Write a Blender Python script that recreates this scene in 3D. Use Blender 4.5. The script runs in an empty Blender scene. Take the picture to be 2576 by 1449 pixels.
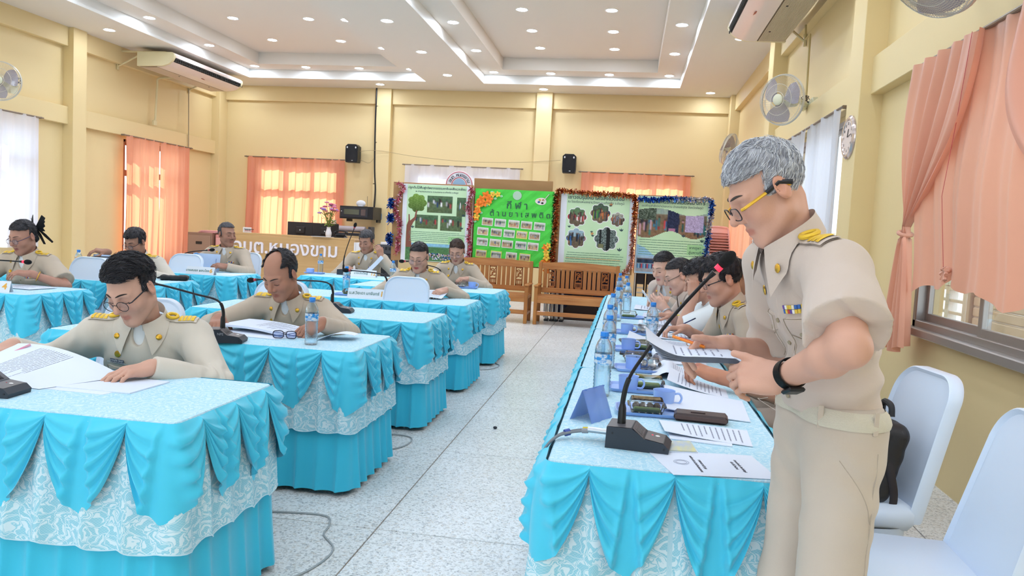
import bpy, math, random
import numpy as np
from mathutils import Matrix, Vector
# ------------------------------------------------------------------ camera, sky, sun, exposure
SC = bpy.context.scene
COL = SC.collection
_cr, _cd, _cf = ((0.987040, 0.151655, 0.052468), (0.063055, -0.065861, -0.995835), (-0.147567, 0.986237, -0.074570))
cam_d = bpy.data.cameras.new('camera'); cam = bpy.data.objects.new('camera', cam_d); COL.objects.link(cam)
cam_d.sensor_width = 36.0; cam_d.lens = 26.703; cam_d.clip_start = 0.05; cam_d.clip_end = 200
cam.matrix_world = Matrix(((_cr[0], -_cd[0], -_cf[0], 0), (_cr[1], -_cd[1], -_cf[1], 0), (_cr[2], -_cd[2], -_cf[2], 1.32), (0, 0, 0, 1)))
SC.camera = cam
SC.view_settings.view_transform = 'Standard'; SC.view_settings.look = 'None'
SC.view_settings.gamma = 1.0; SC.view_settings.use_curve_mapping = False
SC.view_settings.exposure = 1.02
SC.cycles.max_bounces = 8; SC.cycles.diffuse_bounces = 3; SC.cycles.adaptive_threshold = 0.035; SC.cycles.glossy_bounces = 3
SC.cycles.transmission_bounces = 6; SC.cycles.transparent_max_bounces = 12
SC.cycles.sample_clamp_indirect = 4.0
SC.cycles.caustics_reflective = False; SC.cycles.caustics_refractive = False
W = bpy.data.worlds.new('sky'); SC.world = W; W.use_nodes = True
_bg = W.node_tree.nodes['Background']
_bg.inputs[0].default_value = (0.80, 0.90, 1.0, 1); _bg.inputs[1].default_value = 1.7
_sl = bpy.data.lights.new('sun', 'SUN'); _sl.energy = 6.0; _sl.angle = 0.01; _sl.color = (1.0, 0.90, 0.76)
_so = bpy.data.objects.new('sun', _sl); COL.objects.link(_so)
_so.rotation_euler = Vector((0.42, -0.80, -0.55)).to_track_quat('-Z', 'Y').to_euler()
LAMP = 62.0            # strength of each recessed ceiling lamp
# ------------------------------------------------------------------ helpers
PI = math.pi
rnd = random.Random(7)
V3 = lambda *a: np.array(a, float)
def lin(h):
    if isinstance(h, str):
        h = h.lstrip('#'); c = [int(h[i:i+2], 16)/255 for i in (0, 2, 4)]
    else: c = h
    return tuple(x/12.92 if x <= .04045 else ((x+.055)/1.055)**2.4 for x in c)
_mats = {}
def mat(name, col='#ffffff', rough=.6, metal=0., spec=.5, noise=None, emit=None, trans=0., alpha=1., sheen=0., bump=None, ior=1.45, attr=None, coat=0.):
    """principled material; noise=(scale, second colour, contrast) mottles the colour, bump=(scale, strength)"""
    if name in _mats: return _mats[name]
    m = bpy.data.materials.new(name); m.use_nodes = True; nt = m.node_tree; N = nt.nodes; L = nt.links
    b = N['Principled BSDF']; c = lin(col)
    b.inputs['Base Color'].default_value = (*c, 1); b.inputs['Roughness'].default_value = rough
    b.inputs['Metallic'].default_value = metal; b.inputs['Specular IOR Level'].default_value = spec
    b.inputs['Transmission Weight'].default_value = trans; b.inputs['IOR'].default_value = ior
    b.inputs['Alpha'].default_value = alpha; b.inputs['Coat Weight'].default_value = coat
    if sheen: b.inputs['Sheen Weight'].default_value = sheen
    if emit:
        b.inputs['Emission Color'].default_value = (*lin(emit[0]), 1); b.inputs['Emission Strength'].default_value = emit[1]
    tc = None
    if noise or bump:
        tc = N.new('ShaderNodeTexCoord')
    if noise:
        sc = noise[0]
        mp = N.new('ShaderNodeMapping'); L.new(tc.outputs['Object'], mp.inputs[0])
        mp.inputs['Scale'].default_value = sc if isinstance(sc, (tuple, list)) else (sc, sc, sc)
        n = N.new('ShaderNodeTexNoise'); n.inputs['Scale'].default_value = 1; n.inputs['Detail'].default_value = 4
        L.new(mp.outputs[0], n.inputs['Vector'])
        r = N.new('ShaderNodeValToRGB'); k = noise[2] if len(noise) > 2 else .15
        r.color_ramp.elements[0].position = .5-k; r.color_ramp.elements[1].position = .5+k
        r.color_ramp.elements[0].color = (*c, 1); r.color_ramp.elements[1].color = (*lin(noise[1]), 1)
        L.new(n.outputs[0], r.inputs[0]); L.new(r.outputs[0], b.inputs['Base Color'])
    if attr:
        a = N.new('ShaderNodeVertexColor'); a.layer_name = attr; L.new(a.outputs[0], b.inputs['Base Color'])
    if bump:
        mp = N.new('ShaderNodeMapping'); L.new(tc.outputs['Object'], mp.inputs[0]); sc = bump[0]
        mp.inputs['Scale'].default_value = sc if isinstance(sc, (tuple, list)) else (sc, sc, sc)
        n = N.new('ShaderNodeTexNoise'); n.inputs['Scale'].default_value = 1; n.inputs['Detail'].default_value = 3
        L.new(mp.outputs[0], n.inputs['Vector'])
        bp = N.new('ShaderNodeBump'); bp.inputs['Strength'].default_value = bump[1]; bp.inputs['Distance'].default_value = .01
        L.new(n.outputs[0], bp.inputs['Height']); L.new(bp.outputs[0], b.inputs['Normal'])
    _mats[name] = m
    return m
def nodes(m): return m.node_tree.nodes, m.node_tree.links, m.node_tree.nodes['Principled BSDF']

def rotm(rx=0, ry=0, rz=0):
    return np.array(Matrix.Rotation(rz, 3, 'Z') @ Matrix.Rotation(ry, 3, 'Y') @ Matrix.Rotation(rx, 3, 'X'))
def unit(v): v = np.asarray(v, float); return v/np.linalg.norm(v)

class MB:
    """collects shapes, then links them as ONE mesh object"""
    def __init__(s): s.v = []; s.f = []; s.mi = []; s.uv = []; s.n = 0; s.cur = 0
    def add(s, v, f, uv=None):
        v = np.asarray(v, float).reshape(-1, 3)
        s.v.append(v); o = s.n
        for q in f: s.f.append([i+o for i in q]); s.mi.append(s.cur)
        s.uv.append(np.zeros((len(v), 2)) if uv is None else np.asarray(uv, float)); s.n += len(v)
        return s
    def m(s, i): s.cur = i; return s
    def box(s, c, d, b=0., R=None):
        """box of size d centred at c with chamfer b"""
        hx, hy, hz = [x/2 for x in d]; b = min(b, hx*.98, hy*.98, hz*.98)
        if b <= 0:
            v = [(x*hx, y*hy, z*hz) for x in (-1, 1) for y in (-1, 1) for z in (-1, 1)]
            f = [(0, 1, 3, 2), (4, 6, 7, 5), (0, 4, 5, 1), (2, 3, 7, 6), (0, 2, 6, 4), (1, 5, 7, 3)]
        else:
            v = []; ix = {}
            for sx in (-1, 1):
                for sy in (-1, 1):
                    for sz in (-1, 1):
                        for k in range(3):
                            p = [sx*(hx-b), sy*(hy-b), sz*(hz-b)]
                            p[k] = (sx*hx, sy*hy, sz*hz)[k]
                            ix[sx, sy, sz, k] = len(v); v.append(p)
            f = []
            for k in range(3):
                a, c2 = [i for i in range(3) if i != k]
                for sk in (-1, 1):
                    q = []
                    for sa, sb in ((-1, -1), (1, -1), (1, 1), (-1, 1)):
                        t = [0, 0, 0]; t[k] = sk; t[a] = sa; t[c2] = sb; q.append(ix[(*t, k)])
                    if (sk > 0) == (k == 1): q = q[::-1]
                    f.append(q)
            for k in range(3):           # edges along axis k
                a, c2 = [i for i in range(3) if i != k]
                for sa in (-1, 1):
                    for sb in (-1, 1):
                        t0 = [0, 0, 0]; t0[a] = sa; t0[c2] = sb; t1 = list(t0); t0[k] = -1; t1[k] = 1
                        q = [ix[(*t0, a)], ix[(*t1, a)], ix[(*t1, c2)], ix[(*t0, c2)]]
                        f.append(q)
            for t in [(x, y, z) for x in (-1, 1) for y in (-1, 1) for z in (-1, 1)]:
                f.append([ix[(*t, 0)], ix[(*t, 1)], ix[(*t, 2)]])
            va = np.array(v); g = []
            for q in f:                  # outward winding
                n_ = np.cross(va[q[1]]-va[q[0]], va[q[2]]-va[q[1]])
                g.append(q if n_@va[q].mean(0) > 0 else q[::-1])
            f = g
        v = np.array(v, float)
        if R is not None: v = v@np.asarray(R).T
        return s.add(v+np.asarray(c, float), f)
    def tube(s, pts, r, n=8, cap=True, closed=False, flat=None):
        pts = np.asarray(pts, float); k = len(pts); rr = np.full(k, r) if np.isscalar(r) else np.asarray(r, float)
        t = np.gradient(pts, axis=0) if not closed else np.roll(pts, -1, 0)-np.roll(pts, 1, 0)
        t /= np.linalg.norm(t, axis=1)[:, None]+1e-12
        a = V3(0, 0, 1) if abs(t[0][2]) < .9 else V3(1, 0, 0)
        u = unit(np.cross(t[0], a)); vs = []
        an = np.arange(n)*2*PI/n
        for i in range(k):
            u = unit(u-t[i]*(u@t[i])); w = np.cross(t[i], u)
            fl = 1 if flat is None else flat
            vs.append(pts[i]+rr[i]*(np.cos(an)[:, None]*u+fl*np.sin(an)[:, None]*w))
        f = []
        for i in range(k if closed else k-1):
            j = (i+1) % k
            for q in range(n): p = (q+1) % n; f.append((i*n+q, i*n+p, j*n+p, j*n+q))
        if cap and not closed: f.append(list(range(n))[::-1]); f.append([(k-1)*n+q for q in range(n)])
        return s.add(np.concatenate(vs), f)
    def cyl(s, a, b, r0, r1=None, n=16): return s.tube([a, b], [r0, r0 if r1 is None else r1], n)
    def lathe(s, prof, n=24, c=(0, 0, 0), R=None, caps=False):
        prof = np.asarray(prof, float); k = len(prof); an = np.arange(n)*2*PI/n
        v = np.stack([np.outer(prof[:, 0], np.cos(an)), np.outer(prof[:, 0], np.sin(an)), np.outer(prof[:, 1], np.ones(n))], -1).reshape(-1, 3)
        f = [(i*n+q, i*n+(q+1) % n, (i+1)*n+(q+1) % n, (i+1)*n+q) for i in range(k-1) for q in range(n)]
        if caps: f.append(list(range(n))[::-1]); f.append([(k-1)*n+q for q in range(n)])
        if R is not None: v = v@np.asarray(R).T
        return s.add(v+np.asarray(c, float), f)
    def grid(s, P, close_u=False, uv=None, flip=False):
        """P: array (nu, nv, 3)"""
        P = np.asarray(P, float); nu, nv = P.shape[:2]; f = []
        for i in range(nu if close_u else nu-1):
            j = (i+1) % nu
            for q in range(nv-1):
                w = (i*nv+q, j*nv+q, j*nv+q+1, i*nv+q+1); f.append(w[::-1] if flip else w)
        return s.add(P.reshape(-1, 3), f, None if uv is None else np.asarray(uv).reshape(-1, 2))
    def prism(s, pts, ex):
        """flat outline (n,3) pushed along ex"""
        p = np.asarray(pts, float); n = len(p); v = np.concatenate([p, p+np.asarray(ex, float)])
        nn = sum(np.cross(p[i]-p[0], p[(i+1) % n]-p[0]) for i in range(1, n))
        fl = nn@np.asarray(ex, float) > 0
        f = [list(range(n))[::-1 if fl else 1], [n+i for i in range(n)][::1 if fl else -1]]
        for i in range(n):
            q = (i, (i+1) % n, n+(i+1) % n, n+i); f.append(q if fl else q[::-1])
        return s.add(v, f)
    def sphere(s, c, r, n=16, m_=10, R=None):
        r = np.array([r]*3 if np.isscalar(r) else r, float)
        th = np.linspace(0, PI, m_+1); an = np.arange(n)*2*PI/n
        v = np.stack([np.outer(np.sin(th), np.cos(an)), np.outer(np.sin(th), np.sin(an)), np.outer(np.cos(th), np.ones(n))], -1).reshape(-1, 3)*r
        f = [(i*n+q, (i+1)*n+q, (i+1)*n+(q+1) % n, i*n+(q+1) % n) for i in range(m_) for q in range(n)]
        if R is not None: v = v@np.asarray(R).T
        return s.add(v+np.asarray(c, float), f)
    def mesh(s, name, mats, ang=35):
        me = bpy.data.meshes.new(name)
        v = np.concatenate(s.v) if s.v else np.zeros((0, 3))
        me.from_pydata(v.tolist(), [], s.f)
        for m_ in (mats if isinstance(mats, (list, tuple)) else [mats]): me.materials.append(m_)
        if any(s.mi): me.polygons.foreach_set('material_index', s.mi)
        uv = np.concatenate(s.uv)
        if uv.any():
            l = me.uv_layers.new(name='UVMap'); ix = np.empty(len(me.loops), np.int32); me.loops.foreach_get('vertex_index', ix)
            l.data.foreach_set('uv', uv[ix].ravel())
        if ang:
            me.polygons.foreach_set('use_smooth', np.ones(len(me.polygons), bool)); me.set_sharp_from_angle(angle=math.radians(ang))
        me.update()
        return me
    def build(s, name, mats, parent=None, loc=None, rz=None, ang=35):
        return link(name, s.mesh(name, mats, ang), parent, loc, rz)
def link(name, me, parent=None, loc=None, rz=None):
    o = bpy.data.objects.new(name, me); COL.objects.link(o)
    if parent is not None: o.parent = parent
    if loc is not None: o.location = loc
    if rz is not None: o.rotation_euler = (0, 0, rz)
    return o
def tag(o, label=None, cat=None, group=None, kind=None):
    for k, v in (('label', label), ('category', cat), ('group', group), ('kind', kind)):
        if v: o[k] = v
    return o
def thing(name, label, cat, loc=(0, 0, 0), rz=0., group=None):
    o = bpy.data.objects.new(name, None); COL.objects.link(o); o.location = loc; o.rotation_euler = (0, 0, rz); o.empty_display_size = .1
    return tag(o, label, cat, group)
def dup(o, loc=None, rz=None, label=None, group=None, parent=None):
    kids = [x for x in COL.objects if x.parent == o]
    c = o.copy(); COL.objects.link(c)
    if parent is not None: c.parent = parent
    if loc is not None: c.location = loc
    if rz is not None: c.rotation_euler = (0, 0, rz)
    if label: c['label'] = label
    if group: c['group'] = group
    for k in kids: dup(k, parent=c)
    return c
def structure(o): o['kind'] = 'structure'; return o
def text_mb(txt, size, depth=.002, align='CENTER', bold=0.):
    """lettering as a mesh in the XZ plane facing -Y, centred at the origin"""
    cu = bpy.data.curves.new('lettering', 'FONT'); cu.body = txt; cu.size = size; cu.extrude = depth; cu.offset = bold
    cu.align_x = align; cu.align_y = 'CENTER'; cu.resolution_u = 3
    o = bpy.data.objects.new('lettering', cu); COL.objects.link(o)
    dg = bpy.context.evaluated_depsgraph_get(); ev = o.evaluated_get(dg); me = ev.to_mesh()
    v = np.empty(len(me.vertices)*3); me.vertices.foreach_get('co', v); v = v.reshape(-1, 3)
    f = [list(p.vertices) for p in me.polygons]
    ev.to_mesh_clear(); bpy.data.objects.remove(o); bpy.data.curves.remove(cu)
    return np.stack([v[:, 0], -v[:, 2], v[:, 1]], -1), f
def put_text(mb, txt, size, at, right=(1, 0, 0), up=(0, 0, 1), depth=.001, align='CENTER', bold=0.):
    v, f = text_mb(txt, size, depth, align, bold)
    r, u = unit(right), unit(up); n = np.cross(r, u)
    return mb.add(np.asarray(at, float)+v[:, :1]*r+v[:, 2:3]*u-v[:, 1:2]*n, f)
def smooth_path(pts, n=8):
    """Catmull-Rom through the points"""
    p = np.asarray(pts, float); p = np.vstack([2*p[0]-p[1], p, 2*p[-1]-p[-2]]); out = []
    for i in range(1, len(p)-2):
        t = np.linspace(0, 1, n, endpoint=False)[:, None]; a, b, c, d = p[i-1:i+3]
        out.append(.5*((2*b)+(c-a)*t+(2*a-5*b+4*c-d)*t**2+(3*b-a-3*c+d)*t**3))
    return np.vstack(out+[p[-2:-1]])
# ------------------------------------------------------------------ smooth bodies: distance fields turned into one continuous mesh
F4 = np.float32
class Fld:
    """ordered list of soft unions and cuts; evaluates on (n,3) points"""
    def __init__(s): s.ops = []; s.post = []
    def cone(s, a, b, ra, rb=None, k=.02, sub=False):
        a, b = V3(*a), V3(*b); rb = ra if rb is None else rb; ba = b-a; bb = max(ba@ba, 1e-9); r = max(ra, rb)
        def f(p):
            q = p-a; t = np.clip((q@ba)/bb, 0, 1); q = q-t[:, None]*ba; return np.sqrt((q*q).sum(1))-(ra+(rb-ra)*t)
        s.ops.append((f, np.minimum(a, b)-r, np.maximum(a, b)+r, k, sub)); return s
    def ball(s, c, r, k=.02, sub=False): return s.cone(c, c, r, r, k, sub)
    def ell(s, c, r, R=None, k=.02, sub=False):
        c, r = V3(*c), V3(*r); R = np.eye(3) if R is None else R
        def f(p):
            q = ((p-c)@R)/r; k0 = np.sqrt((q*q).sum(1)); k1 = np.sqrt(((q/r)**2).sum(1)); return k0*(k0-1)/np.maximum(k1, 1e-6)
        m = np.abs(R)@r; s.ops.append((f, c-m, c+m, k, sub)); return s
    def rbox(s, c, h, r, R=None, k=.02, sub=False):
        c, h = V3(*c), V3(*h); R = np.eye(3) if R is None else R
        def f(p):
            q = np.abs((p-c)@R)-h; return np.sqrt((np.maximum(q, 0)**2).sum(1))+np.minimum(q.max(1), 0)-r
        m = np.abs(R)@(h+r); s.ops.append((f, c-m, c+m, k, sub)); return s
    def bounds(s):
        o = [x for x in s.ops if not x[4]]; return np.min([x[1] for x in o], 0), np.max([x[2] for x in o], 0)
    def __call__(s, p, m=.09, far=.12):
        d = np.full(len(p), far)
        for f, lo, hi, k, sub in s.ops:
            ix = np.nonzero(((p > lo-m) & (p < hi+m)).all(1))[0]
            if not len(ix): continue
            a = f(p[ix]); b = d[ix]
            if sub: a = -a; h = np.maximum(k-np.abs(a-b), 0)/max(k, 1e-6); d[ix] = np.maximum(a, b)+h*h*k*.25
            else: h = np.maximum(k-np.abs(a-b), 0)/max(k, 1e-6); d[ix] = np.minimum(a, b)-h*h*k*.25
        for f in s.post: d = f(p, d)
        return d
def grad(f, p, e=.002):
    g = np.stack([f(p+np.eye(3)[i]*e)-f(p-np.eye(3)[i]*e) for i in range(3)], -1); return g/(np.linalg.norm(g, axis=1)[:, None]+1e-9)
def net(f, h, lo=None, hi=None):
    """surface nets on sparse blocks -> (verts, quads)"""
    if lo is None: lo, hi = f.bounds()
    lo = lo-3*h; B = 8; n = np.ceil((hi+3*h-lo)/(h*B)).astype(int)+1
    bi = np.stack(np.meshgrid(*[np.arange(k) for k in n], indexing='ij'), -1).reshape(-1, 3)
    c = lo+(bi+.5)*B*h; d = f(c); bi = bi[np.abs(d) < B*h*.87+.012]
    g9 = np.stack(np.meshgrid(*[np.arange(B+1)]*3, indexing='ij'), -1).reshape(-1, 3)
    D = np.zeros((len(bi), (B+1)**3)); ch = 400
    for i in range(0, len(bi), ch):
        q = bi[i:i+ch]; p = (lo+(q[:, None, :]*B+g9[None])*h).reshape(-1, 3); D[i:i+ch] = f(p, B*h*.9+.022, B*h*.9+.024).reshape(len(q), -1)
    D = D.reshape(-1, B+1, B+1, B+1); D[D == 0] = 1e-7; S = D < 0
    cor = [(x, y, z) for x in (0, 1) for y in (0, 1) for z in (0, 1)]
    cnt = sum(S[:, x:x+B, y:y+B, z:z+B].astype(np.int8) for x, y, z in cor)
    act = np.argwhere((cnt > 0) & (cnt < 8)); b = act[:, 0]; ijk = act[:, 1:]
    val = np.stack([D[b, ijk[:, 0]+x, ijk[:, 1]+y, ijk[:, 2]+z] for x, y, z in cor], -1)
    P = np.zeros((len(act), 3)); W = np.zeros(len(act)); co = np.array(cor, float)
    for i in range(8):
        for j in range(i+1, 8):
            if np.abs(co[i]-co[j]).sum() == 1:
                a, e = val[:, i], val[:, j]; m = (a < 0) != (e < 0); t = np.where(m, a/np.where(m, a-e, 1), 0)
                P += m[:, None]*(co[i]+t[:, None]*(co[j]-co[i])); W += m
    gi = bi[b]*B+ijk; verts = lo+(gi+P/W[:, None])*h
    N_ = (n+1)*B+2; key = (gi[:, 0]*N_[1]+gi[:, 1])*N_[2]+gi[:, 2]; od = np.argsort(key); ks = key[od]
    def look(g):
        k = (g[:, 0]*N_[1]+g[:, 1])*N_[2]+g[:, 2]; i = np.clip(np.searchsorted(ks, k), 0, len(ks)-1); return np.where(ks[i] == k, od[i], -1)
    Q = []
    for ax in range(3):
        o = [0, 0, 0]; o[ax] = 1
        s0 = S[:, :B, :B, :B]; s1 = S[:, o[0]:o[0]+B, o[1]:o[1]+B, o[2]:o[2]+B]; e = np.argwhere(s0 != s1)
        if not len(e): continue
        g = bi[e[:, 0]]*B+e[:, 1:]; sg = s0[e[:, 0], e[:, 1], e[:, 2], e[:, 3]]
        u, v = np.eye(3, dtype=int)[(ax+1) % 3], np.eye(3, dtype=int)[(ax+2) % 3]
        q = np.stack([look(g), look(g-u), look(g-u-v), look(g-v)], -1); ok = (q >= 0).all(1); q = q[ok]; sg = sg[ok]
        q[~sg] = q[~sg][:, ::-1]; Q.append(q)
    return verts, np.concatenate(Q)
def mesh_np(name, v, q, m, col=None, relax=0):
    if relax:
        for _ in range(relax):
            a = np.zeros_like(v); c = np.zeros(len(v))
            for i in range(4):
                for j in (1, 3):
                    np.add.at(a, q[:, i], v[q[:, (i+j) % 4]]); np.add.at(c, q[:, i], 1)
            v = v*.5+.5*a/np.maximum(c, 1)[:, None]
    me = bpy.data.meshes.new(name); k = len(q)
    me.vertices.add(len(v)); me.vertices.foreach_set('co', v.astype(F4).ravel()); me.loops.add(4*k); me.loops.foreach_set('vertex_index', q.astype(np.int32).ravel())
    me.polygons.add(k); me.polygons.foreach_set('loop_start', np.arange(0, 4*k, 4, dtype=np.int32)); me.polygons.foreach_set('use_smooth', np.ones(k, bool))
    me.update(calc_edges=True); me.materials.append(m)
    if col is not None:
        a = me.color_attributes.new('Col', 'FLOAT_COLOR', 'POINT'); a.data.foreach_set('color', np.concatenate([col, np.ones((len(v), 1))], 1).astype(F4).ravel())
    return me, v
def vnoise(p, s, seed=0):
    """cheap smooth pseudo noise"""
    r = np.random.RandomState(seed); o = np.zeros(len(p)); w = p*s
    for k in range(4):
        a = r.normal(0, 1, 3); b = r.normal(0, 1, 3); o += np.sin(w@a+1.3*np.sin(w@b+r.rand()*6)+r.rand()*6)/(1+.4*k)
    return o/2.6
# ------------------------------------------------------------------ the hall
XL, XR, YB, YF, ZC = -8.33, 1.817, 14.5, -3.6, 3.94
ZR, ZI = 4.097, 4.262                     # tray ring, tray centre
XRC, XLC = 1.65, -8.16                    # inner faces of the wall columns
Mwall = mat('yellow_wall_paint', '#f4dda8', .55, noise=(.7, '#f1d79f', .4), bump=(60, .03))
Mceil = mat('white_ceiling_paint', '#f3ece2', .7)
Mcove = mat('white_cove_paint', '#f6f6f2', .5)
# floor: terrazzo slabs divided by brass strips
def terrazzo():
    m = mat('terrazzo', '#dfe3e6', .28, spec=.4); N, L, b = nodes(m)
    tc = N.new('ShaderNodeTexCoord')
    def vor(sc):
        v = N.new('ShaderNodeTexVoronoi'); v.inputs['Scale'].default_value = sc; L.new(tc.outputs['Object'], v.inputs['Vector']); return v
    v1, v2 = vor(95), vor(170)
    def ramp(src, e):
        r = N.new('ShaderNodeValToRGB'); r.color_ramp.interpolation = 'CONSTANT'
        while len(r.color_ramp.elements) < len(e): r.color_ramp.elements.new(.5)
        for k, (p, c) in enumerate(e): r.color_ramp.elements[k].position = p; r.color_ramp.elements[k].color = (*lin(c), 1)
        L.new(src, r.inputs[0]); return r
    s1 = N.new('ShaderNodeSeparateColor'); L.new(v1.outputs['Color'], s1.inputs[0])
    r1 = ramp(s1.outputs[0], [(0, '#a9abac'), (.12, '#dddcd8'), (.3, '#eff0ef'), (.55, '#f4f5f5'), (.8, '#e9ebea'), (.93, '#cfc6ba')])
    s2 = N.new('ShaderNodeSeparateColor'); L.new(v2.outputs['Color'], s2.inputs[0])
    r2 = ramp(s2.outputs[0], [(0, '#8f9193'), (.10, '#e6e6e3'), (.5, '#f6f7f6'), (.9, '#d6d4cf')])
    mx = N.new('ShaderNodeMixRGB'); mx.inputs[0].default_value = .45; L.new(r1.outputs[0], mx.inputs[1]); L.new(r2.outputs[0], mx.inputs[2])
    n = N.new('ShaderNodeTexNoise'); n.inputs['Scale'].default_value = 1.3; L.new(tc.outputs['Object'], n.inputs['Vector'])
    rr = N.new('ShaderNodeValToRGB'); rr.color_ramp.elements[0].color = (.86, .85, .83, 1); rr.color_ramp.elements[1].color = (1, 1, 1, 1)
    rr.color_ramp.elements[0].position = .3; rr.color_ramp.elements[1].position = .6; L.new(n.outputs[0], rr.inputs[0])
    mu = N.new('ShaderNodeMixRGB'); mu.blend_type = 'MULTIPLY'; mu.inputs[0].default_value = .6
    L.new(mx.outputs[0], mu.inputs[1]); L.new(rr.outputs[0], mu.inputs[2]); L.new(mu.outputs[0], b.inputs['Base Color'])
    return m
Mterr = terrazzo(); Mstrip = mat('brass_divider', '#b48a63', .45)
fb = MB().box(((XL+XR)/2, (YB+YF)/2, -.06), (XR-XL+.6, YB-YF+.6, .1)).build('floor', Mstrip); structure(fb)
JX = [XL-.2]+[-1.004-1.226*k for k in range(5, 0, -1)]+[-1.004, .222, 1.448, XR+.2]
JY = [YF-.2]+[3.096+1.226*k for k in range(-5, 10)]+[YB+.2]
slab_me = {}
for i in range(len(JX)-1):
    for j in range(len(JY)-1):
        w, d = round(JX[i+1]-JX[i]-.006, 4), round(JY[j+1]-JY[j]-.006, 4)
        if (w, d) not in slab_me: slab_me[w, d] = MB().box((0, 0, -.006), (w, d, .012), .0015).mesh('slab', Mterr, 0)
        o = link('slab', slab_me[w, d], fb, ((JX[i]+JX[i+1])/2, (JY[j]+JY[j+1])/2, 0))
# ceiling: flat field with four stepped trays cut in it
trays = [(-2.75, .715, 5.2, 13.65), (-7.23, -3.81, 5.2, 13.6), (-2.75, .715, -3.0, 4.4), (-7.23, -3.81, -3.0, 4.4)]
xs = sorted({XL-.2, XR+.2, *[t[0] for t in trays], *[t[1] for t in trays]}); ys = sorted({YF-.2, YB+.2, 4.4, 5.2, 13.6, 13.65, -3.0})
cm = MB(); cv = MB()
def inside(x, y): return any(t[0] < x < t[1] and t[2] < y < t[3] for t in trays)
for i in range(len(xs)-1):
    for j in range(len(ys)-1):
        if not inside((xs[i]+xs[i+1])/2, (ys[j]+ys[j+1])/2):
            cm.box(((xs[i]+xs[i+1])/2, (ys[j]+ys[j+1])/2, ZC+.02), (xs[i+1]-xs[i], ys[j+1]-ys[j], .04))
ceil = cm.build('ceiling', Mceil); structure(ceil)
for (x0, x1, y0, y1) in trays:
    g = .41; ix0, ix1, iy0, iy1 = x0+g, x1-g, y0+g, y1-.46
    t = MB()
    for a, b_ in (((x0-.03, y0-.03, x0+.002, y1+.03), 0), ((x1-.002, y0-.03, x1+.03, y1+.03), 0), ((x0, y0-.03, x1, y0+.002), 0), ((x0, y1-.002, x1, y1+.03), 0)):
        t.box(((a[0]+a[2])/2, (a[1]+a[3])/2, (ZC+ZR)/2+.021), (a[2]-a[0], a[3]-a[1], ZR-ZC+.036))
    t.build('tray_fascia', Mcove, ceil)
    r = MB()
    for a in ((x0, y0, ix0, y1), (ix1, y0, x1, y1), (ix0, y0, ix1, iy0), (ix0, iy1, ix1, y1)):
        r.box(((a[0]+a[2])/2, (a[1]+a[3])/2, (ZR+ZI)/2+.02), (a[2]-a[0], a[3]-a[1], ZI-ZR+.04))
    r.build('tray_ring', Mceil, ceil)
    MB().box(((x0+x1)/2, (y0+y1)/2, ZI+.06), (x1-x0+.1, y1-y0+.1, .04)).build('tray_panel', Mceil, ceil)
# walls: each is a row of piers round real openings
def wall_x(name, x, th, opens):           # wall in the YZ plane; opens = [(y0,y1,z0,z1)]
    m = MB(); y = YF-.2
    for (a, b, z0, z1) in sorted(opens):
        m.box((x, (y+a)/2, 2.1), (th, a-y, 4.4)); m.box((x, (a+b)/2, (z0-.1)/2), (th, b-a, z0+.1)); m.box((x, (a+b)/2, (z1+4.3)/2), (th, b-a, 4.3-z1)); y = b
    m.box((x, (y+YB+.2)/2, 2.1), (th, YB+.2-y, 4.4))
    return structure(m.build(name, Mwall))
def wall_y(name, yy, th, opens):
    m = MB(); x = XL-.2
    for (a, b, z0, z1) in sorted(opens):
        m.box(((x+a)/2, yy, 2.1), (a-x, th, 4.4)); m.box(((a+b)/2, yy, (z0-.1)/2), (b-a, th, z0+.1)); m.box(((a+b)/2, yy, (z1+4.3)/2), (b-a, th, 4.3-z1)); x = b
    m.box(((x+XR+.2)/2, yy, 2.1), (XR+.2-x, th, 4.4))
    return structure(m.build(name, Mwall))
TH = .14
RW = [(1.75, 5.06, .86, 2.44), (6.75, 8.95, .86, 2.42), (10.75, 13.2, .86, 2.42)]
LW = [(7.2, 9.6, .86, 2.5), (11.55, 13.05, .45, 2.5), (2.6, 5.6, .86, 2.5), (-1.6, 1.4, .86, 2.5)]
BW = [(-7.5, -5.75, .86, 2.46), (-4.25, -2.25, .86, 2.42), (-.85, .95, .86, 2.42)]
FWn = [(-7.6, -3.9, .02, 2.9), (-3.4, 1.3, .02, 2.9)]
wall_x('wall_right', XR+TH/2, TH, RW); wall_x('wall_left', XL-TH/2, TH, LW)
wall_y('wall_back', YB+TH/2, TH, BW); wall_y('wall_front', YF-TH/2, TH, FWn)
# columns and beams
tn = [0]
def trim(m, mm=None):
    tn[0] += 1; return structure(m.build('trim_%d' % tn[0], mm or Mwall))
for y0, y1 in ((6.14, 6.48), (10.05, 10.38), (14.16, 14.5), (2.2-3.9, 2.5-3.9)):
    trim(MB().box(((XRC+XR)/2+.02, (y0+y1)/2, ZC/2), (XR-XRC+.04, y1-y0, ZC+.02), .004))
for y0, y1 in ((6.0, 6.3), (10.18, 10.46), (14.2, 14.5), (1.9, 2.2)):
    trim(MB().box(((XLC+XL)/2-.02, (y0+y1)/2, ZC/2), (XLC-XL+.04, y1-y0, ZC+.02), .004))
for x0, x1 in ((-5.01, -4.70), (-1.87, -1.57), (1.69, 1.83)):
    trim(MB().box(((x0+x1)/2, YB-.06, ZC/2), (x1-x0, .15, ZC+.02), .004))
trim(MB().box(((XL+XR)/2, YB-.02, 3.80), (XR-XL, .10, .30), .004))
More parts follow.
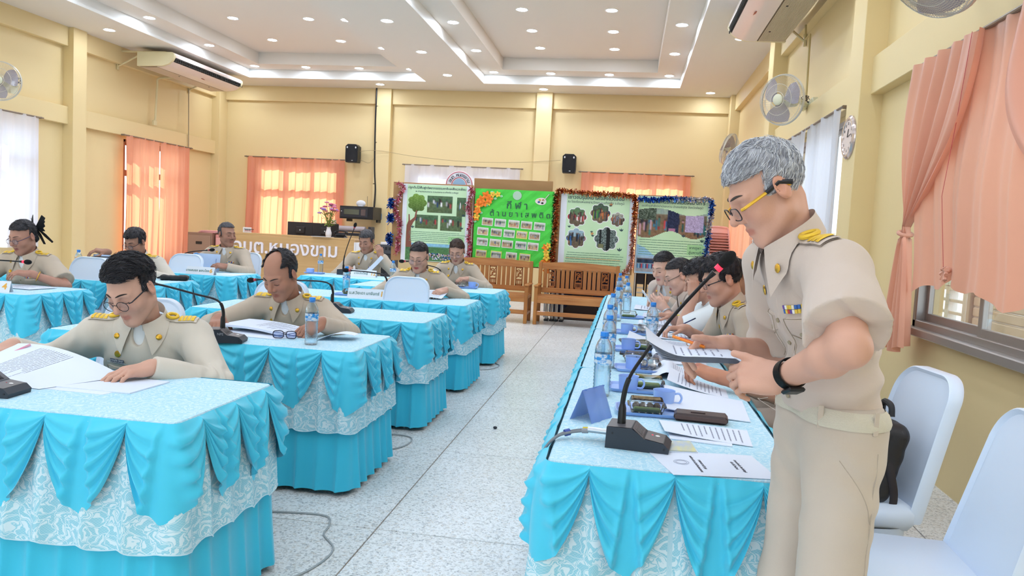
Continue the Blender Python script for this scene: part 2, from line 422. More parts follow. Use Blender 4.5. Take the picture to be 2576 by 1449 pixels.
for x, s in ((XR, -1), (XL, 1)):
    trim(MB().box((x+s*.035, (YB+YF)/2, 3.81), (.11, YB-YF, .28), .004))
    zz = (2.485, 2.765) if s < 0 else (2.545, 2.80)
    trim(MB().box((x+s*.035, (YB+YF)/2, sum(zz)/2), (.11, YB-YF, zz[1]-zz[0]), .004))
# windows
Mal = mat('aluminium_frame', '#a9a4a0', .4, .7); Mwood = mat('window_wood', '#a06a48', .5)
def glass_mat():
    m = bpy.data.materials.new('window_glass'); m.use_nodes = True; N, L = m.node_tree.nodes, m.node_tree.links
    N.remove(N['Principled BSDF']); o = N['Material Output']
    t = N.new('ShaderNodeBsdfTransparent'); t.inputs[0].default_value = (.93, .96, .97, 1); g = N.new('ShaderNodeBsdfGlossy'); g.inputs['Roughness'].default_value = .02
    f = N.new('ShaderNodeLayerWeight'); f.inputs[0].default_value = .12; mx = N.new('ShaderNodeMixShader')
    L.new(f.outputs[1], mx.inputs[0]); L.new(t.outputs[0], mx.inputs[1]); L.new(g.outputs[0], mx.inputs[2]); L.new(mx.outputs[0], o.inputs[0])
    return m
Mglass = glass_mat()
wn = [0]
def window(axis, at, a, b, z0, z1, n, fm, transom=None, sill=True):
    """frame, n sashes with panes, optional transom; axis 'x': in a YZ wall at x=at"""
    wn[0] += 1
    w = bpy.data.objects.new('window_%d' % wn[0], None); COL.objects.link(w); structure(w)
    def P(u, z, d): return (at+d, u, z) if axis == 'x' else (u, at+d, z)
    def D(du, dz, dd): return (dd, du, dz) if axis == 'x' else (du, dd, dz)
    f = MB()
    for u in (a+.02, b-.02): f.box(P(u, (z0+z1)/2, 0), D(.05, z1-z0, .10), .004)
    for z in (z0+.02, z1-.02): f.box(P((a+b)/2, z, 0), D(b-a, .05, .10), .004)
    if transom: f.box(P((a+b)/2, transom, 0), D(b-a, .10, .07), .004)
    f.build('window_frame', fm, w)
    st = (b-a-.08)/n
    for k in range(n):
        u0 = a+.04+k*st; u1 = u0+st; d = .018 if k % 2 else -.018
        s = MB()
        for u in (u0+.02, u1-.02): s.box(P(u, (z0+z1)/2, d), D(.045, z1-z0-.08, .03), .003)
        for z in (z0+.065, z1-.065): s.box(P((u0+u1)/2, z, d), D(st, .05, .028), .003)
        so = s.build('sash', fm, w)
        MB().box(P((u0+u1)/2, (z0+z1)/2, d), D(st-.06, z1-z0-.14, .005)).build('pane', Mglass, so)
    if sill: MB().box(P((a+b)/2, z0-.02, -.05 if (axis == 'x' and at > 0) else .03), D(b-a+.04, .05, .10), .006).build('sill', fm, w)
window('x', XR+.02, *RW[0], 4, Mal); window('x', XR+.02, *RW[1], 3, Mal); window('x', XR+.02, *RW[2], 3, Mal)
for q in LW: window('x', XL-.05, *q, 3 if q[1]-q[0] > 2 else 2, Mwood, transom=1.95)
for q in BW: window('y', YB+.05, *q, 3, Mwood, transom=1.92)
for q in FWn: window('y', YF-.05, *q, 3, Mal, transom=2.1, sill=False)
# ground and neighbours outside
Mgr = mat('outside_paving', '#b9b3a6', .8, noise=(2, '#a39c8f', .3))
structure(MB().box((-3, 5, -.35), (60, 60, .3)).build('ground', Mgr))
bw = thing('breeze_block_wall', 'white breeze block wall seen outside the right hand window', 'wall', (3.25, 8.6, -.55))
Mbl = mat('breeze_block_white', '#f2efe9', .8)
b_me = MB()
for sx in (-.18, .18): b_me.box((0, sx, .2), (.09, .04, .4), .003)
for sz in (.02, .38): b_me.box((0, 0, sz), (.09, .4, .04), .003)
for sz in (.14, .26): b_me.box((0, 0, sz), (.07, .34, .03), .003)
b_me = b_me.mesh('block', Mbl)
for i in range(10):
    for j in range(4): link('block', b_me, bw, (0, -2.2+i*.402, .75+j*.402))
MB().box((0, -.4, .37), (.1, 4.1, .74), .005).build('plinth', Mbl, bw); MB().box((0, -.4, 2.42), (.12, 4.2, .1), .005).build('coping', Mbl, bw)
rs = thing('roller_shutter', 'pale ribbed roller shutter seen outside the right hand window', 'shutter', (3.0, 6.9, -.2))
sl = MB().box((0, 0, .045), (.03, 3.2, .085), .012).mesh('slat', mat('shutter_paint', '#f0e3dc', .5))
for k in range(30): link('slat', sl, rs, (0, -1.4, .0+k*.09))
for s in (-3.03, .23): MB().box((0, s, 1.4), (.08, .06, 2.8), .004).build('guide_rail', Mal, rs)

# recessed lamps
Mrim = mat('lamp_rim', '#ffffff', .4); Mlamp = mat('lamp_diffuser', '#ffffff', .5, emit=('#dfecff', LAMP))
rim = MB().lathe([(.068, -.001), (.085, -.004), (.088, 0), (.088, .002)], 28).mesh('rim', Mrim)
dif = MB().lathe([(.0001, -.0035), (.04, -.0035), (.07, -.0025)], 24).mesh('diffuser', Mlamp, 0)
def lamp(x, y, z, label):
    t = thing('ceiling_lamp', label, 'ceiling lamp', (x, y, z-.0005), 0, 'round recessed ceiling lamps')
    link('rim', rim, t); link('diffuser', dif, t)
ords = ['first', 'second', 'third', 'fourth', 'fifth', 'sixth', 'seventh', 'eighth', 'ninth', 'tenth', 'eleventh', 'twelfth']
def tray_lamps(tn_, cx, xs_in, ys_in, xs_rg, ys_rg, back, place):
    for i, x in enumerate(xs_in):
        for j, y in enumerate(ys_in):
            lamp(x, y, ZI+.04, 'round lamp in raised centre of %s, %s column, %s from back' % (tn_, 'left' if i == 0 else 'right', ords[j]))
    for i, x in enumerate((xs_rg[0], xs_rg[-1])):
        for j, y in enumerate(ys_rg):
            lamp(x, y, ZR, 'round lamp on the %s border of %s, %s from back' % ('left' if i == 0 else 'right', tn_, ords[j]))
    for i, x in enumerate(xs_rg[1:-1]):
        lamp(x, back, ZR, 'round lamp on back border of %s, %s of the two between corners' % (tn_, 'left' if i == 0 else 'right'))
tray_lamps('right ceiling tray', 0, (-1.615, -.412), [12.48, 11.43, 10.37, 9.3, 8.2, 7.1, 6.1], (-2.535, -1.525, -.51, .508), [13.42, 11.85, 10.27, 8.7, 7.1, 5.5], 13.43, 'r')
tray_lamps('left ceiling tray', 0, (-6.11, -4.905), [12.23, 10.94, 9.65, 8.35, 7.05, 6.0], (-6.99, -6.0, -4.99, -4.025), [13.33, 11.8, 10.22, 8.65, 7.1, 5.5], 13.34, 'l')
for nm, (x0, x1) in (('right front tray', (-2.53, .5)), ('left front tray', (-7.0, -4.03))):
    for i in (0, 1):
        for j, y in enumerate((3.4, 1.9, .4, -1.1, -2.4)):
            lamp(x0 if i == 0 else x1, y-.2, ZR, 'added lamp on %s border, near tables, %s side, %s row' % (nm, 'left' if i == 0 else 'right', ords[j]))  # unseen border lamps, added to brighten the near end of the hall
            lamp(x0+(x1-x0)*(.3+.4*i), y, ZI+.04, 'round lamp in the %s above the nearest tables, %s column, %s row' % (nm, 'left' if i == 0 else 'right', ords[j]))
for x, y, l in ((-1.714, 14.06, 'round lamp on the flat ceiling by the back wall above the bare pillar'), (1.268, 14.03, 'round lamp on the flat ceiling near the back right corner'),
                (-4.8, 13.97, 'round lamp on the flat ceiling by the back wall above the black pipe'), (-3.263, 12.99, 'round lamp on the flat strip between the trays, nearest the back'),
                (-3.263, 11.33, 'round lamp on the flat strip between the trays, second from the back'), (-3.26, 9.66, 'round lamp on the flat strip between the trays, third from the back'),
                (1.27, 8.45, 'added lamp on the flat ceiling under the near end of the right air conditioner'), (1.27, 4.8, 'added lamp on the flat ceiling above the nearest wall fan'), (1.27, 1.2, 'added lamp on the flat ceiling behind the standing man'), (1.27, -.8, 'added lamp on the flat ceiling near the front right corner'),  # lamps on this line are added to lift the dim lower right wall
                (-3.26, 8.0, 'round lamp on the flat strip between the trays, fourth from the back'), (-7.69, 10.31, 'round lamp on the flat ceiling left of the left air conditioner'),
                (-7.77, 13.9, 'round lamp on the flat ceiling at the far end of the left air conditioner'), (-7.69, 7.0, 'round lamp on the flat ceiling by the left wall near the wall fan'),
                (1.27, 10.3, 'round lamp on the flat ceiling beside the right air conditioner'), (1.27, 6.6, 'round lamp on the flat ceiling by the near right pillar'),
                (1.27, 3.0, 'round lamp on the flat ceiling above the near peach curtain'), (-3.26, 4.8, 'round lamp on the flat strip between the trays, nearest the viewer')):
    lamp(x, y, ZC, l)
# ------------------------------------------------------------------ cloth, curtains
def uvmap(N, L, sx, sy):
    u = N.new('ShaderNodeUVMap'); m = N.new('ShaderNodeMapping'); m.inputs['Scale'].default_value = (sx, sy, 1); L.new(u.outputs[0], m.inputs[0]); return m
def lace(name, c_lace, c_net, sc=9.):
    """floral lace: petals, stems and holes over the cloth beneath; uv in metres"""
    m = mat(name, c_lace, .8); N, L, b = nodes(m)
    mp = uvmap(N, L, sc, sc)
    wn_ = N.new('ShaderNodeTexNoise'); wn_.inputs['Scale'].default_value = 1.6; wn_.inputs['Detail'].default_value = 2; L.new(mp.outputs[0], wn_.inputs['Vector'])
    ad = N.new('ShaderNodeVectorMath'); ad.operation = 'MULTIPLY_ADD'; L.new(wn_.outputs['Color'], ad.inputs[0]); ad.inputs[1].default_value = (1.1, 1.1, 0); L.new(mp.outputs[0], ad.inputs[2])
    v = N.new('ShaderNodeTexVoronoi'); v.voronoi_dimensions = '2D'; v.feature = 'F1'; v.inputs['Scale'].default_value = 1.15; L.new(ad.outputs[0], v.inputs['Vector'])
    e = N.new('ShaderNodeTexVoronoi'); e.voronoi_dimensions = '2D'; e.feature = 'DISTANCE_TO_EDGE'; e.inputs['Scale'].default_value = 2.3; L.new(ad.outputs[0], e.inputs['Vector'])
    def math_(op, a, b_=None, c=None):
        q = N.new('ShaderNodeMath'); q.operation = op
        for i, x in enumerate((a, b_, c)):
            if x is None: continue
            if isinstance(x, (int, float)): q.inputs[i].default_value = x
            else: L.new(x, q.inputs[i])
        return q.outputs[0]
    petal = math_('LESS_THAN', math_('ABSOLUTE', math_('SUBTRACT', math_('FRACT', math_('MULTIPLY', v.outputs['Distance'], 3.2)), .5)), .22)
    leaf = math_('GREATER_THAN', e.outputs['Distance'], .10)
    leaf2 = math_('LESS_THAN', e.outputs['Distance'], .035)
    w1 = N.new('ShaderNodeTexChecker'); w1.inputs['Scale'].default_value = 22; L.new(mp.outputs[0], w1.inputs['Vector'])
    solid = math_('MAXIMUM', math_('MULTIPLY', petal, leaf), leaf2)
    k = math_('MAXIMUM', math_('MULTIPLY', solid, .95), math_('ADD', math_('MULTIPLY', w1.outputs['Fac'], .18), .12))
    mx = N.new('ShaderNodeMixRGB'); L.new(k, mx.inputs[0]); mx.inputs[1].default_value = (*lin(c_net), 1); mx.inputs[2].default_value = (*lin(c_lace), 1)
    L.new(mx.outputs[0], b.inputs['Base Color'])
    bp = N.new('ShaderNodeBump'); bp.inputs['Strength'].default_value = .25; bp.inputs['Distance'].default_value = .002; L.new(k, bp.inputs['Height']); L.new(bp.outputs[0], b.inputs['Normal'])
    return m
Mcyan = mat('turquoise_satin', '#3fc4e2', .5, spec=.25, sheen=.25)
Mcyan2 = mat('turquoise_swag', '#4accea', .45, spec=.3, sheen=.3)
Mlace = lace('white_lace_flounce', '#dcedf3', '#86cbdc', 12)
Mlacet = lace('white_lace_top', '#d2ebf6', '#a6d8ec', 15)
Mhem = mat('lace_hem', '#cfe9f2', .8)
Msteel = mat('table_leg_steel', '#b9bcc0', .35, .8)
Mply = mat('table_board', '#b98d5c', .6)

def rim_path(a, b, r=.025):
    """perimeter of an a x b table: function s -> (point, outward normal); starts at the middle of the front (-y) side"""
    segs = []
    hx, hy = a/2-r, b/2-r; q = PI*r/2
    L_ = [('l', (0, -b/2), (1, 0), hx), ('c', (hx, -hy), -PI/2, q), ('l', (a/2, -hy), (0, 1), 2*hy), ('c', (hx, hy), 0, q), ('l', (hx, b/2), (-1, 0), 2*hx),
          ('c', (-hx, hy), PI/2, q), ('l', (-a/2, hy), (0, -1), 2*hy), ('c', (-hx, -hy), PI, q), ('l', (-hx, -b/2), (1, 0), hx)]
    tot = sum(x[3] for x in L_)
    def f(s):
        s = s % tot
        for k, p, d, l in L_:
            if s <= l+1e-9:
                if k == 'l':
                    n = (d[1], -d[0]); return np.array([p[0]+d[0]*s, p[1]+d[1]*s]), np.array(n)
                t = d+s/l*PI/2; n = np.array([math.cos(t), math.sin(t)]); return np.array(p)+r*n, n
            s -= l
        return f(0)
    return f, tot
def P_off(f, s, out, z):
    p, n = f(s); p = p+n*out; return (p[0], p[1], z)
_tabs = {}
def table_meshes(a, b, seed=0):
    key = (round(a, 3), round(b, 3), seed)
    if key in _tabs: return _tabs[key]
    f, tot = rim_path(a, b); rg = random.Random(11+seed)
    H = .70; out = []
    # swags, pins half a period from the corners
    na, nb = round(a/.262), round(b/.235); pa, pb = a/na, b/nb
    pins = []
    half = [('f', a/2, tot)]
    sides = [(-a/2, a, na), (a/2, b, nb), (a/2+b, a, na), (1.5*a+b, b, nb)]
    for s0, ln, n in sides:
        for k in range(n): pins.append((s0+ln*(k+.5)/n)*tot/(2*a+2*b))
    pins = sorted(x % tot for x in pins); sw = []
    for i in range(len(pins)):
        s0 = pins[i]; s1 = pins[(i+1) % len(pins)]
        if s1 < s0: s1 += tot
        D = .262+rg.uniform(-.018, .02); asym = rg.uniform(-.04, .04); ph = rg.uniform(0, 6); nf = rg.choice((4.2, 4.8, 5.4)); 
        NU, NW = 49, 25; G = np.zeros((NU, NW, 3))
        for iu in range(NU):
            u = iu/(NU-1); uu = min(1, max(0, u+asym*math.sin(PI*u)))
            S = max(0., math.sin(PI*uu))**.74
            cl = math.exp(-((u-.5-asym*.5)/.045)**2)
            for iw in range(NW):
                w = iw/(NW-1)
                z = H+.0035-w*(.02+D*S)-.012*w*w*cl; dep = max(0, H-z)/.27
                side = 1 if u < .5 else -1
                o = .0035+min(1, w*6)*.012+.028*dep**.7+S*(.013*math.sin(PI*min(1, w*.85+.05))**.8)
                tt = abs(u-.5); pw = .028+.125*w; inn = 1/(1+math.exp(max(-40, min(40, (tt-pw)/.011)))); fo = math.sin(2*PI*nf*w**.8+ph*.3+side*1.1+2.2*uu); o += S**.6*(.0105*(1+math.copysign(abs(fo)**.7, fo))+.003*math.sin(2*PI*9*w+ph+5*uu))*min(1, w*5)*(1-inn)
                o += -.010*inn*w**.4+.010*math.exp(-((tt-pw-.035)/.03)**2)*w**.4
                o += (1-S)*.006
                G[iu, iw] = P_off(f, s0+(s1-s0)*(u+.012*math.sin(2*PI*u)*(1-w)), max(o, .0035+.030*dep), z)
        m = MB().grid(G, flip=False); sw.append(m.mesh('swag', Mcyan2, 180))
        # gather knot at the pin
        
    kn = MB()
    # skirt and flounce
    def drape(z0, z1, base, flare, amp, wl, nz, jit, scal=0., ex=1.):
        n = int(tot/.011); G = np.zeros((n, nz, 3)); UV = np.zeros((n, nz, 2))
        kk = round(tot/wl); phs = [rg.uniform(-.9, .9) for _ in range(kk+1)]; phs[-1] = phs[0]; ams = [rg.uniform(.45, 1.25) for _ in range(kk+1)]; ams[-1] = ams[0]
        for i in range(n):
            s = tot*i/n; q = s/tot*kk; k0 = int(q); t = q-k0; ph = phs[k0]*(1-t)+phs[k0+1]*t; am = ams[k0]*(1-t)+ams[k0+1]*t
            wv = math.sin(2*PI*q+ph*1.6); wv = math.copysign(abs(wv)**.75, wv)
            for j in range(nz):
                w = j/(nz-1); zz = z0+(z1-z0)*w+(scal*math.sin(2*PI*q+ph+.6) if j == nz-1 else scal*w*w*math.sin(2*PI*q+ph+.6))
                G[i, j] = P_off(f, s+.012*w*math.cos(2*PI*q+ph), base+flare*w**ex+amp*am*wv*(w**(.6*ex)), zz); UV[i, j] = (s, zz)
        return G, UV
    G, UV = drape(.685, .025, .002, .026, .016, .105, 14, 0, 0., 2.2); skirt = MB().grid(G, close_u=True, flip=False).mesh('skirt', Mcyan, 180)
    G, UV = drape(.69, .315, .012, .028, .013, .125, 12, 0, .008)
    fl = MB().grid(G, close_u=True, uv=UV)
    hem = G[:, -1]; fl.m(1).tube(hem, .0022, 5, closed=True); fl = fl.mesh('lace_flounce', [Mlace, Mhem], 180)
    # top: lace cover with a rolled rim
    pr = [(-.012, .704), (-.004, .7035), (0, .700), (.0025, .694), (.0005, .688)]
    n = int(tot/.02); G = np.array([[P_off(f, tot*i/n, o, z) for o, z in pr] for i in range(n)])
    top = MB().grid(G, close_u=True, uv=G[:, :, :2], flip=True); ring = G[:, 0]
    c = ring.mean(0); top.add(ring, [list(range(n))], ring[:, :2]); top = top.mesh('lace_top', Mlacet, 30)
    board = MB().box((0, 0, .676), (a-.02, b-.02, .022), .004).mesh('tabletop', Mply)
    leg = MB().cyl((0, 0, 0), (0, 0, .665), .014, n=10).mesh('leg', Msteel)
    _tabs[key] = (sw, skirt, fl, top, board, leg); return _tabs[key]
def skirted_table(cx, cy, a, b, label, rz=0., group=None, seed=0):
    t = thing('skirted_table', label, 'table', (cx, cy, 0), rz, group)
    sw, sk, fl, top, board, leg = table_meshes(a, b, seed)
    for s in sw: link('swag', s, t)
    link('skirt', sk, t); link('lace_flounce', fl, t); link('lace_top', top, t); link('tabletop', board, t)
    for x in (-1, 1):
        for y in (-1, 1): link('leg', leg, t, (x*(a/2-.12), y*(b/2-.07), 0))
    return t
TA, TB = 1.62, .62
tx = -1.28-TA/2
skirted_table(tx, 2.335, TA, TB, 'nearest turquoise skirted table with white lace top, on the left', group='left hand row of skirted tables')
skirted_table(tx+.01, 3.75, TA, TB, 'turquoise skirted table with a water bottle and folded eyeglasses on it', group='left hand row of skirted tables', seed=1)
skirted_table(tx+.02, 5.0, TA, TB, 'turquoise skirted table with an empty top and a bare microphone base', group='left hand row of skirted tables')
skirted_table(tx+.02, 6.23, TA, TB, 'turquoise skirted table with the name sign numbered 10', group='left hand row of skirted tables', seed=1)
skirted_table(tx+.10, 7.56, TA-.15, .70, 'turquoise skirted table in front of the woman beside the green board', group='left hand row of skirted tables')
skirted_table(-4.09-TA/2, 4.98, TA, TB, 'turquoise skirted table of the woman with a black hair bow', group='far left skirted tables', seed=1)
skirted_table(-3.98-TA/2, 6.26, TA, TB, 'turquoise skirted table holding a black bag and a leaning white folder', group='far left skirted tables')
skirted_table(-4.02-TA/2, 7.56, TA, TB, 'turquoise skirted table of the man turning his head by the counter', group='far left skirted tables', seed=1)
skirted_table(-2.80, 8.36, TA, TB, 'farthest turquoise skirted table, in front of the wooden counter', group='left hand row of skirted tables')
RT = ['nearest turquoise skirted table of the right hand row, with the gooseneck microphone', 'second turquoise skirted table of the right hand row, with blue cups',
      'third turquoise skirted table of the right hand row, in front of the man in white', 'farthest turquoise skirted table of the right hand row, by the wooden bench']
for k in range(4): skirted_table(.16, 2.02+.755+k*1.513, .68, 1.51, RT[k], group='right hand row of skirted tables', seed=k % 2)

# ------------------------------------------------------------------ curtains
def cloth_mat(name, col, trans, rough=.5, sheen=.2, spec=.3):
    m = mat(name, col, rough, spec=spec, sheen=sheen); N, L, b = nodes(m); o = N['Material Output']
    t = N.new('ShaderNodeBsdfTranslucent'); t.inputs[0].default_value = (*lin(trans), 1)
    mx = N.new('ShaderNodeMixShader'); mx.inputs[0].default_value = .5; L.new(b.outputs[0], mx.inputs[1]); L.new(t.outputs[0], mx.inputs[2]); L.new(mx.outputs[0], o.inputs[0])
    return m
Mpeach = cloth_mat('peach_satin', '#fcb79c', '#ffb184', .38, .3, .5)
Mpeachn = cloth_mat('peach_satin_lined', '#fbbd9f', '#e89a78', .34, .3, .6)
for _n in Mpeachn.node_tree.nodes:
    if _n.type == 'MIX_SHADER': _n.inputs[0].default_value = .28
Mwhitec = cloth_mat('white_voile', '#f3f2fa', '#f4f4ff', .6)
Mrod = mat('curtain_rod', '#8e8072', .4, .5)
def curtain(name, label, axis, at, a, b, z0, z1, m, folds, amp=.028, panels=2, seed=0, rod=True, group=None):
    """hanging panels; axis 'x': in a YZ wall at x=at (room side given by the sign of at), axis 'y': back wall"""
    rg = random.Random(seed); s = -1 if at > 0 else 1
    if axis == 'x': t = thing(name, label, 'curtain', (at, (a+b)/2, 0), 0, group)
    else: t = thing(name, label, 'curtain', ((a+b)/2, at, 0), 0, group)
    w = (b-a)/panels
    for k in range(panels):
        n = int(w/.012); nz = 16; G = np.zeros((n, nz, 3)); f = max(2, round(folds/panels)); ph = rg.uniform(0, 6)
        for i in range(n):
            u = i/(n-1); x = -(b-a)/2+w*k+w*u
            for j in range(nz):
                v = j/(nz-1); z = z1+(z0-z1)*v
                d = amp*(.35+.65*v)*(math.sin(2*PI*f*u+ph+.8*math.sin(2.2*v+ph))+.35*math.sin(2*PI*f*2.3*u+2*ph+v))+.012*math.sin(17*u+3*v)
                xx = x+.01*math.sin(7*v+ph)*v
                G[i, j] = (s*(.04+d+amp), xx, z) if axis == 'x' else (xx, -(.04+d+amp), z)
        MB().grid(G, flip=(axis == 'x')).build('curtain_panel', m, t, ang=180)
    if rod:
        r = MB()
        if axis == 'x': r.tube([(s*.07, -(b-a)/2-.06, z1-.005), (s*.07, (b-a)/2+.06, z1-.005)], .011, 10)
        else: r.tube([(-(b-a)/2-.06, -.07, z1-.005), ((b-a)/2+.06, -.07, z1-.005)], .011, 10)
        r.build('rod', Mrod, t)
        for e in (-1, 1):
            q = MB(); u = e*((b-a)/2+.03)
            if axis == 'x': q.box((s*.035, u, z1-.005), (.07, .012, .03), .003)
            else: q.box((u, -.035, z1-.005), (.012, .07, .03), .003)
            q.build('bracket', Mrod, t)
    return t
curtain('curtain', 'sunlit peach curtain on the back wall behind the counter monitors', 'y', YB-.02, -7.66, -5.62, .75, 2.545, Mpeach, 13, seed=2)
curtain('curtain', 'white curtain on the back wall between the two pillars, above the boards', 'y', YB-.02, -4.38, -2.12, .75, 2.51, Mwhitec, 12, seed=3)
curtain('curtain', 'peach curtain on the back wall above the two right hand boards', 'y', YB-.02, -.95, 1.06, .75, 2.505, Mpeach, 12, seed=4)
curtain('curtain', 'tall peach curtain on the left wall below the air conditioner', 'x', XL+.10, 11.38, 13.22, .30, 2.55, Mpeach, 10, seed=5)
curtain('curtain', 'white curtain on the left wall behind the woman with the hair bow', 'x', XL+.10, 7.0, 9.55, .75, 2.55, Mwhitec, 12, seed=6)
curtain('curtain', 'white curtain on the right wall between the round clock and the grey haired man', 'x', XR-.10, 6.62, 9.05, .70, 2.47, Mwhitec, 12, seed=7)
curtain('curtain', 'peach curtain on the right wall behind the stacked pink chairs', 'x', XR-.10, 10.7, 13.3, .65, 2.47, Mpeach, 12, seed=8)
# near peach curtain: side drapes tied back, a gathered middle
t = thing('curtain', 'peach satin curtain tied back in knots over the nearest right hand window', 'curtain', (XR-.09, 3.5, 0))
def sheet(fn, nu, nv, name='curtain_panel', m=Mpeachn):
    G = np.array([[fn(i/(nu-1), j/(nv-1)) for j in range(nv)] for i in range(nu)]); return MB().grid(G, flip=True).build(name, m, t, ang=180)
def side_drape(yo, yi, ytie, z1, ztie, zend, ph, wid):
    """from the rod (yo..yi) gathered at (ytie, ztie) then flaring to zend"""
    def fn(u, v):
        y0 = yo+(yi-yo)*u
        if v < .68:
            q = v/.68; e = q**1.8*(1.1-.1*q); yt = ytie+(u-.5)*.07
            y = y0*(1-e)+yt*e; z = z1+(ztie-z1)*q
            if u > .5: y += (u-.5)*.28*math.sin(PI*q)**1.5*(yi-yo)
            d = .022*math.sin(2*PI*5*u+ph+q)*(1-.25*q)+.010*math.sin(2*PI*9*u+2*ph+3*q)+.03*math.sin(PI*q)
        else:
            q = (v-.68)/.32; y = ytie+(u-.5)*(.07+wid*q**.6); z = ztie+(zend-ztie)*q-.06*q*(u-.5)+.02*math.sin(9*u)*q
            d = (.022+.018*q)*math.sin(2*PI*3.5*u+ph)+.01*math.sin(17*u+ph)
        return (-.06-d, y-3.5, z)
    sheet(fn, 70, 60)
    MB().tube([(-.06+.035*math.cos(a), ytie-3.5+.045*math.sin(a), ztie+.012*math.sin(a)) for a in np.linspace(0, 2*PI, 20)[:-1]], .013, 8, closed=True).build('tie_band', Mpeachn, t)
side_drape(5.02, 4.15, 4.97, 2.45, 1.43, .72, .4, .34)
side_drape(2.2, 3.72, 2.9, 2.45, 1.35, .72, 1.7, .9)
def mid(u, v):
    y = 4.85-2.2*u; kn = [4.33, 3.0]; z = 2.45+(1.10-2.45)*v
    lift = 0
    for k in kn:
        g = math.exp(-((y-k)/.16)**2); lift += .14*g*v**3; y += (k-y)*.62*math.exp(-((y-k)/.26)**2)*v**3
    z += lift-.035*v**3*math.cos(2*PI*(y-4.33)/.6)
    d = .020*math.sin(2*PI*8*u)*(.5+.5*v)+.008*math.sin(2*PI*17*u+1)+.07*math.sin(PI*min(1, v*1.05))**2*v
    return (-.03-d*.8, y-3.5, z)
sheet(mid, 150, 40)
for k in (4.33, 3.0):
    m_ = MB().sphere((-.05, k-3.5, 1.235), (.02, .032, .02), 12, 8)
    for a in np.linspace(0, 2*PI, 9)[:-1]: m_.tube([(-.055, k-3.5, 1.235), (-.065, k-3.5+.035*math.cos(a), 1.225+.04*math.sin(a)-.015)], [.006, .012], 6)
    m_.build('knot', Mpeachn, t)
MB().tube([(-.03, -1.75, 2.455), (-.03, 1.57, 2.455)], .013, 10).build('rod', Mrod, t)
MB().tube([(-.075, .735, 2.45), (-.10, .76, 2.0), (-.125, .79, 1.62), (-.07, .83, 1.25)], .0015, 5).build('pull_cord', mat('red_thread', '#c8505a', .7), t)

# ------------------------------------------------------------------ white covered chairs
Mspan = mat('white_spandex', '#dfeafa', .42, spec=.35, sheen=.3)
def chair_mesh():
    def outline(w0, w1, h, r, n=10):
        pts = [(-w0, 0), (w0, 0)]
        for k in range(n+1):
            a = k/n*PI/2; pts.append((w1-r+r*math.cos(a), h-r+r*math.sin(a)))
        for k in range(n+1):
            a = PI/2+k/n*PI/2; pts.append((-w1+r+r*math.cos(a), h-r+r*math.sin(a)))
        return np.array(pts)
    o = outline(.205, .185, .50, .10); n = len(o); m = MB(); rings = []
    for d, sc in ((-.012, .93), (-.026, .985), (-.022, 1.), (.018, 1.), (.026, .98), (.018, .93)):
        c = np.array([0, .25]); q = (o-c)*sc+c; z = .40+q[:, 1]; y = .19+d+.20*(q[:, 1]/.5)**1.2*.70-.02*np.cos(q[:, 0]/.2*PI/2)*np.sin(np.clip(q[:, 1], 0, .5)/.5*PI)
        rings.append(np.stack([q[:, 0], y, z], -1))
    R_ = np.array(rings); m.grid(np.transpose(R_, (1, 0, 2)), close_u=True)
    m.add(R_[0], [list(range(n))[::-1]]); m.add(R_[-1], [list(range(n))])
    back = m.mesh('backrest', Mspan, 50)
    seat = MB().box((0, -.01, .415), (.43, .43, .09), .028).mesh('seat', Mspan, 60)
    # skirt stretched from the seat to four feet
    prof = []
    for k in range(48):
        a = k/48*2*PI; c, s = math.cos(a), math.sin(a); e = 5
        r = (abs(c)**e+abs(s)**e)**(-1/e); corner = (abs(abs(c)-abs(s)) < .25)
        f = 1-.10*(1-abs(math.sin(2*a))**1.5)
        prof.append([(.208*r*c, .208*r*s-.01, .38), (.20*r*c*(.96*f+.04), .20*r*s*(.96*f+.04)-.01, .20), (.215*r*c*f, .215*r*s*f-.01, .012+.16*(1-abs(math.sin(2*a)))**2.5)])
    sk = MB().grid(np.array(prof), close_u=True, flip=False).mesh('cover_skirt', Mspan, 60)
    foot = MB().cyl((0, 0, 0), (0, 0, .1), .016, .012, 10).mesh('foot', mat('chair_foot', '#8d9096', .4, .7))
    return back, seat, sk, foot
_ch = chair_mesh()
def white_chair(x, y, rz, label, group='white covered chairs'):
    t = thing('banquet_chair', label, 'chair', (x, y, 0), rz, group)
    for nm, me in zip(('backrest', 'seat', 'cover_skirt'), _ch): link(nm, me, t)
    for sx in (-1, 1):
        for sy in (-1, 1): link('foot', _ch[3], t, (sx*.175, sy*.175-.01, 0))
    return t
white_chair(.80, 2.87, math.radians(-82), 'white covered chair with a black backpack on its seat')
white_chair(.81, 2.22, math.radians(-92), 'empty white covered chair nearest the viewer, behind the standing man')
white_chair(-1.76, 5.74, .05, 'empty white covered chair in front of the woman reading at the sign numbered 10')
white_chair(-4.64, 5.72, 0, 'empty white covered chair beside the woman with the black hair bow')
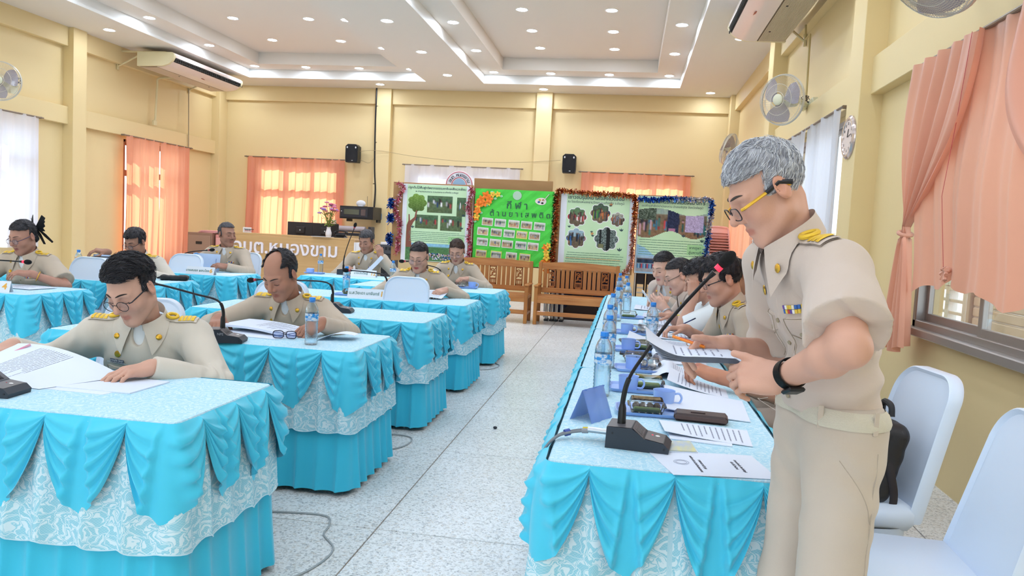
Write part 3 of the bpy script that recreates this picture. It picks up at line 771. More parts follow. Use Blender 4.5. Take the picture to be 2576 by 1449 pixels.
# ------------------------------------------------------------------ back of the hall
def cmesh(name, C, w, h, mask=None, curve=None):
    """printed picture: a grid of colours C (ny, nx, 3 sRGB 0..1, first row at the top) in the XZ plane facing -Y, lower left at 0,0"""
    ny, nx = C.shape[:2]; X, Z = np.meshgrid(np.linspace(0, w, nx), np.linspace(h, 0, ny)); Y = np.zeros_like(X)
    if curve is not None: X, Z = curve(X, Z)
    v = np.stack([X, Y, Z], -1).reshape(-1, 3); f = []
    for j in range(ny-1):
        for i in range(nx-1):
            if mask is None or mask[j, i]: f.append((j*nx+i, (j+1)*nx+i, (j+1)*nx+i+1, j*nx+i+1))
    me = bpy.data.meshes.new(name); me.from_pydata(v.tolist(), [], f); me.materials.append(mat('printed_picture', '#ffffff', .35, attr='Col', spec=.3))
    c = C.reshape(-1, 3); l = np.where(c <= .04045, c/12.92, ((c+.055)/1.055)**2.4)
    a = me.color_attributes.new('Col', 'FLOAT_COLOR', 'POINT'); a.data.foreach_set('color', np.concatenate([l, np.ones((len(l), 1))], 1).ravel().astype(np.float32))
    return me
def hexc(h): h = h.lstrip('#'); return np.array([int(h[i:i+2], 16)/255 for i in (0, 2, 4)])
def scene_pic(nx, ny, top, mid, low, people, seed, hz=.45, tones=None):
    """a blurred snapshot: sky or trees over ground with little figures"""
    r = np.random.RandomState(seed); C = np.zeros((ny, nx, 3)); yy = np.linspace(0, 1, ny)
    for j, y in enumerate(yy):
        c = hexc(top) if y < hz-.15 else (hexc(mid) if y < hz+.08 else hexc(low)); C[j] = c
    C += r.normal(0, .05, C.shape[:2])[..., None]+r.normal(0, .02, C.shape)
    tn = [hexc(t) for t in (tones or ['#23324f', '#e8e6ea', '#2f4a86', '#b03a3f', '#1d1d22', '#3a6fa8'])]
    for k in range(people):
        x = r.randint(1, nx-2); y0 = int((hz-.08+r.rand()*.28)*ny); h = max(2, int(ny*(.14+.26*r.rand()))); c = tn[r.randint(len(tn))]; w = 1 if nx < 26 else 2
        y1 = min(ny-1, y0+h); C[y0:y1, x:x+w] = c*(.8+.4*r.rand()); C[max(0, y0-max(1, ny//14)):y0, x:x+w] = hexc('#6b4a3c')*(.5+.6*r.rand())
    for _ in range(1): C = (C+np.roll(C, 1, 0)*.5+np.roll(C, -1, 0)*.5+np.roll(C, 1, 1)*.5+np.roll(C, -1, 1)*.5)/3
    return np.clip(C*1.0, 0, 1)
Mcard = mat('brown_board', '#b58a5e', .8, noise=((3, 3, 14), '#a87d52', .4))
Mbacking = mat('white_vinyl', '#eeeff5', .5)
Mtube = mat('chrome_tube', '#c9ccd0', .3, .85)
Mdk = mat('dark_print', '#20404a', .5)
Mtxt = mat('small_print', '#6f9a7a', .6)
Morange_t = mat('orange_print', '#e08a4a', .6)
BY = 11.5
def board(name, label, x0, x1, z0, z1, legs=True):
    t = thing(name, label, 'display board', ((x0+x1)/2, BY, 0)); w = x1-x0
    MB().box((0, .02, (z0+z1)/2), (w, .03, z1-z0), .003).build('panel', Mcard, t)
    if legs:
        for s in (-1, 1): MB().tube([(s*(w/2-.03), .055, z1-.05), (s*(w/2-.03), .055, .02)], .014, 10).tube([(s*(w/2-.03), .055-.22, .012), (s*(w/2-.03), .055+.22, .012)], .014, 8).build('stand_leg', Mtube, t)
    return t
def text_lines(t, x0, x1, zs, y, m=Mtxt, h=.008, jag=.12, seed=0):
    r = random.Random(seed); b = MB()
    for z in zs:
        x = x0+r.uniform(0, .03)
        xe = x1-r.uniform(0, jag)*(x1-x0)
        while x < xe:
            w = r.uniform(.03, .10); b.box((x+w/2, y, z+r.uniform(-.0008, .0008)), (w*.93, .0012, h)); x += w
    o = b.build('small_print', m, t, ang=0); o['kind'] = 'stuff'; return o
def photo(t, name, C, x, z, w, h, y, border=None, rot=0., mask=None):
    if border:
        f = MB().box((0, 0, 0), (w+.02, .002, h+.02)).build('photo_border', border, t, (x+w/2, y+.0012, z+h/2), ang=0); f.rotation_euler = (0, rot, 0)
        o = link(name, cmesh(name, C, w, h, mask), f, (-w/2, -.0018, -h/2))
    else: o = link(name, cmesh(name, C, w, h, mask), t, (x, y, z)); o.rotation_euler = (0, rot, 0)
    return o
GREEN_T, GREEN_M = '#5d7f55', '#3d5c3a'
def flower_mask(nx, ny, lobes=8, k=.80):
    Y, X = np.mgrid[0:ny-1, 0:nx-1]; x = (X+.5)/(nx-1)*2-1; y = (Y+.5)/(ny-1)*2-1; a = np.arctan2(y, x); r = np.hypot(x, y)
    return r < k+.16*np.abs(np.cos(a*lobes/2))
def leaf_sprig(t, x, z, y, s=.03, m=Mdk):
    b = MB()
    for a in (-.7, 0, .7):
        d = np.array([math.sin(a), math.cos(a)]); p = np.array([x, z]); n = np.array([d[1], -d[0]])
        b.prism([(q[0], y, q[1]) for q in (p, p+d*s*.5+n*s*.16, p+d*s, p+d*s*.5-n*s*.16)], (0, -.001, 0))
    return b.build('leaf_sprig', m, t, ang=0)
Mppr = mat('green_poster_print', '#d8efcc', .4, noise=((2.5, 2.5, 2.5), '#c2e6b2', .35))
# --- board A: tree planting
A = board('poster_board', 'brown display board with tree planting poster edged in pink tinsel', -3.67, -2.40, .77, 1.99)
MB().box((.055, .001, 1.375), (1.06, .004, 1.19)).build('backing', Mbacking, A, ang=0)
MB().box((.065, -.003, 1.375), (.94, .003, 1.18)).build('print', Mppr, A, ang=0)
x0 = -.405
m_ = MB(); put_text(m_, 'ปลูกต้นไม้ฟื้นฟูทรัพยากรธรรมชาติและสิ่งแวดล้อม', .047, (.065, -.006, 1.915), bold=.0006); m_.build('title', Mdk, A, ang=0)
m_ = MB(); put_text(m_, 'ณ ป่าชุมชนหนองขาม ต.หนองขาม อ.แก้งคร้อ จ.ชัยภูมิ', .032, (.065, -.006, 1.858)); m_.build('subtitle', Mdk, A, ang=0)
trunk = MB()
for p, r_ in (([(-.36, 1.05), (-.365, 1.25), (-.36, 1.42)], [.055, .04, .022]), ([(-.362, 1.35), (-.30, 1.42), (-.27, 1.55)], [.03, .024, .012]), ([(-.36, 1.38), (-.39, 1.5)], [.02, .01])):
    trunk.tube([(x, -.006, z) for x, z in smooth_path(p, 5)], np.interp(np.linspace(0, 1, len(smooth_path(p, 5))), np.linspace(0, 1, len(r_)), r_), 6, flat=.05)
trunk = MB().prism([(x, -.0055, z) for x, z in ((-.40, .99), (-.30, .99), (-.325, 1.15), (-.325, 1.30), (-.29, 1.38), (-.25, 1.43), (-.235, 1.56), (-.255, 1.57), (-.275, 1.46), (-.32, 1.42), (-.345, 1.40), (-.355, 1.50), (-.372, 1.50), (-.37, 1.40), (-.395, 1.33), (-.40, 1.2))], (0, -.001, 0)); trunk.build('tree_trunk_print', mat('tree_trunk_print', '#8a5140', .6), A, ang=0)
cr = np.zeros((64, 64, 3)); rs_ = np.random.RandomState(3)
for j in range(64):
    for i in range(64): cr[j, i] = hexc('#7fa548')*(1-j/64*.4)+.05*math.sin(.5*i+1.7*math.sin(.4*j))*math.cos(.45*j+i*.2)+rs_.normal(0, .02)
photo(A, 'tree_crown_print', np.clip(cr, 0, 1), -.40, 1.53, .32, .30, -.0055, mask=flower_mask(64, 64, 7))
for (x, z, w, h, sd, n) in ((-.08, 1.54, .40, .26, 1, 12), (.39, 1.50, .14, .29, 2, 4), (-.26, 1.29, .36, .21, 3, 9), (.14, 1.27, .34, .23, 4, 8)):
    photo(A, 'photo', scene_pic(34, 24, '#54704e', '#476648', '#5b6b48', n, sd, .3), x, z, w, h, -.006)
text_lines(A, -.36, .52, [1.235-.028*k for k in range(6)], -.006, seed=1)
MB().box((.40, -.0065, 1.125), (.24, .002, .11), .0).build('caption_tag', mat('caption_tag_green', '#a7d79a', .5), A, ang=0)
m_ = MB(); put_text(m_, 'รวมพลัง', .045, (.40, -.0085, 1.15)); put_text(m_, 'สร้างป่าใหญ่', .045, (.40, -.0085, 1.095)); m_.build('caption', Mdk, A, ang=0)
land = scene_pic(70, 30, '#8fc1dd', '#4f7a4d', '#55804f', 0, 8, .35)
rs_ = np.random.RandomState(5)
for k in range(260):
    i, j = rs_.randint(16, 68), rs_.randint(16, 26); land[j:j+2, i:i+1] = [hexc('#2a4f9c'), hexc('#e9e4e6'), hexc('#c79ea0'), hexc('#22242f'), hexc('#5a86c9')][rs_.randint(5)]
photo(A, 'photo', np.clip(land, 0, 1), -.40, .79, .93, .27, -.0058)
for x, z in ((.50, 1.50), (.48, 1.30), (-.30, 1.29)): leaf_sprig(A, x, z, -.0075, .045)
# --- board B: green sports board and the brown board behind it
B2 = thing('backing_board', 'plain brown board standing behind the green poster', 'board', (-1.80, BY+.10, 0))
MB().box((0, 0, 1.44), (1.22, .025, 1.33), .003).build('panel', Mcard, B2)
for s in (-1, 1): MB().tube([(s*.58, .03, 2.0), (s*.58, .03, .02)], .014, 10).build('stand_leg', Mtube, B2)
Mgreen = mat('green_crepe_paper', '#57e04d', .6, noise=((3, 3, 3), '#4dd046', .3))
B = thing('poster_board', 'bright green poster board with rows of small photographs and orange paper flowers', 'display board', (-1.755, BY-.02, 0))
w = MB(); n = 24
G = np.array([[(-.605+1.21*i/n, .004*math.sin(5*i+2*j), .80+1.145*j/n+.006*math.sin(.9*i)*(j == 0)) for j in range(n+1)] for i in range(n+1)])
MB().grid(G).grid(G+np.array([0, .03, 0]), flip=True).box((0, .018, 1.372), (1.2, .02, 1.13)).build('panel', Mgreen, B, ang=0)
Mdarkg = mat('handwritten_title', '#33624c', .6)
m_ = MB(); put_text(m_, 'กี ฬ า', .150, (.05, -.006, 1.705), bold=.0015); put_text(m_, 'ต้ า น ย า เ ส พ ติ ด', .118, (.10, -.006, 1.575), bold=.0012); m_.build('title', Mdarkg, B, ang=0)
MB().lathe([(.0001, -.003), (.066, -.003), (.068, 0)], 28, (.045, -.008, 1.86), R=rotm(PI/2)@rotm(PI)).build('round_seal', mat('pale_seal', '#b9d6bd', .6), B)
pal = MB(); a = np.linspace(0, 2*PI, 22)[:-1]
pal.prism([(.42+.085*math.cos(q)*(1-.15*math.cos(q)), -.004, 1.79+.055*math.sin(q)) for q in a], (0, -.003, 0)); pal.build('palette_sticker', mat('sticker_white', '#efe2dc', .5), B)
for q, c in ((.9, '#b5563f'), (2.2, '#d8b23c'), (3.6, '#3f4f9c'), (5.0, '#222222')):
    MB().sphere((.42+.045*math.cos(q), -.008, 1.79+.026*math.sin(q)), (.020, .003, .015), 10, 6).build('paint_dab', mat('dab_'+c[1:], c, .5), B)
MB().tube([(.45, -.010, 1.80), (.53, -.010, 1.90)], .006, 6).build('brush_sticker', mat('sticker_white', '#efe2dc', .5), B)
Mwb = mat('photo_white_border', '#f2f2ec', .6); Myb = mat('photo_yellow_border', '#e9ee6a', .6)
rows = [(1.395, [-.47, -.27, -.06, .135, .335]), (1.245, [-.535, -.325, -.125, .07, .265]), (1.085, [-.535, -.335, -.145, .065, .25]), (.905, [-.545, -.31, -.075, .135])]
k = 0
for zi, (z, xs_) in enumerate(rows):
    for x in xs_:
        k += 1; yb_ = k in (9, 16, 17, 19)
        photo(B, 'photo', scene_pic(18, 12, '#d9d7cf', ['#b8a98f', '#9a8d74', '#7e8f78'][k % 3], ['#d0b083', '#c3a27d', '#c9c3b8'][k % 3], 5+k % 4, 40+k, .4), x, z-.008*(xs_.index(x)), .15, .098, -.008, Myb if yb_ else Mwb, rot=.05)
Mor, Mye, Mmint = mat('orange_paper', '#ff8a2a', .6), mat('yellow_paper', '#ffd24a', .6), mat('mint_paper', '#a8e8b8', .6)
def paper_flower(t, x, z, y, r, m, petals=5, rot=0., curl=.4):
    b = MB()
    for k in range(petals):
        a = rot+k*2*PI/petals; d = np.array([math.cos(a), 0, math.sin(a)]); n = np.array([-d[2], 0, d[0]]); o = np.array([x, y, z])
        P_ = [[o+d*r*u+n*r*.34*math.sin(PI*min(1, u*.96+.02))**.7*s+np.array([0, -r*curl*u*(1-.3*u)+.15*r*abs(s), 0]) for s in (-1, 0, 1)] for u in np.linspace(.02, 1, 5)]
        b.grid(P_).grid(np.array(P_)+np.array([0, .0015, 0]), flip=True)
    f = b.build('paper_flower', m, t, ang=60); MB().sphere((x, y-.008, z), (.008, .006, .008), 8, 6).build('flower_centre', Morange_t, f); return f
fl = [(-.43, 1.84, .075, 0), (-.50, 1.775, .07, 0), (-.38, 1.785, .07, 0), (-.54, 1.70, .07, 0), (-.46, 1.72, .06, 0), (-.555, 1.60, .065, 0), (-.57, 1.50, .06, 0), (-.33, 1.86, .05, 1), (-.25, 1.865, .05, 1), (-.385, 1.735, .05, 1), (-.55, 1.64, .05, 1), (-.56, 1.52, .05, 1),
      (.52, 1.10, .06, 0), (.535, 1.02, .055, 1), (.545, .95, .06, 1), (.53, .88, .075, 0), (.57, .83, .08, 0), (.555, .75, .06, 0), (.47, .83, .045, 1), (.56, 1.13, .05, 1)]
for i, (x, z, r_, k) in enumerate(fl): paper_flower(B, x, z, -.022-.006*(i % 3), r_, Mye if k else Mor, rot=i*.7)
for x, z in ((-.345, 1.895), (-.20, 1.84), (-.42, 1.695), (-.29, 1.80), (-.50, 1.575), (-.59, 1.44), (.45, .80), (.60, 1.06)):
    MB().sphere((x, -.014, z), (.026, .004, .018), 10, 6).build('paper_leaf', Mmint, B)
# --- board C: flower shaped photographs
Cb = board('poster_board', 'display board with flower shaped photographs framed in copper tinsel', -1.11, .075, .755, 1.95)
MB().box((.02, .001, 1.35), (1.09, .004, 1.16)).build('backing', Mbacking, Cb, ang=0)
MB().box((.035, -.003, 1.35), (.94, .003, 1.15)).build('print', Mppr, Cb, ang=0)
m_ = MB(); put_text(m_, 'เยาวชนรุ่นใหม่ ใส่ใจสิ่งแวดล้อม', .070, (.0, -.006, 1.875), bold=.001); m_.build('title', Mdk, Cb, ang=0)
m_ = MB(); put_text(m_, 'ณ โรงเรียนหนองขามวิทยา อ.แก้งคร้อ จ.ชัยภูมิ', .046, (.0, -.006, 1.81)); m_.build('subtitle', Mdk, Cb, ang=0)
Mwh = mat('white_print', '#f4f6f2', .5)
for (x, z, r_, sd, tp, tn) in ((-.27, 1.585, .15, 61, '#5f7f58', ['#b0242e', '#2a2430', '#d8443f', '#7a5a48', '#e2d9d2']), (.075, 1.655, .155, 62, '#4a5f4a', ['#c9622e', '#24304f', '#1f2f50', '#b5885c', '#5bb04a']),
                               (.335, 1.575, .11, 63, '#a7a598', ['#2b2526', '#a5603f', '#7c8596']), (-.27, 1.265, .155, 64, '#9cb6c4', ['#2f6fb8', '#20242c', '#a86b4b', '#2f4a7a']), (.185, 1.275, .185, 65, '#a9b9c6', ['#161a1a', '#1f2622', '#2b332c'])):
    nx = 40; b = MB(); a = np.linspace(0, 2*PI, 65)[:-1]
    b.prism([(x+r_*1.06*(.82+.16*abs(math.cos(q*4)))*math.cos(q), -.0045, z+r_*1.06*(.82+.16*abs(math.cos(q*4)))*math.sin(q)) for q in a], (0, -.001, 0)); b.build('photo_outline', Mwh, Cb, ang=0)
    pc = scene_pic(nx, nx, tp, tp, '#6b5a48', 26 if sd < 65 else 0, sd, .35, tn)
    if sd == 65:
        r5 = np.random.RandomState(9); pc[:] = hexc('#5d6a66'); pc += r5.normal(0, .16, (nx, nx))[..., None]; pc[:, 9:12] = .07; pc[:, 20:26] = .06; pc[28:, 8:16] = hexc('#7a7a55')
    photo(Cb, 'photo', np.clip(pc, 0, 1), x-r_, z-r_, 2*r_, 2*r_, -.0062, mask=flower_mask(nx, nx))
for x, z, s in ((-.38, 1.42, .04), (.40, 1.40, .05), (-.02, 1.30, .04), (.39, 1.10, .06), (.22, 1.76, .04), (-.04, 1.36, .035)): leaf_sprig(Cb, x, z, -.006, s)
for x, z in ((.225, 1.79), (-.03, 1.345)): paper_flower(Cb, x, z, -.006, .028, Morange_t, 5, .3, .1)
text_lines(Cb, -.42, .46, [1.05-.034*k for k in range(8)], -.006, seed=2); text_lines(Cb, -.42, .46, [1.05-.034*2.5], -.0065, Morange_t, .006, seed=3)
# --- board D: youth camp
D = board('poster_board', 'display board with wavy band of photographs framed in blue and silver tinsel', .10, 1.19, .79, 1.96)
MB().box((.0, .001, 1.37), (1.07, .004, 1.15)).build('backing', Mbacking, D, ang=0)
MB().box((-.02, -.003, 1.37), (1.0, .003, 1.14)).build('print', Mppr, D, ang=0)
m_ = MB(); put_text(m_, 'ค่ายเยาวชนคนรักษ์สิ่งแวดล้อม ปีที่ 5', .066, (-.04, -.006, 1.865), bold=.001); m_.build('title', Mdk, D, ang=0)
m_ = MB(); put_text(m_, 'เขตห้ามล่าสัตว์ป่าบึงละหาน อำเภอจัตุรัส จังหวัดชัยภูมิ', .043, (-.04, -.006, 1.80)); m_.build('subtitle', Mdk, D, ang=0)
nx, ny = 84, 40; r_ = np.random.RandomState(17)
pc = scene_pic(nx, ny, '#9fb3a5', '#7d6a55', '#8a6a4e', 50, 71, .35, ['#1f2a4f', '#c23a40', '#2f6f6a', '#d9a9b9', '#2a2c33', '#2c7fa8'])
pc[:16, :22] = hexc('#4d5a4a')+r_.normal(0, .12, (16, 22))[..., None]; pc[2:34, 36:50] = hexc('#232a4a')+r_.normal(0, .04, (32, 14))[..., None]; pc[26:38, 38:46] = hexc('#b77a99'); pc[8:30, 58:80] = hexc('#b9a9cc')+r_.normal(0, .06, (22, 22))[..., None]
Y, X = np.mgrid[0:ny-1, 0:nx-1]; x = X/nx; y = Y/ny
mk = (y > .10+.10*np.sin(6*x+3.6)-.12*np.exp(-((x-.45)/.2)**2)*.5) & (y < .86+.12*np.sin(9*x+.5)-.05*x)
photo(D, 'photo', np.clip(pc, 0, 1), -.52, 1.33, .99, .44, -.006, mask=mk)
text_lines(D, -.50, .44, [1.30-.036*k for k in range(7)], -.006, seed=4, jag=.3)
for nm, pts, c in (('mountain_print', [(-.52, 1.23), (-.40, 1.18), (-.20, 1.02), (0, .93), (.2, .98), (.48, 1.02), (.48, .80), (-.52, .80)], '#9cc9e6'),):
    MB().prism([(x, -.0045, z) for x, z in pts], (0, -.0008, 0)).build(nm, mat(nm, c, .5), D, ang=0)
MB().box((.33, -.0065, 1.18), (.23, .002, .15)).build('caption_tag', mat('caption_tag_green', '#a7d79a', .5), D, ang=0)
m_ = MB(); put_text(m_, 'จากภูผา', .055, (.33, -.0085, 1.21)); put_text(m_, 'สู่มหานที', .055, (.33, -.0085, 1.14)); m_.build('caption', Mdk, D, ang=0)
pc = scene_pic(60, 26, '#a9c7dc', '#8ea3b8', '#a3a3a8', 0, 81, .3)
for k in range(26):
    i = 2+k*2; pc[5:12, i:i+2] = hexc('#26364f')*(.7+.6*r_.rand()); pc[4:6, i:i+1] = hexc('#7a5848'); pc[13:20, i:i+2] = [hexc('#4a7fae'), hexc('#8fb4cf'), hexc('#33506f'), hexc('#c24a52')][k % 4]
photo(D, 'photo', np.clip(pc, 0, 1), -.52, .82, .62, .24, -.006)
for x, z in ((.15, 1.36), (.42, 1.30)): leaf_sprig(D, x, z, -.0075, .05)
# --- tinsel garlands
def tinsel(label, path, cols, n, r=.032, seed=0, name='tinsel_garland'):
    """thick fringe of foil strips along a path; colours change along it"""
    rg = np.random.RandomState(seed); P_ = smooth_path(path, 10); d = np.linalg.norm(np.diff(P_, axis=0), axis=1); cu = np.r_[0, np.cumsum(d)]
    b = MB(); b.tube(P_, .004, 5)
    for k in range(n):
        s = rg.rand(); c = np.array([np.interp(s*cu[-1], cu, P_[:, i]) for i in range(3)]); a = unit(rg.normal(0, 1, 3)); q = unit(np.cross(a, rg.normal(0, 1, 3)))
        l, w = 1.25*r*(.7+.7*rg.rand()), r*.14*(.8+.8*rg.rand()); g = np.array([0, -.5*l*rg.rand(), -.3*l*rg.rand()])
        ci = int(np.clip(s*len(cols)+rg.normal(0, .25), 0, len(cols)-1)); b.m(rg.randint(len(cols[ci])) + sum(len(x) for x in cols[:ci]))
        b.add([c-q*w, c+q*w, c+a*l+g+q*w, c+a*l+g-q*w], [(0, 1, 2, 3)])
    ms = [mat('foil_'+c[1:], c, .25, .55, spec=.6) for x in cols for c in x]
    return tag(b.build(name, ms, ang=0), label, 'tinsel')
PK = ['#d9718a', '#c2485f', '#f3c9d2']; CO = ['#c9682f', '#a8431f', '#e59a4f', '#8a2f1a']; RG = ['#e3a58f', '#c77a66', '#f3d3c6']; BL = ['#1f4fb8', '#153a8c', '#4b8fe0']; SV = ['#d8d3d0', '#b3b7c4', '#f0e3d6']
yt = BY-.035
tinsel('pink tinsel wound down the left edge of the tree planting poster', [(-3.60, yt, 1.97), (-3.50, yt, 1.93), (-3.53, yt, 1.83), (-3.58, yt, 1.72), (-3.62, yt, 1.60), (-3.58, yt, 1.47), (-3.53, yt, 1.36), (-3.53, yt, 1.2), (-3.57, yt, 1.08), (-3.54, yt, .97), (-3.57, yt, .88)], [PK], 620, .034, 1)
tinsel('pink tinsel down the right edge of the tree planting poster', [(-2.44, yt, 1.95), (-2.40, yt, 1.88), (-2.45, yt, 1.75), (-2.46, yt, 1.62), (-2.40, yt, 1.5), (-2.42, yt, 1.35), (-2.43, yt, 1.2), (-2.39, yt, 1.05), (-2.41, yt, .95), (-2.46, yt, .85), (-2.56, yt, .80)], [PK], 600, .036, 2)
for k, (z, r_) in enumerate(((1.66, .05), (1.43, .04), (1.10, .07))):
    tinsel('blue foil rosette on the left edge of the tree planting board, %s of three' % ('top', 'middle', 'bottom')[k], [(-3.68, yt, z+r_), (-3.69, yt, z), (-3.68, yt, z-r_)], [BL], 150, .045, 5+k, 'foil_rosette')
tinsel('copper tinsel along the top and left edge of the flower photograph board', [(.06, yt, 1.93), (-.3, yt, 1.95), (-.7, yt, 1.95), (-1.06, yt, 1.97), (-1.10, yt, 1.9), (-1.10, yt, 1.5), (-1.11, yt, 1.1), (-1.12, yt, .82)], [CO], 1500, .036, 9)
tinsel('rose gold tinsel down the gap between the two right hand boards', [(.06, yt, 1.93), (.07, yt, 1.6), (.055, yt, 1.4), (.06, yt, 1.1), (.05, yt, .9), (-.03, yt, .80), (-.12, yt, .76)], [CO, RG, RG], 900, .036, 10)
tinsel('blue and silver tinsel along the top and right edge of the youth camp board', [(.10, yt, 1.90), (.35, yt, 1.90), (.62, yt, 1.93), (.9, yt, 1.92), (1.14, yt, 1.93), (1.17, yt, 1.8), (1.15, yt, 1.55), (1.14, yt, 1.3), (1.12, yt, 1.05), (1.11, yt, .9)], [BL, BL, BL+SV, SV, BL, SV, BL, BL+SV], 1500, .036, 11)
tinsel('green tinsel down the right edge of the bright green board', [(-1.14, yt, 1.92), (-1.135, yt, 1.5), (-1.14, yt, 1.1), (-1.15, yt, .82)], [['#1f5c2c', '#2f7a3a', '#174420']], 420, .03, 12)
# round emblem behind the boards
E_ = thing('round_emblem', 'round white emblem sign with red rim, half hidden behind the brown board', 'sign', (-2.66, BY+.16, 1.99))
MB().lathe([(.0001, -.012), (.215, -.012), (.22, -.008), (.22, .01), (.0001, .01)], 48, R=rotm(PI/2)@rotm(PI)).build('disc', mat('emblem_white', '#f3eff5', .5), E_)
for r0 in (.205, .118): MB().tube([(r0*math.cos(a), -.016, r0*math.sin(a)) for a in np.linspace(0, 2*PI, 49)[:-1]], .005, 6, closed=True).build('ring', mat('emblem_red', '#d9545f', .5), E_)
b = MB(); s_ = 'อบต.หนองขาม'
for k, ch in enumerate(s_):
    a = math.radians(158-k*13.6); put_text(b, ch, .075, (.158*math.cos(a), -.015, .158*math.sin(a)), right=(math.sin(a), 0, -math.cos(a)), up=(math.cos(a), 0, math.sin(a)), bold=.001)
b.build('lettering', mat('emblem_black', '#4a4a55', .5), E_, ang=0)
MB().lathe([(.0001, -.014), (.10, -.014)], 30, R=rotm(PI/2)@rotm(PI)).build('centre_disc', mat('emblem_blue', '#9fc0dd', .5), E_)
MB().box((0, .03, -1.0), (.03, .02, 1.98)).build('post', Mtube, E_)

# ------------------------------------------------------------------ carved wooden benches
def wood(name, c1, c2, sc=(2, 30, 30), rough=.4):
    return mat(name, c1, rough, noise=(sc, c2, .28), bump=(sc, .06), coat=.15)
Mben = wood('oiled_teak', '#c98a4b', '#a5622c', (3, 26, 26)); Mbenz = wood('oiled_teak_upright', '#c4843f', '#9c5c2a', (26, 26, 3)); Mcarve = mat('carved_panel', '#a9662f', .5, noise=((30, 30, 6), '#8d4f23', .3))
def bench(x0, x1, label, dark):
    w = x1-x0; t = thing('wooden_bench', label, 'bench', ((x0+x1)/2, 11.03, 0)); h = w/2
    for s in (-1, 1):
        MB().box((s*(h-.025), -.22, .27), (.05, .05, .54), .005).build('leg', Mbenz, t); MB().box((s*(h-.025), .20, .445), (.05, .05, .89), .005).build('leg', Mbenz, t)
        MB().box((s*(h-.025), -.01, .555), (.065, .50, .03), .008).build('arm_rest', Mben, t)
        MB().box((s*(h-.025), -.01, .14), (.04, .38, .04), .004).build('side_stretcher', Mben, t); MB().box((s*(h-.025), -.01, .38), (.04, .38, .05), .004).build('side_rail', Mben, t)
    MB().box((0, -.22, .165), (w-.09, .035, .06), .005).build('front_stretcher', Mben, t)
    MB().box((0, -.225, .355), (w-.09, .03, .085), .005).build('apron', Mben, t)
    pr = [(-h+.03, .90)]+[(x, .875+.03*math.cos(x/h*PI/2)) for x in np.linspace(-h+.05, h-.05, 15)]+[(h-.03, .86), (h-.03, .79), (-h+.03, .79)]
    MB().prism([(x, .185, z) for x, z in pr], (0, .035, 0)).build('top_rail', Mben, t)
    MB().box((0, .20, .475), (w-.08, .035, .075), .005).build('lower_rail', Mben, t)
    for k in range(5): MB().box((0, -.19+k*.092, .405), (w-.03, .084, .022), .005).build('seat_slat', Mben, t)
    sl_ = MB().box((0, 0, 0), (.052, .018, .285), .003).mesh('back_slat', Mbenz)
    pans = [-.33*w, 0, .33*w] if True else []
    xs_ = []
    for a, b_ in ((-h+.06, pans[0]-.06), (pans[0]+.06, pans[1]-.06), (pans[1]+.06, pans[2]-.06), (pans[2]+.06, h-.06)):
        n = max(2, round((b_-a)/.075)) if b_-a > .1 else 1
        for k in range(n): xs_.append(a+(b_-a)*(k+.5)/n)
    for x in xs_: link('back_slat', sl_, t, (x, .20, .655))
    for px in pans:     # fretwork panel: a frame with scrolls and a row of small bars
        b = MB()
        for s in (-1, 1): b.box((s*.048, 0, 0), (.016, .02, .285), .002)
        b.box((0, 0, -.128), (.11, .02, .03), .002); b.box((0, 0, .13), (.11, .02, .026), .002); b.box((0, 0, -.055), (.09, .02, .022), .002)
        for x in (-.03, -.012, .012, .03): b.box((x, 0, -.09), (.010, .018, .06), .002)
        for q, (cx, cz, rr, a0, a1) in enumerate(((-.014, .075, .026, 0, 5.2), (.018, .06, .022, 2.6, 8.0), (.0, .015, .028, 1.0, 5.8), (-.02, -.015, .016, 0, 4.5), (.024, -.005, .014, 3, 8))):
            b.tube([(cx+rr*(1-.1*k)*math.cos(a0+(a1-a0)*k/9), 0, cz+rr*(1-.1*k)*math.sin(a0+(a1-a0)*k/9)) for k in range(10)], .0085, 6)
        b.tube([(-.045, 0, .10), (-.01, 0, .02), (.04, 0, .11)], .007, 6); b.tube([(-.045, 0, -.03), (.0, 0, .03), (.045, 0, .04)], .007, 6)
        b.build('carved_panel', Mcarve, t, (px, .20, .655))
    return t
bench(-1.29, -.10, 'carved teak bench at the end of the aisle, right of its twin', 1)
bench(-2.58, -1.38, 'carved teak bench behind the rows of tables, below the green board', 0)

# ------------------------------------------------------------------ counter with the office name
Mlam = mat('oak_laminate', '#d9b27c', .45, noise=((.8, .8, 30), '#c89c64', .3))
Mlamw = mat('white_end_panel', '#f4efee', .5)
cx0, cx1, cy = -6.58, -4.42, 11.9
ct = thing('wooden_counter', 'oak laminate counter desk with white raised Thai lettering on its front', 'counter', ((cx0+cx1)/2, cy, 0))
w = cx1-cx0
MB().box((0, .015, .514), (w, .03, 1.028), .002).build('front_panel', Mlam, ct); MB().box((0, .17, 1.045), (w, .34, .03), .002).build('top_shelf', Mlam, ct)
MB().box((0, .45, .735), (w-.04, .60, .03), .002).build('work_top', Mlam, ct)
MB().box((w/2+.012, .35, .50), (.024, .74, 1.0), .002).build('end_panel', Mlamw, ct); MB().box((-w/2+.012, .38, .52), (.024, .7, 1.03), .002).build('end_panel', Mlam, ct)
MB().box((w/2+.05, .012, .50), (.10, .02, 1.0), .002).build('front_trim', Mlamw, ct)
m_ = MB(); put_text(m_, 'อบต.หนองขาม', .315, (-.115, -.013, .835), depth=.012, bold=.004); lt = m_.build('lettering', mat('white_acrylic_letters', '#f7eef4', .4), ct, ang=30)
Mblk = mat('black_plastic', '#1c1c20', .4); Mblk2 = mat('dark_grey_plastic', '#33343a', .5); Mscr = mat('black_panel_back', '#2b2628', .5)
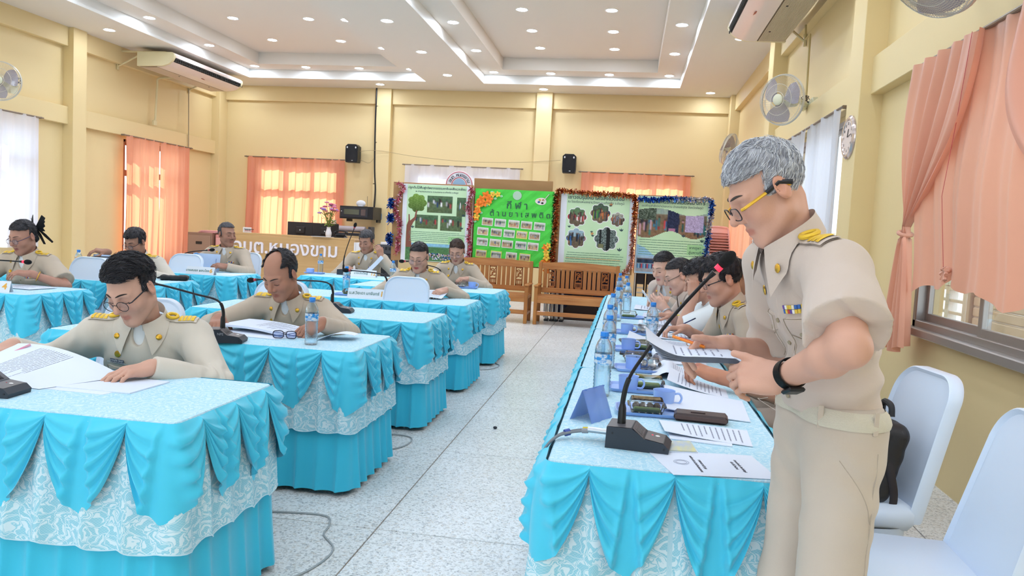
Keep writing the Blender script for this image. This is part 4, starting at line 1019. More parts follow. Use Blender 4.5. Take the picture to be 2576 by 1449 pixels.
def monitor(x, y, rz, label, w=.47, h=.27):
    t = thing('monitor', label, 'monitor', (x, y, .75), rz)
    MB().box((0, 0, .395), (w, .018, h), .006).build('rear_shell', Mscr, t); MB().box((0, .012, .395), (w-.005, .012, h-.005), .003).build('screen', Mblk, t)
    MB().box((0, -.02, .40), (.16, .03, .12), .01).build('rear_hump', Mscr, t); MB().box((0, -.01, .14), (.05, .02, .28), .004).build('stand_neck', Mblk, t); MB().box((0, .02, .008), (.22, .18, .016), .006).build('stand_foot', Mblk, t)
    MB().cyl((0, -.036, .40), (0, -.033, .40), .012, n=10).build('logo_dot', Mtube, t)
    return t
monitor(-5.56, 12.36, .03, 'left of the two black monitors seen from behind on the counter', .47, .28); monitor(-5.10, 12.33, -.03, 'right of the two black monitors seen from behind on the counter', .47, .28)
for x, s in ((-5.43, 'left'), (-5.27, 'right')):
    a_ = thing('antenna', 'short black antenna standing above the %s monitor edge' % s, 'antenna', (x, 12.55, .75)); MB().box((0, 0, .01), (.05, .05, .02), .004).build('base', Mblk, a_); MB().cyl((0, 0, .02), (0, 0, .65), .005, .004, 8).build('rod', Mblk, a_)
# sign, filing cabinet, pink files
s_ = thing('desk_sign', 'small white printed sign on the left end of the counter', 'sign', (-6.36, 12.02, 1.061), .05)
MB().box((0, 0, .045), (.15, .012, .09), .002).build('card', Mlamw, s_); text_lines(s_, -.06, .06, (.058, .045), -.0075, Mblk2, .009, seed=8); text_lines(s_, -.06, .05, (.028,), -.0075, mat('red_print', '#c86a6a', .6), .009, seed=9)
fc = thing('filing_cabinet', 'brown steel filing cabinet left of the wooden counter', 'cabinet', (-7.15, 11.9, 0))
Mfc = mat('cabinet_paint', '#9a7560', .45); MB().box((0, .26, .51), (.44, .52, 1.02), .006).build('body', Mfc, fc)
for k in range(3):
    d = MB().box((0, -.008, .175+.325*k), (.40, .02, .305), .006).build('drawer', mat('cabinet_drawer', '#a5806a', .45), fc); MB().box((.0, -.022, .20+.325*k), (.11, .014, .045), .004).build('handle', mat('cabinet_handle', '#2b211d', .4), d)
for k in range(3):
    t = thing('paper_folder', 'pink paper folder lying on the filing cabinet, %s of its pile' % ('bottom', 'middle', 'top')[k], 'folder', (-7.05+.01*k, 12.1, 1.021+.014*k), .1*k)
    MB().box((0, 0, .0065), (.30, .34, .012), .003).build('cover', mat('pink_card', '#f0a9a4', .6), t); MB().box((.006, 0, .0065), (.292, .33, .008)).build('pages', Mlamw, t)
pk = thing('storage_unit', 'pink plastic drawer unit between the filing cabinet and the counter', 'storage unit', (-6.76, 12.15, 0))
MB().box((0, 0, .50), (.30, .36, 1.0), .012).build('body', mat('pink_plastic', '#eb9a90', .5), pk)
for k in range(4): MB().box((0, -.185, .14+.235*k), (.26, .012, .20), .01).build('drawer', mat('pink_plastic_light', '#f2aea4', .45), pk)
# flowers in a vase
vs = thing('flower_vase', 'white vase of pink and purple artificial flowers beside the monitors', 'vase', (-4.96, 12.12, 1.061))
MB().lathe([(.0001, 0), (.04, 0), (.05, .03), (.052, .07), (.036, .12), (.03, .15), (.036, .165), (.03, .166), (.0001, .15)], 20).build('vase', mat('white_china', '#f5f0f0', .25), vs)
rg = random.Random(4); st = MB(); fpos = []
for k in range(26):
    a = rg.uniform(0, 2*PI); r_ = .17*math.sqrt(rg.random()); z = .42+.14*math.cos(r_/.17*PI/2)+rg.uniform(-.05, .03); p = (r_*math.cos(a), r_*.8*math.sin(a), z); fpos.append(p)
    st.tube(smooth_path([(0, 0, .12), (p[0]*.3, p[1]*.3, .28), p], 4), .003, 4)
st.build('stems', mat('flower_stem', '#7a8a3f', .6), vs)
lv = MB()
for k in range(40):
    a = rg.uniform(0, 2*PI); r_ = rg.uniform(.03, .13); z = rg.uniform(.2, .4); R_ = rotm(rg.uniform(-.9, .9), rg.uniform(-.9, .9), a); lv.sphere((r_*math.cos(a), r_*math.sin(a), z), (.032, .012, .003), 8, 4, R_)
lv.build('leaves', mat('flower_leaf', '#6e7a2c', .5), vs)
for k, p in enumerate(fpos):
    b = MB(); s = rg.uniform(.028, .04)
    for q in range(6):
        a = q*PI/3; b.sphere((p[0]+s*.6*math.cos(a), p[1]+s*.6*math.sin(a)*.7, p[2]+.006), (s*.55, s*.5, s*.35), 8, 5)
    b.sphere((p[0], p[1], p[2]+.012), s*.4, 8, 5)
    b.build('bloom', mat('bloom_%d' % (k % 4), ('#d9708f', '#a989c9', '#e79aac', '#c0567a')[k % 4], .6), vs)
# telephone, paper, rack, shelf with roll
tp = thing('telephone', 'black desk telephone on the counter right of the monitors', 'telephone', (-4.74, 12.1, 1.061))
MB().prism([(-.09, -.08, 0), (.09, -.08, 0), (.09, .08, 0), (-.09, .08, 0)], (0, 0, .02)).box((0, .02, .045), (.17, .10, .05), .015).build('body', Mblk, tp)
hs = MB().tube(smooth_path([(-.11, .02, .085), (-.08, .02, .105), (0, .02, .112), (.08, .02, .105), (.11, .02, .085)], 5), .014, 10); hs.sphere((-.10, .02, .082), (.03, .028, .022), 12, 8).sphere((.10, .02, .082), (.03, .028, .022), 12, 8); hs.build('handset', Mblk, tp)
pp = thing('paper_sheet', 'white sheet hanging over the counter edge in front of the telephone', 'paper', (-4.98, 11.93, 1.0612), 0); MB().box((0, 0, .003), (.32, .20, .005), .001).build('sheet', Mlamw, pp)
rk = thing('equipment_rack', 'black wall mounted equipment rack with glass door', 'rack', (-5.13, 14.10, 1.40))
MB().box((0, 0, .115), (.66, .5, .24), .006).build('case', Mblk, rk); MB().box((-.04, -.255, .115), (.54, .014, .18), .004).build('door', Mblk2, rk)
MB().box((-.09, -.264, .125), (.30, .004, .10), .002).build('window', mat('rack_glass', '#5a5c48', .15), rk); MB().box((.14, -.264, .12), (.09, .004, .12), .002).build('window', mat('rack_glass2', '#5d4640', .15), rk)
MB().sphere((-.29, -.262, .13), .012, 10, 6).build('lock', Mtube, rk)
for s in (-.3, .3): MB().box((s, .20, -.03), (.03, .26, .05), .004).build('bracket', Mblk, rk)
ro = thing('wifi_router', 'white wireless router standing on top of the equipment rack', 'router', (-5.10, 14.0, 1.6385))
MB().sphere((0, 0, .055), (.095, .03, .065), 20, 12).box((0, 0, .006), (.09, .06, .012), .004).build('body', mat('white_plastic', '#f1f3f8', .35), ro); MB().tube([(.12, .02, .0), (.12, .02, .20)], .003, 6).tube([(.06, .02, .004), (.12, .02, .004)], .003, 6).build('aerial', Mblk, ro)
sh = thing('plotter', 'grey wide format plotter on a dark stand below the equipment rack', 'plotter', (-5.28, 13.85, 0))
MB().box((.05, 0, 1.10), (.86, .30, .05), .006).build('base_rail', Mblk2, sh); MB().cyl((-.36, -.05, 1.20), (.36, -.05, 1.20), .055, n=20).build('paper_roll', mat('grey_roll', '#b9aeb0', .5), sh)
for s in (-.36, .46): MB().box((s, 0, 1.17), (.05, .24, .18), .01).build('end_cap', Mblk2, sh)
for s in (-.3, .4): MB().box((s, 0, .55), (.04, .06, 1.06), .004).box((s, 0, .03), (.05, .5, .05), .006).build('stand_leg', Mblk2, sh)
b_ = thing('glass_jar', 'small clear jar standing on the plotter beside the vase', 'jar', (-5.52, 13.72, 1.258)); MB().lathe([(.0001, 0), (.05, 0), (.05, .10), (.045, .10), (.045, .005), (.0001, .005)], 18).build('jar', mat('jar_glass', '#e8d9c0', .1, alpha=.5), b_)
# speakers, pipe, wires
def speaker(x, z, label):
    t = thing('wall_speaker', label, 'speaker', (x, YB-.10, z)); pr = []
    o = [(-.115, -.17), (.115, -.17), (.125, -.10), (.125, .14), (.08, .18), (-.08, .18), (-.125, .14), (-.125, -.10)]
    MB().prism([(a*1.0, -.20, c) for a, c in o], (0, .18, 0)).build('cabinet', Mblk, t, ang=20); MB().prism([(a*.92, -.212, c*.95) for a, c in o], (0, .014, 0)).build('grille', mat('speaker_grille', '#16181d', .7, bump=(200, .5)), t, ang=20)
    for s in (-1, 1): MB().sphere((s*.085, -.214, .115), (.014, .006, .02), 10, 6).build('screw_cap', mat('white_cap', '#e5e5e5', .4), t)
    MB().box((.02, -.214, -.135), (.03, .003, .012)).build('badge', Mtube, t, ang=0); MB().box((0, -.01, 0), (.06, .14, .05), .006).build('bracket', Mblk2, t)
speaker(-5.40, 2.655, 'black wall speaker left of the long black pipe'); speaker(-1.18, 2.62, 'black wall speaker right of the plain pillar')
pi_ = thing('cable_pipe', 'thin black cable pipe running down the back wall to the rack', 'pipe', (-4.98, YB-.045, 0)); MB().tube(smooth_path([(-.02, -.09, 3.94), (-.02, -.09, 3.2), (0, -.09, 2.4), (.03, -.09, 2.0), (.03, -.12, 1.64)], 6), .016, 8).build('pipe', Mblk, pi_)
for z in (3.6, 2.9, 2.1): MB().box((0, -.075, z), (.05, .03, .02), .003).build('clip', Mtube, pi_)
w_ = MB().tube(smooth_path([(-5.26, 14.27, 2.71), (-4.9, 14.33, 2.74), (-4.2, 14.36, 2.66), (-3.2, 14.37, 2.60), (-2.2, 14.36, 2.62), (-1.35, 14.33, 2.69)], 8), .004, 5).tube(smooth_path([(-5.27, 14.33, 2.55), (-5.10, 14.36, 2.50), (-5.0, 14.38, 2.60)], 5), .004, 5)
tag(w_.build('speaker_wire', mat('beige_wire', '#b59a72', .6)), 'thin beige wire strung along the back wall between the two speakers', 'wire')
so = thing('wall_socket', 'small blue wall socket on the pillar beside the equipment rack', 'socket', (-4.83, YB-.136, 1.47)); MB().box((0, -.008, 0), (.07, .016, .11), .004).build('plate', mat('blue_plate', '#7f9fc0', .4), so); MB().box((0, -.018, .0), (.03, .006, .05), .002).build('outlet', Mlamw, so)
ss = thing('floor_speaker', 'black floor standing loudspeaker behind the man with the white paper', 'speaker', (-3.93, 12.1, 0)); MB().box((0, 0, .42), (.30, .34, .84), .012).build('cabinet', Mblk2, ss)
MB().lathe([(.11, 0), (.105, -.008), (.03, .01), (.0001, .004)], 24, (0, -.172, .60), R=rotm(PI/2)).build('woofer', Mblk, ss); MB().lathe([(.11, 0), (.105, -.008), (.03, .01), (.0001, .004)], 24, (0, -.172, .28), R=rotm(PI/2)).build('woofer', Mblk, ss)
sa = thing('amplifier', 'dark grey amplifier lying on the floor standing loudspeaker', 'amplifier', (-3.92, 12.08, .8405)); MB().box((0, 0, .075), (.27, .30, .15), .008).build('case', mat('amplifier_grey', '#4a4a50', .5), sa)
for k in range(4): MB().box((-.09+.06*k, -.153, .09), (.03, .006, .05), .002).build('button', Mblk, sa)
st_ = thing('paper_stack', 'pile of white paper on the dark grey amplifier', 'paper', (-3.88, 12.08, .9915)); MB().box((0, 0, .02), (.22, .28, .04), .004).build('sheets', Mlamw, st_)
# stacked pink plastic chairs
Mpink = mat('pale_pink_plastic', '#f3c6bf', .35, noise=(3, '#f0bdb6', .3))
def plastic_chair_mesh():
    """one moulded side chair; returns back shell, seat, legs"""
    w0, w1, h = .20, .185, .44; b = MB()
    def P_(u, v):
        x = (w0+(w1-w0)*v)*u; return (x, .18+.14*v**1.2-.035*(1-u*u), .44+h*v)
    rows = 9
    for s in (-1, 1): b.tube(smooth_path([P_(s*.96, 0), P_(s*.96, .5), P_(s*.93, .9), P_(s*.7, 1.0)], 5), .016, 8)
    b.tube([P_(u, 1.0-.04*u*u) for u in np.linspace(-.75, .75, 11)], .018, 8)
    for k in range(7):
        v = .10+k*.10; b.tube([P_(u, v) for u in np.linspace(-.95, .95, 9)], .017, 6, flat=.4)
    up = np.array([[P_(u, v) for u in np.linspace(-.9, .9, 9)] for v in np.linspace(.78, .98, 4)]); b.grid(up).grid(up+np.array([0, .012, 0]), flip=True)
    back = b.mesh('backrest', Mpink)
    seat = MB().box((0, 0, .43), (.42, .40, .035), .012).mesh('seat', Mpink)
    lg = MB().tube([(0, 0, .42), (0, 0, 0)], [.026, .017], 8).mesh('leg', Mpink)
    return back, seat, lg
pc_ = plastic_chair_mesh()
names_n = ['lowest', 'second from the bottom', 'third from the bottom', 'fourth from the bottom', 'fifth from the bottom', 'sixth from the bottom', 'seventh from the bottom', 'eighth from the bottom', 'topmost']
for k in range(9):
    t = thing('plastic_chair', 'pale pink plastic chair, %s in the stack by the right wall' % names_n[k], 'chair', (1.45+.004*(k % 2), 12.42, .085*k+.002), .12, 'stacked pale pink plastic chairs')
    link('backrest', pc_[0], t); link('seat', pc_[1], t)
    if k == 0:
        for sx in (-1, 1):
            for sy in (-1, 1): link('leg', pc_[2], t, (sx*.19, sy*.17, 0))
# dark folded chairs and a table stored under the boards
for k in range(5):
    t = thing('folding_chair', 'black folded steel chair leaning under the youth camp board, %s from the left' % ords[k], 'chair', (.22+.16*k, 12.0, 0), 0, 'black folded steel chairs')
    f = MB()
    for s in (-1, 1): f.tube([(s*.06, .12, .82), (s*.065, -.02, .015)], .012, 8)
    f.tube([(-.06, .12, .82), (.06, .12, .82)], .012, 8).build('frame', Mblk, t)
    MB().box((0, .10, .68), (.12, .02, .17), .008, rotm(-.16)).build('backrest', Mblk2, t)
    for q in range(5): MB().box((0, .035+.018*q-.03, .24+.075*q), (.12, .012, .022), .004, rotm(-.16)).build('slat', mat('steel_slat', '#c9c6c2', .4, .5), t)
ft = thing('folding_table', 'dark folded table with splayed legs stored behind the right hand bench', 'table', (-.62, 11.85, 0))
MB().box((0, .05, .40), (1.1, .03, .70), .006).build('top', mat('dark_blue_cloth', '#1c2340', .7), ft)
MB().prism([(-.20, -.03, .42), (.12, -.03, .42), (.12, -.03, .26), (.34, -.03, .05), (-.42, -.03, .05), (-.20, -.03, .26)], (0, .05, 0)).build('pedestal', mat('dark_walnut', '#3a261d', .5), ft); MB().box((-.04, -.02, .02), (.9, .30, .04), .008).build('foot', mat('dark_walnut', '#3a261d', .5), ft)
for k, x in enumerate((-1.16, -1.08, -1.01, -.93)):
    t = thing('microphone_stand', 'grey metal stand leg behind the right hand bench, %s from the left' % ords[k], 'stand', (x, 11.42, 0), 0, 'grey metal stands behind the bench'); MB().tube([(0, 0, .03), (0, 0, .5)], [.028, .018], 8).build('pole', Mtube, t); MB().box((0, 0, .015), (.06, .20, .03), .006).build('foot', Mblk, t)
# ------------------------------------------------------------------ air conditioners, fans, clock
Mac = mat('ac_white_panel', '#f3e4dc', .25, spec=.6); Macd = mat('ac_beige_end', '#e9dcb2', .4); Msteelw = mat('beige_bracket', '#e8d7a8', .5)
def ac(label, x, y0, y1, s, zt):
    """ceiling hung unit along a side wall; s=+1 blows towards +x"""
    t = thing('air_conditioner', label, 'air conditioner', (x, (y0+y1)/2, zt)); L_ = y1-y0; h = L_/2
    pr = [(-.30, 0), (.30, 0), (.335, -.03), (.34, -.07), (.31, -.13), (.24, -.185), (.14, -.215), (-.30, -.225)]
    P_ = lambda q, yy: [(s*a, yy, b) for a, b in q]
    MB().prism(P_(pr[:2]+[(.30, -.05), (.26, -.12), (.14, -.20), (-.29, -.215)], -h+.05), (0, L_-.10, 0)).build('case', Mac, t)
    for yy in (-h, h-.05): MB().prism(P_(pr, yy), (0, .05, 0)).build('end_cap', Macd, t)
    lo = MB().prism(P_([(.30, -.145), (.23, -.195), (.13, -.222), (.02, -.226), (.02, -.212), (.13, -.206), (.22, -.18), (.285, -.135)], -h+.05), (0, L_-.1, 0)); lo.build('front_panel', Mac, t)
    MB().prism(P_([(.33, -.02), (.336, -.05), (.33, -.075), (.29, -.02)], -h+.05), (0, L_-.1, 0)).build('top_trim', Mac, t)
    MB().prism(P_([(.300, -.055), (.318, -.075), (.300, -.135), (.26, -.12)], -h+.05), (0, L_-.1, 0)).build('air_outlet', mat('outlet_black', '#141312', .6), t)
    v = MB().box((0, 0, 0), (.012, .006, .075), .001).mesh('vane', mat('vane_grey', '#3a3836', .5))
    for k in range(int(L_/.06)): link('vane', v, t, (s*.318, -h+.08+k*.06, -.100))
    MB().tube([(s*.322, -h+.06, -.085), (s*.322, h-.06, -.085)], .005, 6).tube([(s*.310, -h+.06, -.12), (s*.310, h-.06, -.12)], .005, 6).build('louvre_bar', mat('vane_grey', '#3a3836', .5), t)
    g = MB()
    for k in range(26): g.box((s*(-.28+.0112*k), 0, -.2275), (.006, L_-.14, .006))
    o = g.build('return_grille', mat('grille_cream', '#efd9bd', .4), t, ang=0); o['kind'] = 'stuff'
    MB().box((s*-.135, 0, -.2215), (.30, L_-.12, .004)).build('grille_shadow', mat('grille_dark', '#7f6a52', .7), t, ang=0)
    for yy in (-h*.3, h*.55): MB().sphere((s*-.05, yy, -.231), (.012, .02, .004), 8, 5).build('latch', mat('outlet_black', '#141312', .6), t)
    MB().box((s*.20, -.02, -.2125), (.03, .09, .003), .001, rotm(0, s*.5, 0)).build('badge', mat('badge_red', '#b5523f', .4), t)
    for yy in (-h+.03, h-.03):
        b = MB(); w = abs(x-(XL if x < 0 else XR)); b.box((-s*(w-.02)/2*1.0+s*.0, yy-.05*np.sign(yy), .012), (w+.30, .035, .025), .003); b.box((-s*(w-.02), yy-.05*np.sign(yy), -.13), (.03, .035, .30), .003)
        p0, p1 = V3(-s*(w-.03), yy-.05*np.sign(yy), -.22), V3(-s*(.22), yy-.05*np.sign(yy), .005); b.tube([p0, p1], .014, 6); b.build('bracket', Msteelw, t)
    return t
ac('long air conditioner hung high on the left wall above the tall peach curtain', -7.62, 11.28, 13.45, 1, 3.86)
ac('air conditioner hung high on the right wall with pink reflections underneath', 1.30, 6.95, 9.10, -1, 3.82)
cp = thing('drain_pipe', 'beige pipe running down the left wall from the air conditioner', 'pipe', (XL+.10, 12.25, 0)); MB().tube(smooth_path([(.35, -.05, 3.64), (.06, -.02, 3.62), (.02, 0, 3.5), (.01, -.01, 3.2), (.01, -.03, 2.90)], 6), .018, 8).build('pipe', Msteelw, cp); MB().box((.0, -.03, 2.86), (.05, .08, .09), .008).build('isolator_box', Msteelw, cp)
cp = thing('wall_conduit', 'thin grey conduit down the left wall beside the tall peach curtain', 'conduit', (XL+.095, 13.25, 0)); MB().tube([(.01, -.03, 3.62), (.012, 0, 2.53)], .009, 6).build('pipe', mat('grey_conduit', '#b3a184', .6), cp)
cp = thing('wall_conduit', 'thin beige conduit stepping down the right wall below the air conditioner', 'conduit', (XR-.105, 8.25, 0)); MB().tube([(0, .35, 3.66), (0, .30, 3.5), (0, .10, 3.5), (0, .05, 2.80)], .011, 6).build('pipe', mat('cream_conduit', '#c9b37c', .6), cp); MB().box((-.02, .05, 2.76), (.05, .09, .09), .008).build('socket_box', Macd, cp)
Mfanp = mat('fan_cream_plastic', '#e6e3c6', .35); Mwire = mat('fan_guard_wire', '#d9d3c6', .35, .3); Mblade = bpy.data.materials.new('fan_blade'); Mblade.use_nodes = True
_b = Mblade.node_tree.nodes['Principled BSDF']; _b.inputs['Base Color'].default_value = (*lin('#b9b0bd'), 1); _b.inputs['Roughness'].default_value = .15; _b.inputs['Alpha'].default_value = .72
def wall_fan(label, wall, head, nrm, mesh_guard=False):
    """wall = point of the wall plate, head = cage centre, nrm = direction the fan blows"""
    w, c, n = V3(*wall), V3(*head), unit(nrm); t = thing('wall_fan', label, 'fan', wall); c = c-w
    u = unit(np.cross(n, (0, 0, 1))); v = np.cross(u, n); R_ = np.stack([u, v, n], 1); r = .235
    T = lambda a, b, d: c+R_@np.array([a, b, d])
    g = MB()
    for rr, d, th in ((r, 0, .007), (r*.97, .035, .003), (r*.62, .065, .0025), (r*.30, .075, .003)): g.tube([T(rr*math.cos(a), rr*math.sin(a), d) for a in np.linspace(0, 2*PI, 41)[:-1]], th, 6, closed=True)
    ns = 96
    for k in range(ns):
        a = 2*PI*k/ns; g.tube([T(q*r*math.cos(a+.3*(1-q)), q*r*math.sin(a+.3*(1-q)), d) for q, d in ((.28, .076), (.62, .066), (.97, .036), (1, 0))], .0012, 3, cap=False)
    if mesh_guard:
        for q in np.linspace(.35, .95, 14): g.tube([T(q*r*math.cos(a), q*r*math.sin(a), .076-.04*((q-.28)/.7)**2) for a in np.linspace(0, 2*PI, 41)[:-1]], .0012, 3, closed=True)
    o = g.build('front_guard', Mwire, t)
    g = MB(); g.tube([T(r*1.01*math.cos(a), r*1.01*math.sin(a), -.012) for a in np.linspace(0, 2*PI, 41)[:-1]], .006, 6, closed=True)
    for k in range(64):
        a = 2*PI*k/64; g.tube([T(q*r*math.cos(a), q*r*math.sin(a), d) for q, d in ((.25, -.10), (.7, -.085), (1, -.012))], .0012, 3, cap=False)
    g.build('rear_guard', Mwire, t)
    MB().sphere(T(0, 0, .070), V3(.055, .055, .02), 20, 8, R_).build('hub_cap', Mfanp, t); MB().cyl(T(0, 0, -.02), T(0, 0, .05), .035, .03, 16).build('spindle', Mfanp, t)
    for k in range(3):
        a0 = .5+2*PI*k/3; G = []
        for q in np.linspace(.12, .90, 8):
            wd = .30+.85*math.sin(PI*min(1, q*.9))**.8; G.append([T(q*r*math.cos(a0+wd*s_*.62+q*.3), q*r*math.sin(a0+wd*s_*.62+q*.3), .02+.03*s_) for s_ in np.linspace(-1, 1, 7)])
        G = np.array(G); MB().grid(G).grid(G-R_[:, 2]*.003, flip=True).build('blade', Mblade, t)
    MB().tube([T(0, 0, -.09), T(0, 0, -.11), T(0, 0, -.19), T(0, 0, -.215)], [.05, .065, .06, .03], 18).build('motor', Mfanp, t)
    sd = V3(-1, 0, 0) if wall[0] > 0 else V3(1, 0, 0)
    MB().tube(smooth_path([sd*.02+V3(0, 0, .05), sd*.10+V3(0, 0, .07), c*.55+V3(0, 0, .05), T(0, -.03, -.15)], 6), .026, 10).build('arm', Mfanp, t)
    b = MB(); pr = [(-.045, -.20), (.045, -.20), (.075, -.02), (.08, .10), (.05, .14), (-.05, .14), (-.08, .10), (-.075, -.02)]
    b.prism([(sd[0]*.0, a, z) for a, z in pr], sd*.045); b.prism([(sd[0]*.045, a*.8, z*.85) for a, z in pr], sd*.025); b.build('wall_plate', Mfanp, t)
    cd = [sd*.08+V3(0, .0, .10)]
    for k in range(18): cd.append(sd*(.10+.02*math.sin(k))+V3(.03*math.sin(2.3*k), .035*math.cos(1.9*k)+.03, .13+.035*math.sin(1.4*k)))
    MB().tube(smooth_path(cd, 3), .004, 5).build('cord', mat('grey_cord', '#4b4450', .5), t)
    MB().tube([sd*.06+V3(0, -.02, -.18), sd*.06+V3(.0, -.02, -.33)], .0015, 4).build('pull_string', Mwire, t)
    return t
wall_fan('wall fan beside the peach air conditioner, above the white curtain on the right', (XR-.01, 8.27, 2.70), (1.37, 7.70, 2.71), (-.72, -.68, -.10))
wall_fan('far wall fan seen edge on beyond the grey haired man', (XR-.01, 12.0, 2.66), (1.40, 11.9, 2.72), (-.86, .42, .30))
wall_fan('nearest wall fan with a mesh guard, above the peach satin curtain', (XR-.01, 4.43, 2.72), (1.30, 3.84, 2.62), (-.70, -.25, -.66), True)
wall_fan('wall fan on the left wall above the white curtain', (XL+.01, 9.2, 2.85), (-7.80, 8.48, 2.84), (.35, -.93, 0))
ck = thing('wall_clock', 'round clock with a faceted rim on the near right pillar', 'clock', (XRC-.002, 6.315, 2.185)); R_ = rotm(0, -PI/2, 0)
MB().lathe([(.0001, .012), (.13, .012), (.138, .02), (.152, .022), (.168, .010), (.17, 0), (.0001, 0)], 40, R=R_).build('rim', mat('faceted_chrome', '#d9c9c4', .15, .6), ck, ang=8)
MB().lathe([(.0001, .0135), (.131, .0135)], 40, R=R_).build('dial', mat('clock_dial', '#f0dcd2', .5), ck)
m_ = MB()
for k, s_ in enumerate(('12', '1', '2', '3', '4', '5', '6', '7', '8', '9', '10', '11')):
    a = math.radians(90-30*k); put_text(m_, s_, .03, (-.015, -.105*math.cos(a), .105*math.sin(a)), right=(0, -1, 0), up=(0, 0, 1), depth=.0005)
m_.build('numerals', Mblk2, ck, ang=0)
for a, l, w in ((math.radians(70), .065, .006), (math.radians(10), .095, .004)): MB().tube([(-.017, 0, 0), (-.017, -l*math.cos(a), l*math.sin(a))], w/2, 5).build('hand', Mblk, ck)

# ------------------------------------------------------------------ things on the tables
TZ = .7045
Mpap = mat('white_paper', '#e3ebfa', .6); Mink = mat('printed_ink', '#9a9fb3', .7); Mnavy = mat('mic_base_slate', '#2c333d', .45); Mtopp = mat('mic_base_top', '#5d5a5e', .4); Mgn = mat('gooseneck_black', '#101013', .35); Mfoam = mat('mic_foam', '#0c0b0d', .9, bump=(500, .6)); Mred = mat('mic_ring_red', '#ff2a50', .4, emit=('#ff2030', 1.2)); Mredo = mat('mic_ring_dull', '#b23a48', .4)
def mic(label, x, y, rz, path, lit=False, tag_text=None, cable=False, z=TZ):
    """wedge base with the tall end at local -x; path = gooseneck points relative to the base"""
    t = thing('desk_microphone', label, 'microphone', (x, y, z), rz)
    pr = [(-.09, 0), (-.088, .062), (-.015, .064), (.022, .038), (.078, .030), (.095, .014), (.092, 0)]
    b = MB().prism([(a, -.055, c) for a, c in pr], (0, .11, 0)); b.build('base', Mnavy, t, ang=20)
    tp = MB()
    for (a, c), (a2, c2) in zip(pr[1:4], pr[2:5]):
        q = [(a+.002, -.052, c+.0012), (a2-.002, -.052, c2+.0012), (a2-.002, .052, c2+.0012), (a+.002, .052, c+.0012)]; tp.add(q, [(0, 1, 2, 3)])
    tp.build('top_panel', Mtopp, t, ang=0)
    gr = MB()
    for k in range(9):
        f_ = .15+.08*k; a, c = -.015+.037*f_, .064-.026*f_; gr.box((a, 0, c+.0015), (.0018, .07, .001))
    o = gr.build('speaker_slots', Mblk, t, ang=0); o['kind'] = 'stuff'
    MB().sphere((.055, .012, .034), (.008, .006, .003), 10, 5).build('talk_button', mat('white_button', '#e9e6e4', .3), t); MB().sphere((.040, .012, .036), (.003, .003, .002), 8, 4).build('indicator', Mred if lit else Mredo, t)
    for a, c in ((-.07, .045), (.08, .014)): MB().cyl((a, -.0545, c), (a, -.0565, c), .003, n=8).build('screw', Mblk, t)
    if tag_text: m_ = MB(); put_text(m_, tag_text, .017, (-.01, -.0562, .043), depth=.0004); m_.build('lettering', mat('grey_lettering', '#9aa0aa', .5), t, ang=0)
    p = smooth_path(path, 8); MB().tube([p[0], p[0]+V3(0, 0, .012), p[0]+V3(.0, 0, .055), p[0]+V3(.0, 0, .068)], [.0135, .0125, .0115, .008], 12).build('socket', Mgn, t)
    k = int(len(p)*.34); MB().tube(p[:k+1], .0078, 10).build('gooseneck', Mgn, t); MB().tube(p[k:-6], .0052, 8).build('stem', mat('stem_black', '#17161a', .3, .3), t); MB().tube(p[-7:-4], [.0052, .0075, .009], 10).build('capsule', Mgn, t)
    d = unit(p[-1]-p[-4]); MB().tube([p[-4]-d*.002, p[-4]+d*.012], .0105, 14).build('ring_light', Mred if lit else Mredo, t)
    e = p[-4]+d*.012; a = unit(np.cross(d, (0, .3, 1))); R_ = np.stack([a, np.cross(d, a), d], 1); MB().sphere(e+d*.026, V3(.0185, .0185, .030), 16, 10, R_).build('foam', Mfoam, t)
    if cable:
        for q, o_ in enumerate((0, .018)):
            MB().cyl((-.092, .012-o_, .030+.004*q), (-.150, .012-o_, .030+.004*q), .0085, n=12).build('plug', mat('plug_steel', '#bfc3c9', .25, .9), t)
            MB().cyl((-.150, .012-o_, .030), (-.168, .012-o_, .028), .0075, n=10).build('plug_boot', mat('boot_'+str(q), ('#d9c020', '#8f9298')[q], .5), t)
            MB().tube(smooth_path([(-.165, .012-o_, .028), (-.20, .0-o_, .022), (-.235, -.03-o_, .012), (-.262, -.07-o_, -.02), (-.275, -.09-o_, -.10)], 6), .0042, 8).build('cable', mat('grey_cable', '#7d8288', .5), t)
        MB().cyl((-.205, -.008, .021), (-.218, -.018, .018), .0105, n=10).build('cable_tie', mat('blue_tie', '#3b4f9c', .5), t)
    return t
mic('desk microphone with a lit red ring, its gooseneck rising to the standing man', .065, 2.245, math.radians(-7), [(-.052, 0, .055), (-.052, 0, .13), (-.038, 0, .20), (.005, -.003, .28), (.07, -.008, .385), (.15, -.014, .49), (.214, -.02, .566)], lit=True, cable=True)
mic('desk microphone on the nearest left table beside the open document', -2.015, 2.16, math.radians(6), [(-.05, 0, .055), (-.05, 0, .16), (-.10, 0, .22), (-.25, 0, .24), (-.38, 0, .24)])
mic('desk microphone with grey lettering on its side in front of the balding man', -1.93, 3.46, math.radians(14), [(-.02, .02, .055), (-.02, .02, .15), (-.05, .02, .20), (-.15, .02, .225), (-.30, .02, .26), (-.40, .02, .275)], tag_text='NPE')
mic('desk microphone on the third left table, windscreen beside the balding man', -1.93, 4.95, math.radians(8), [(-.05, .0, .055), (-.05, .0, .15), (-.10, .0, .20), (-.30, .04, .20), (-.55, .08, .19), (-.64, .10, .18)])
mic('desk microphone with a bent neck in front of the woman in round glasses', -1.95, 6.20, math.radians(5), [(-.05, 0, .055), (-.05, 0, .14), (-.09, 0, .19), (-.20, 0, .205), (-.33, 0, .21), (-.39, 0, .21)])
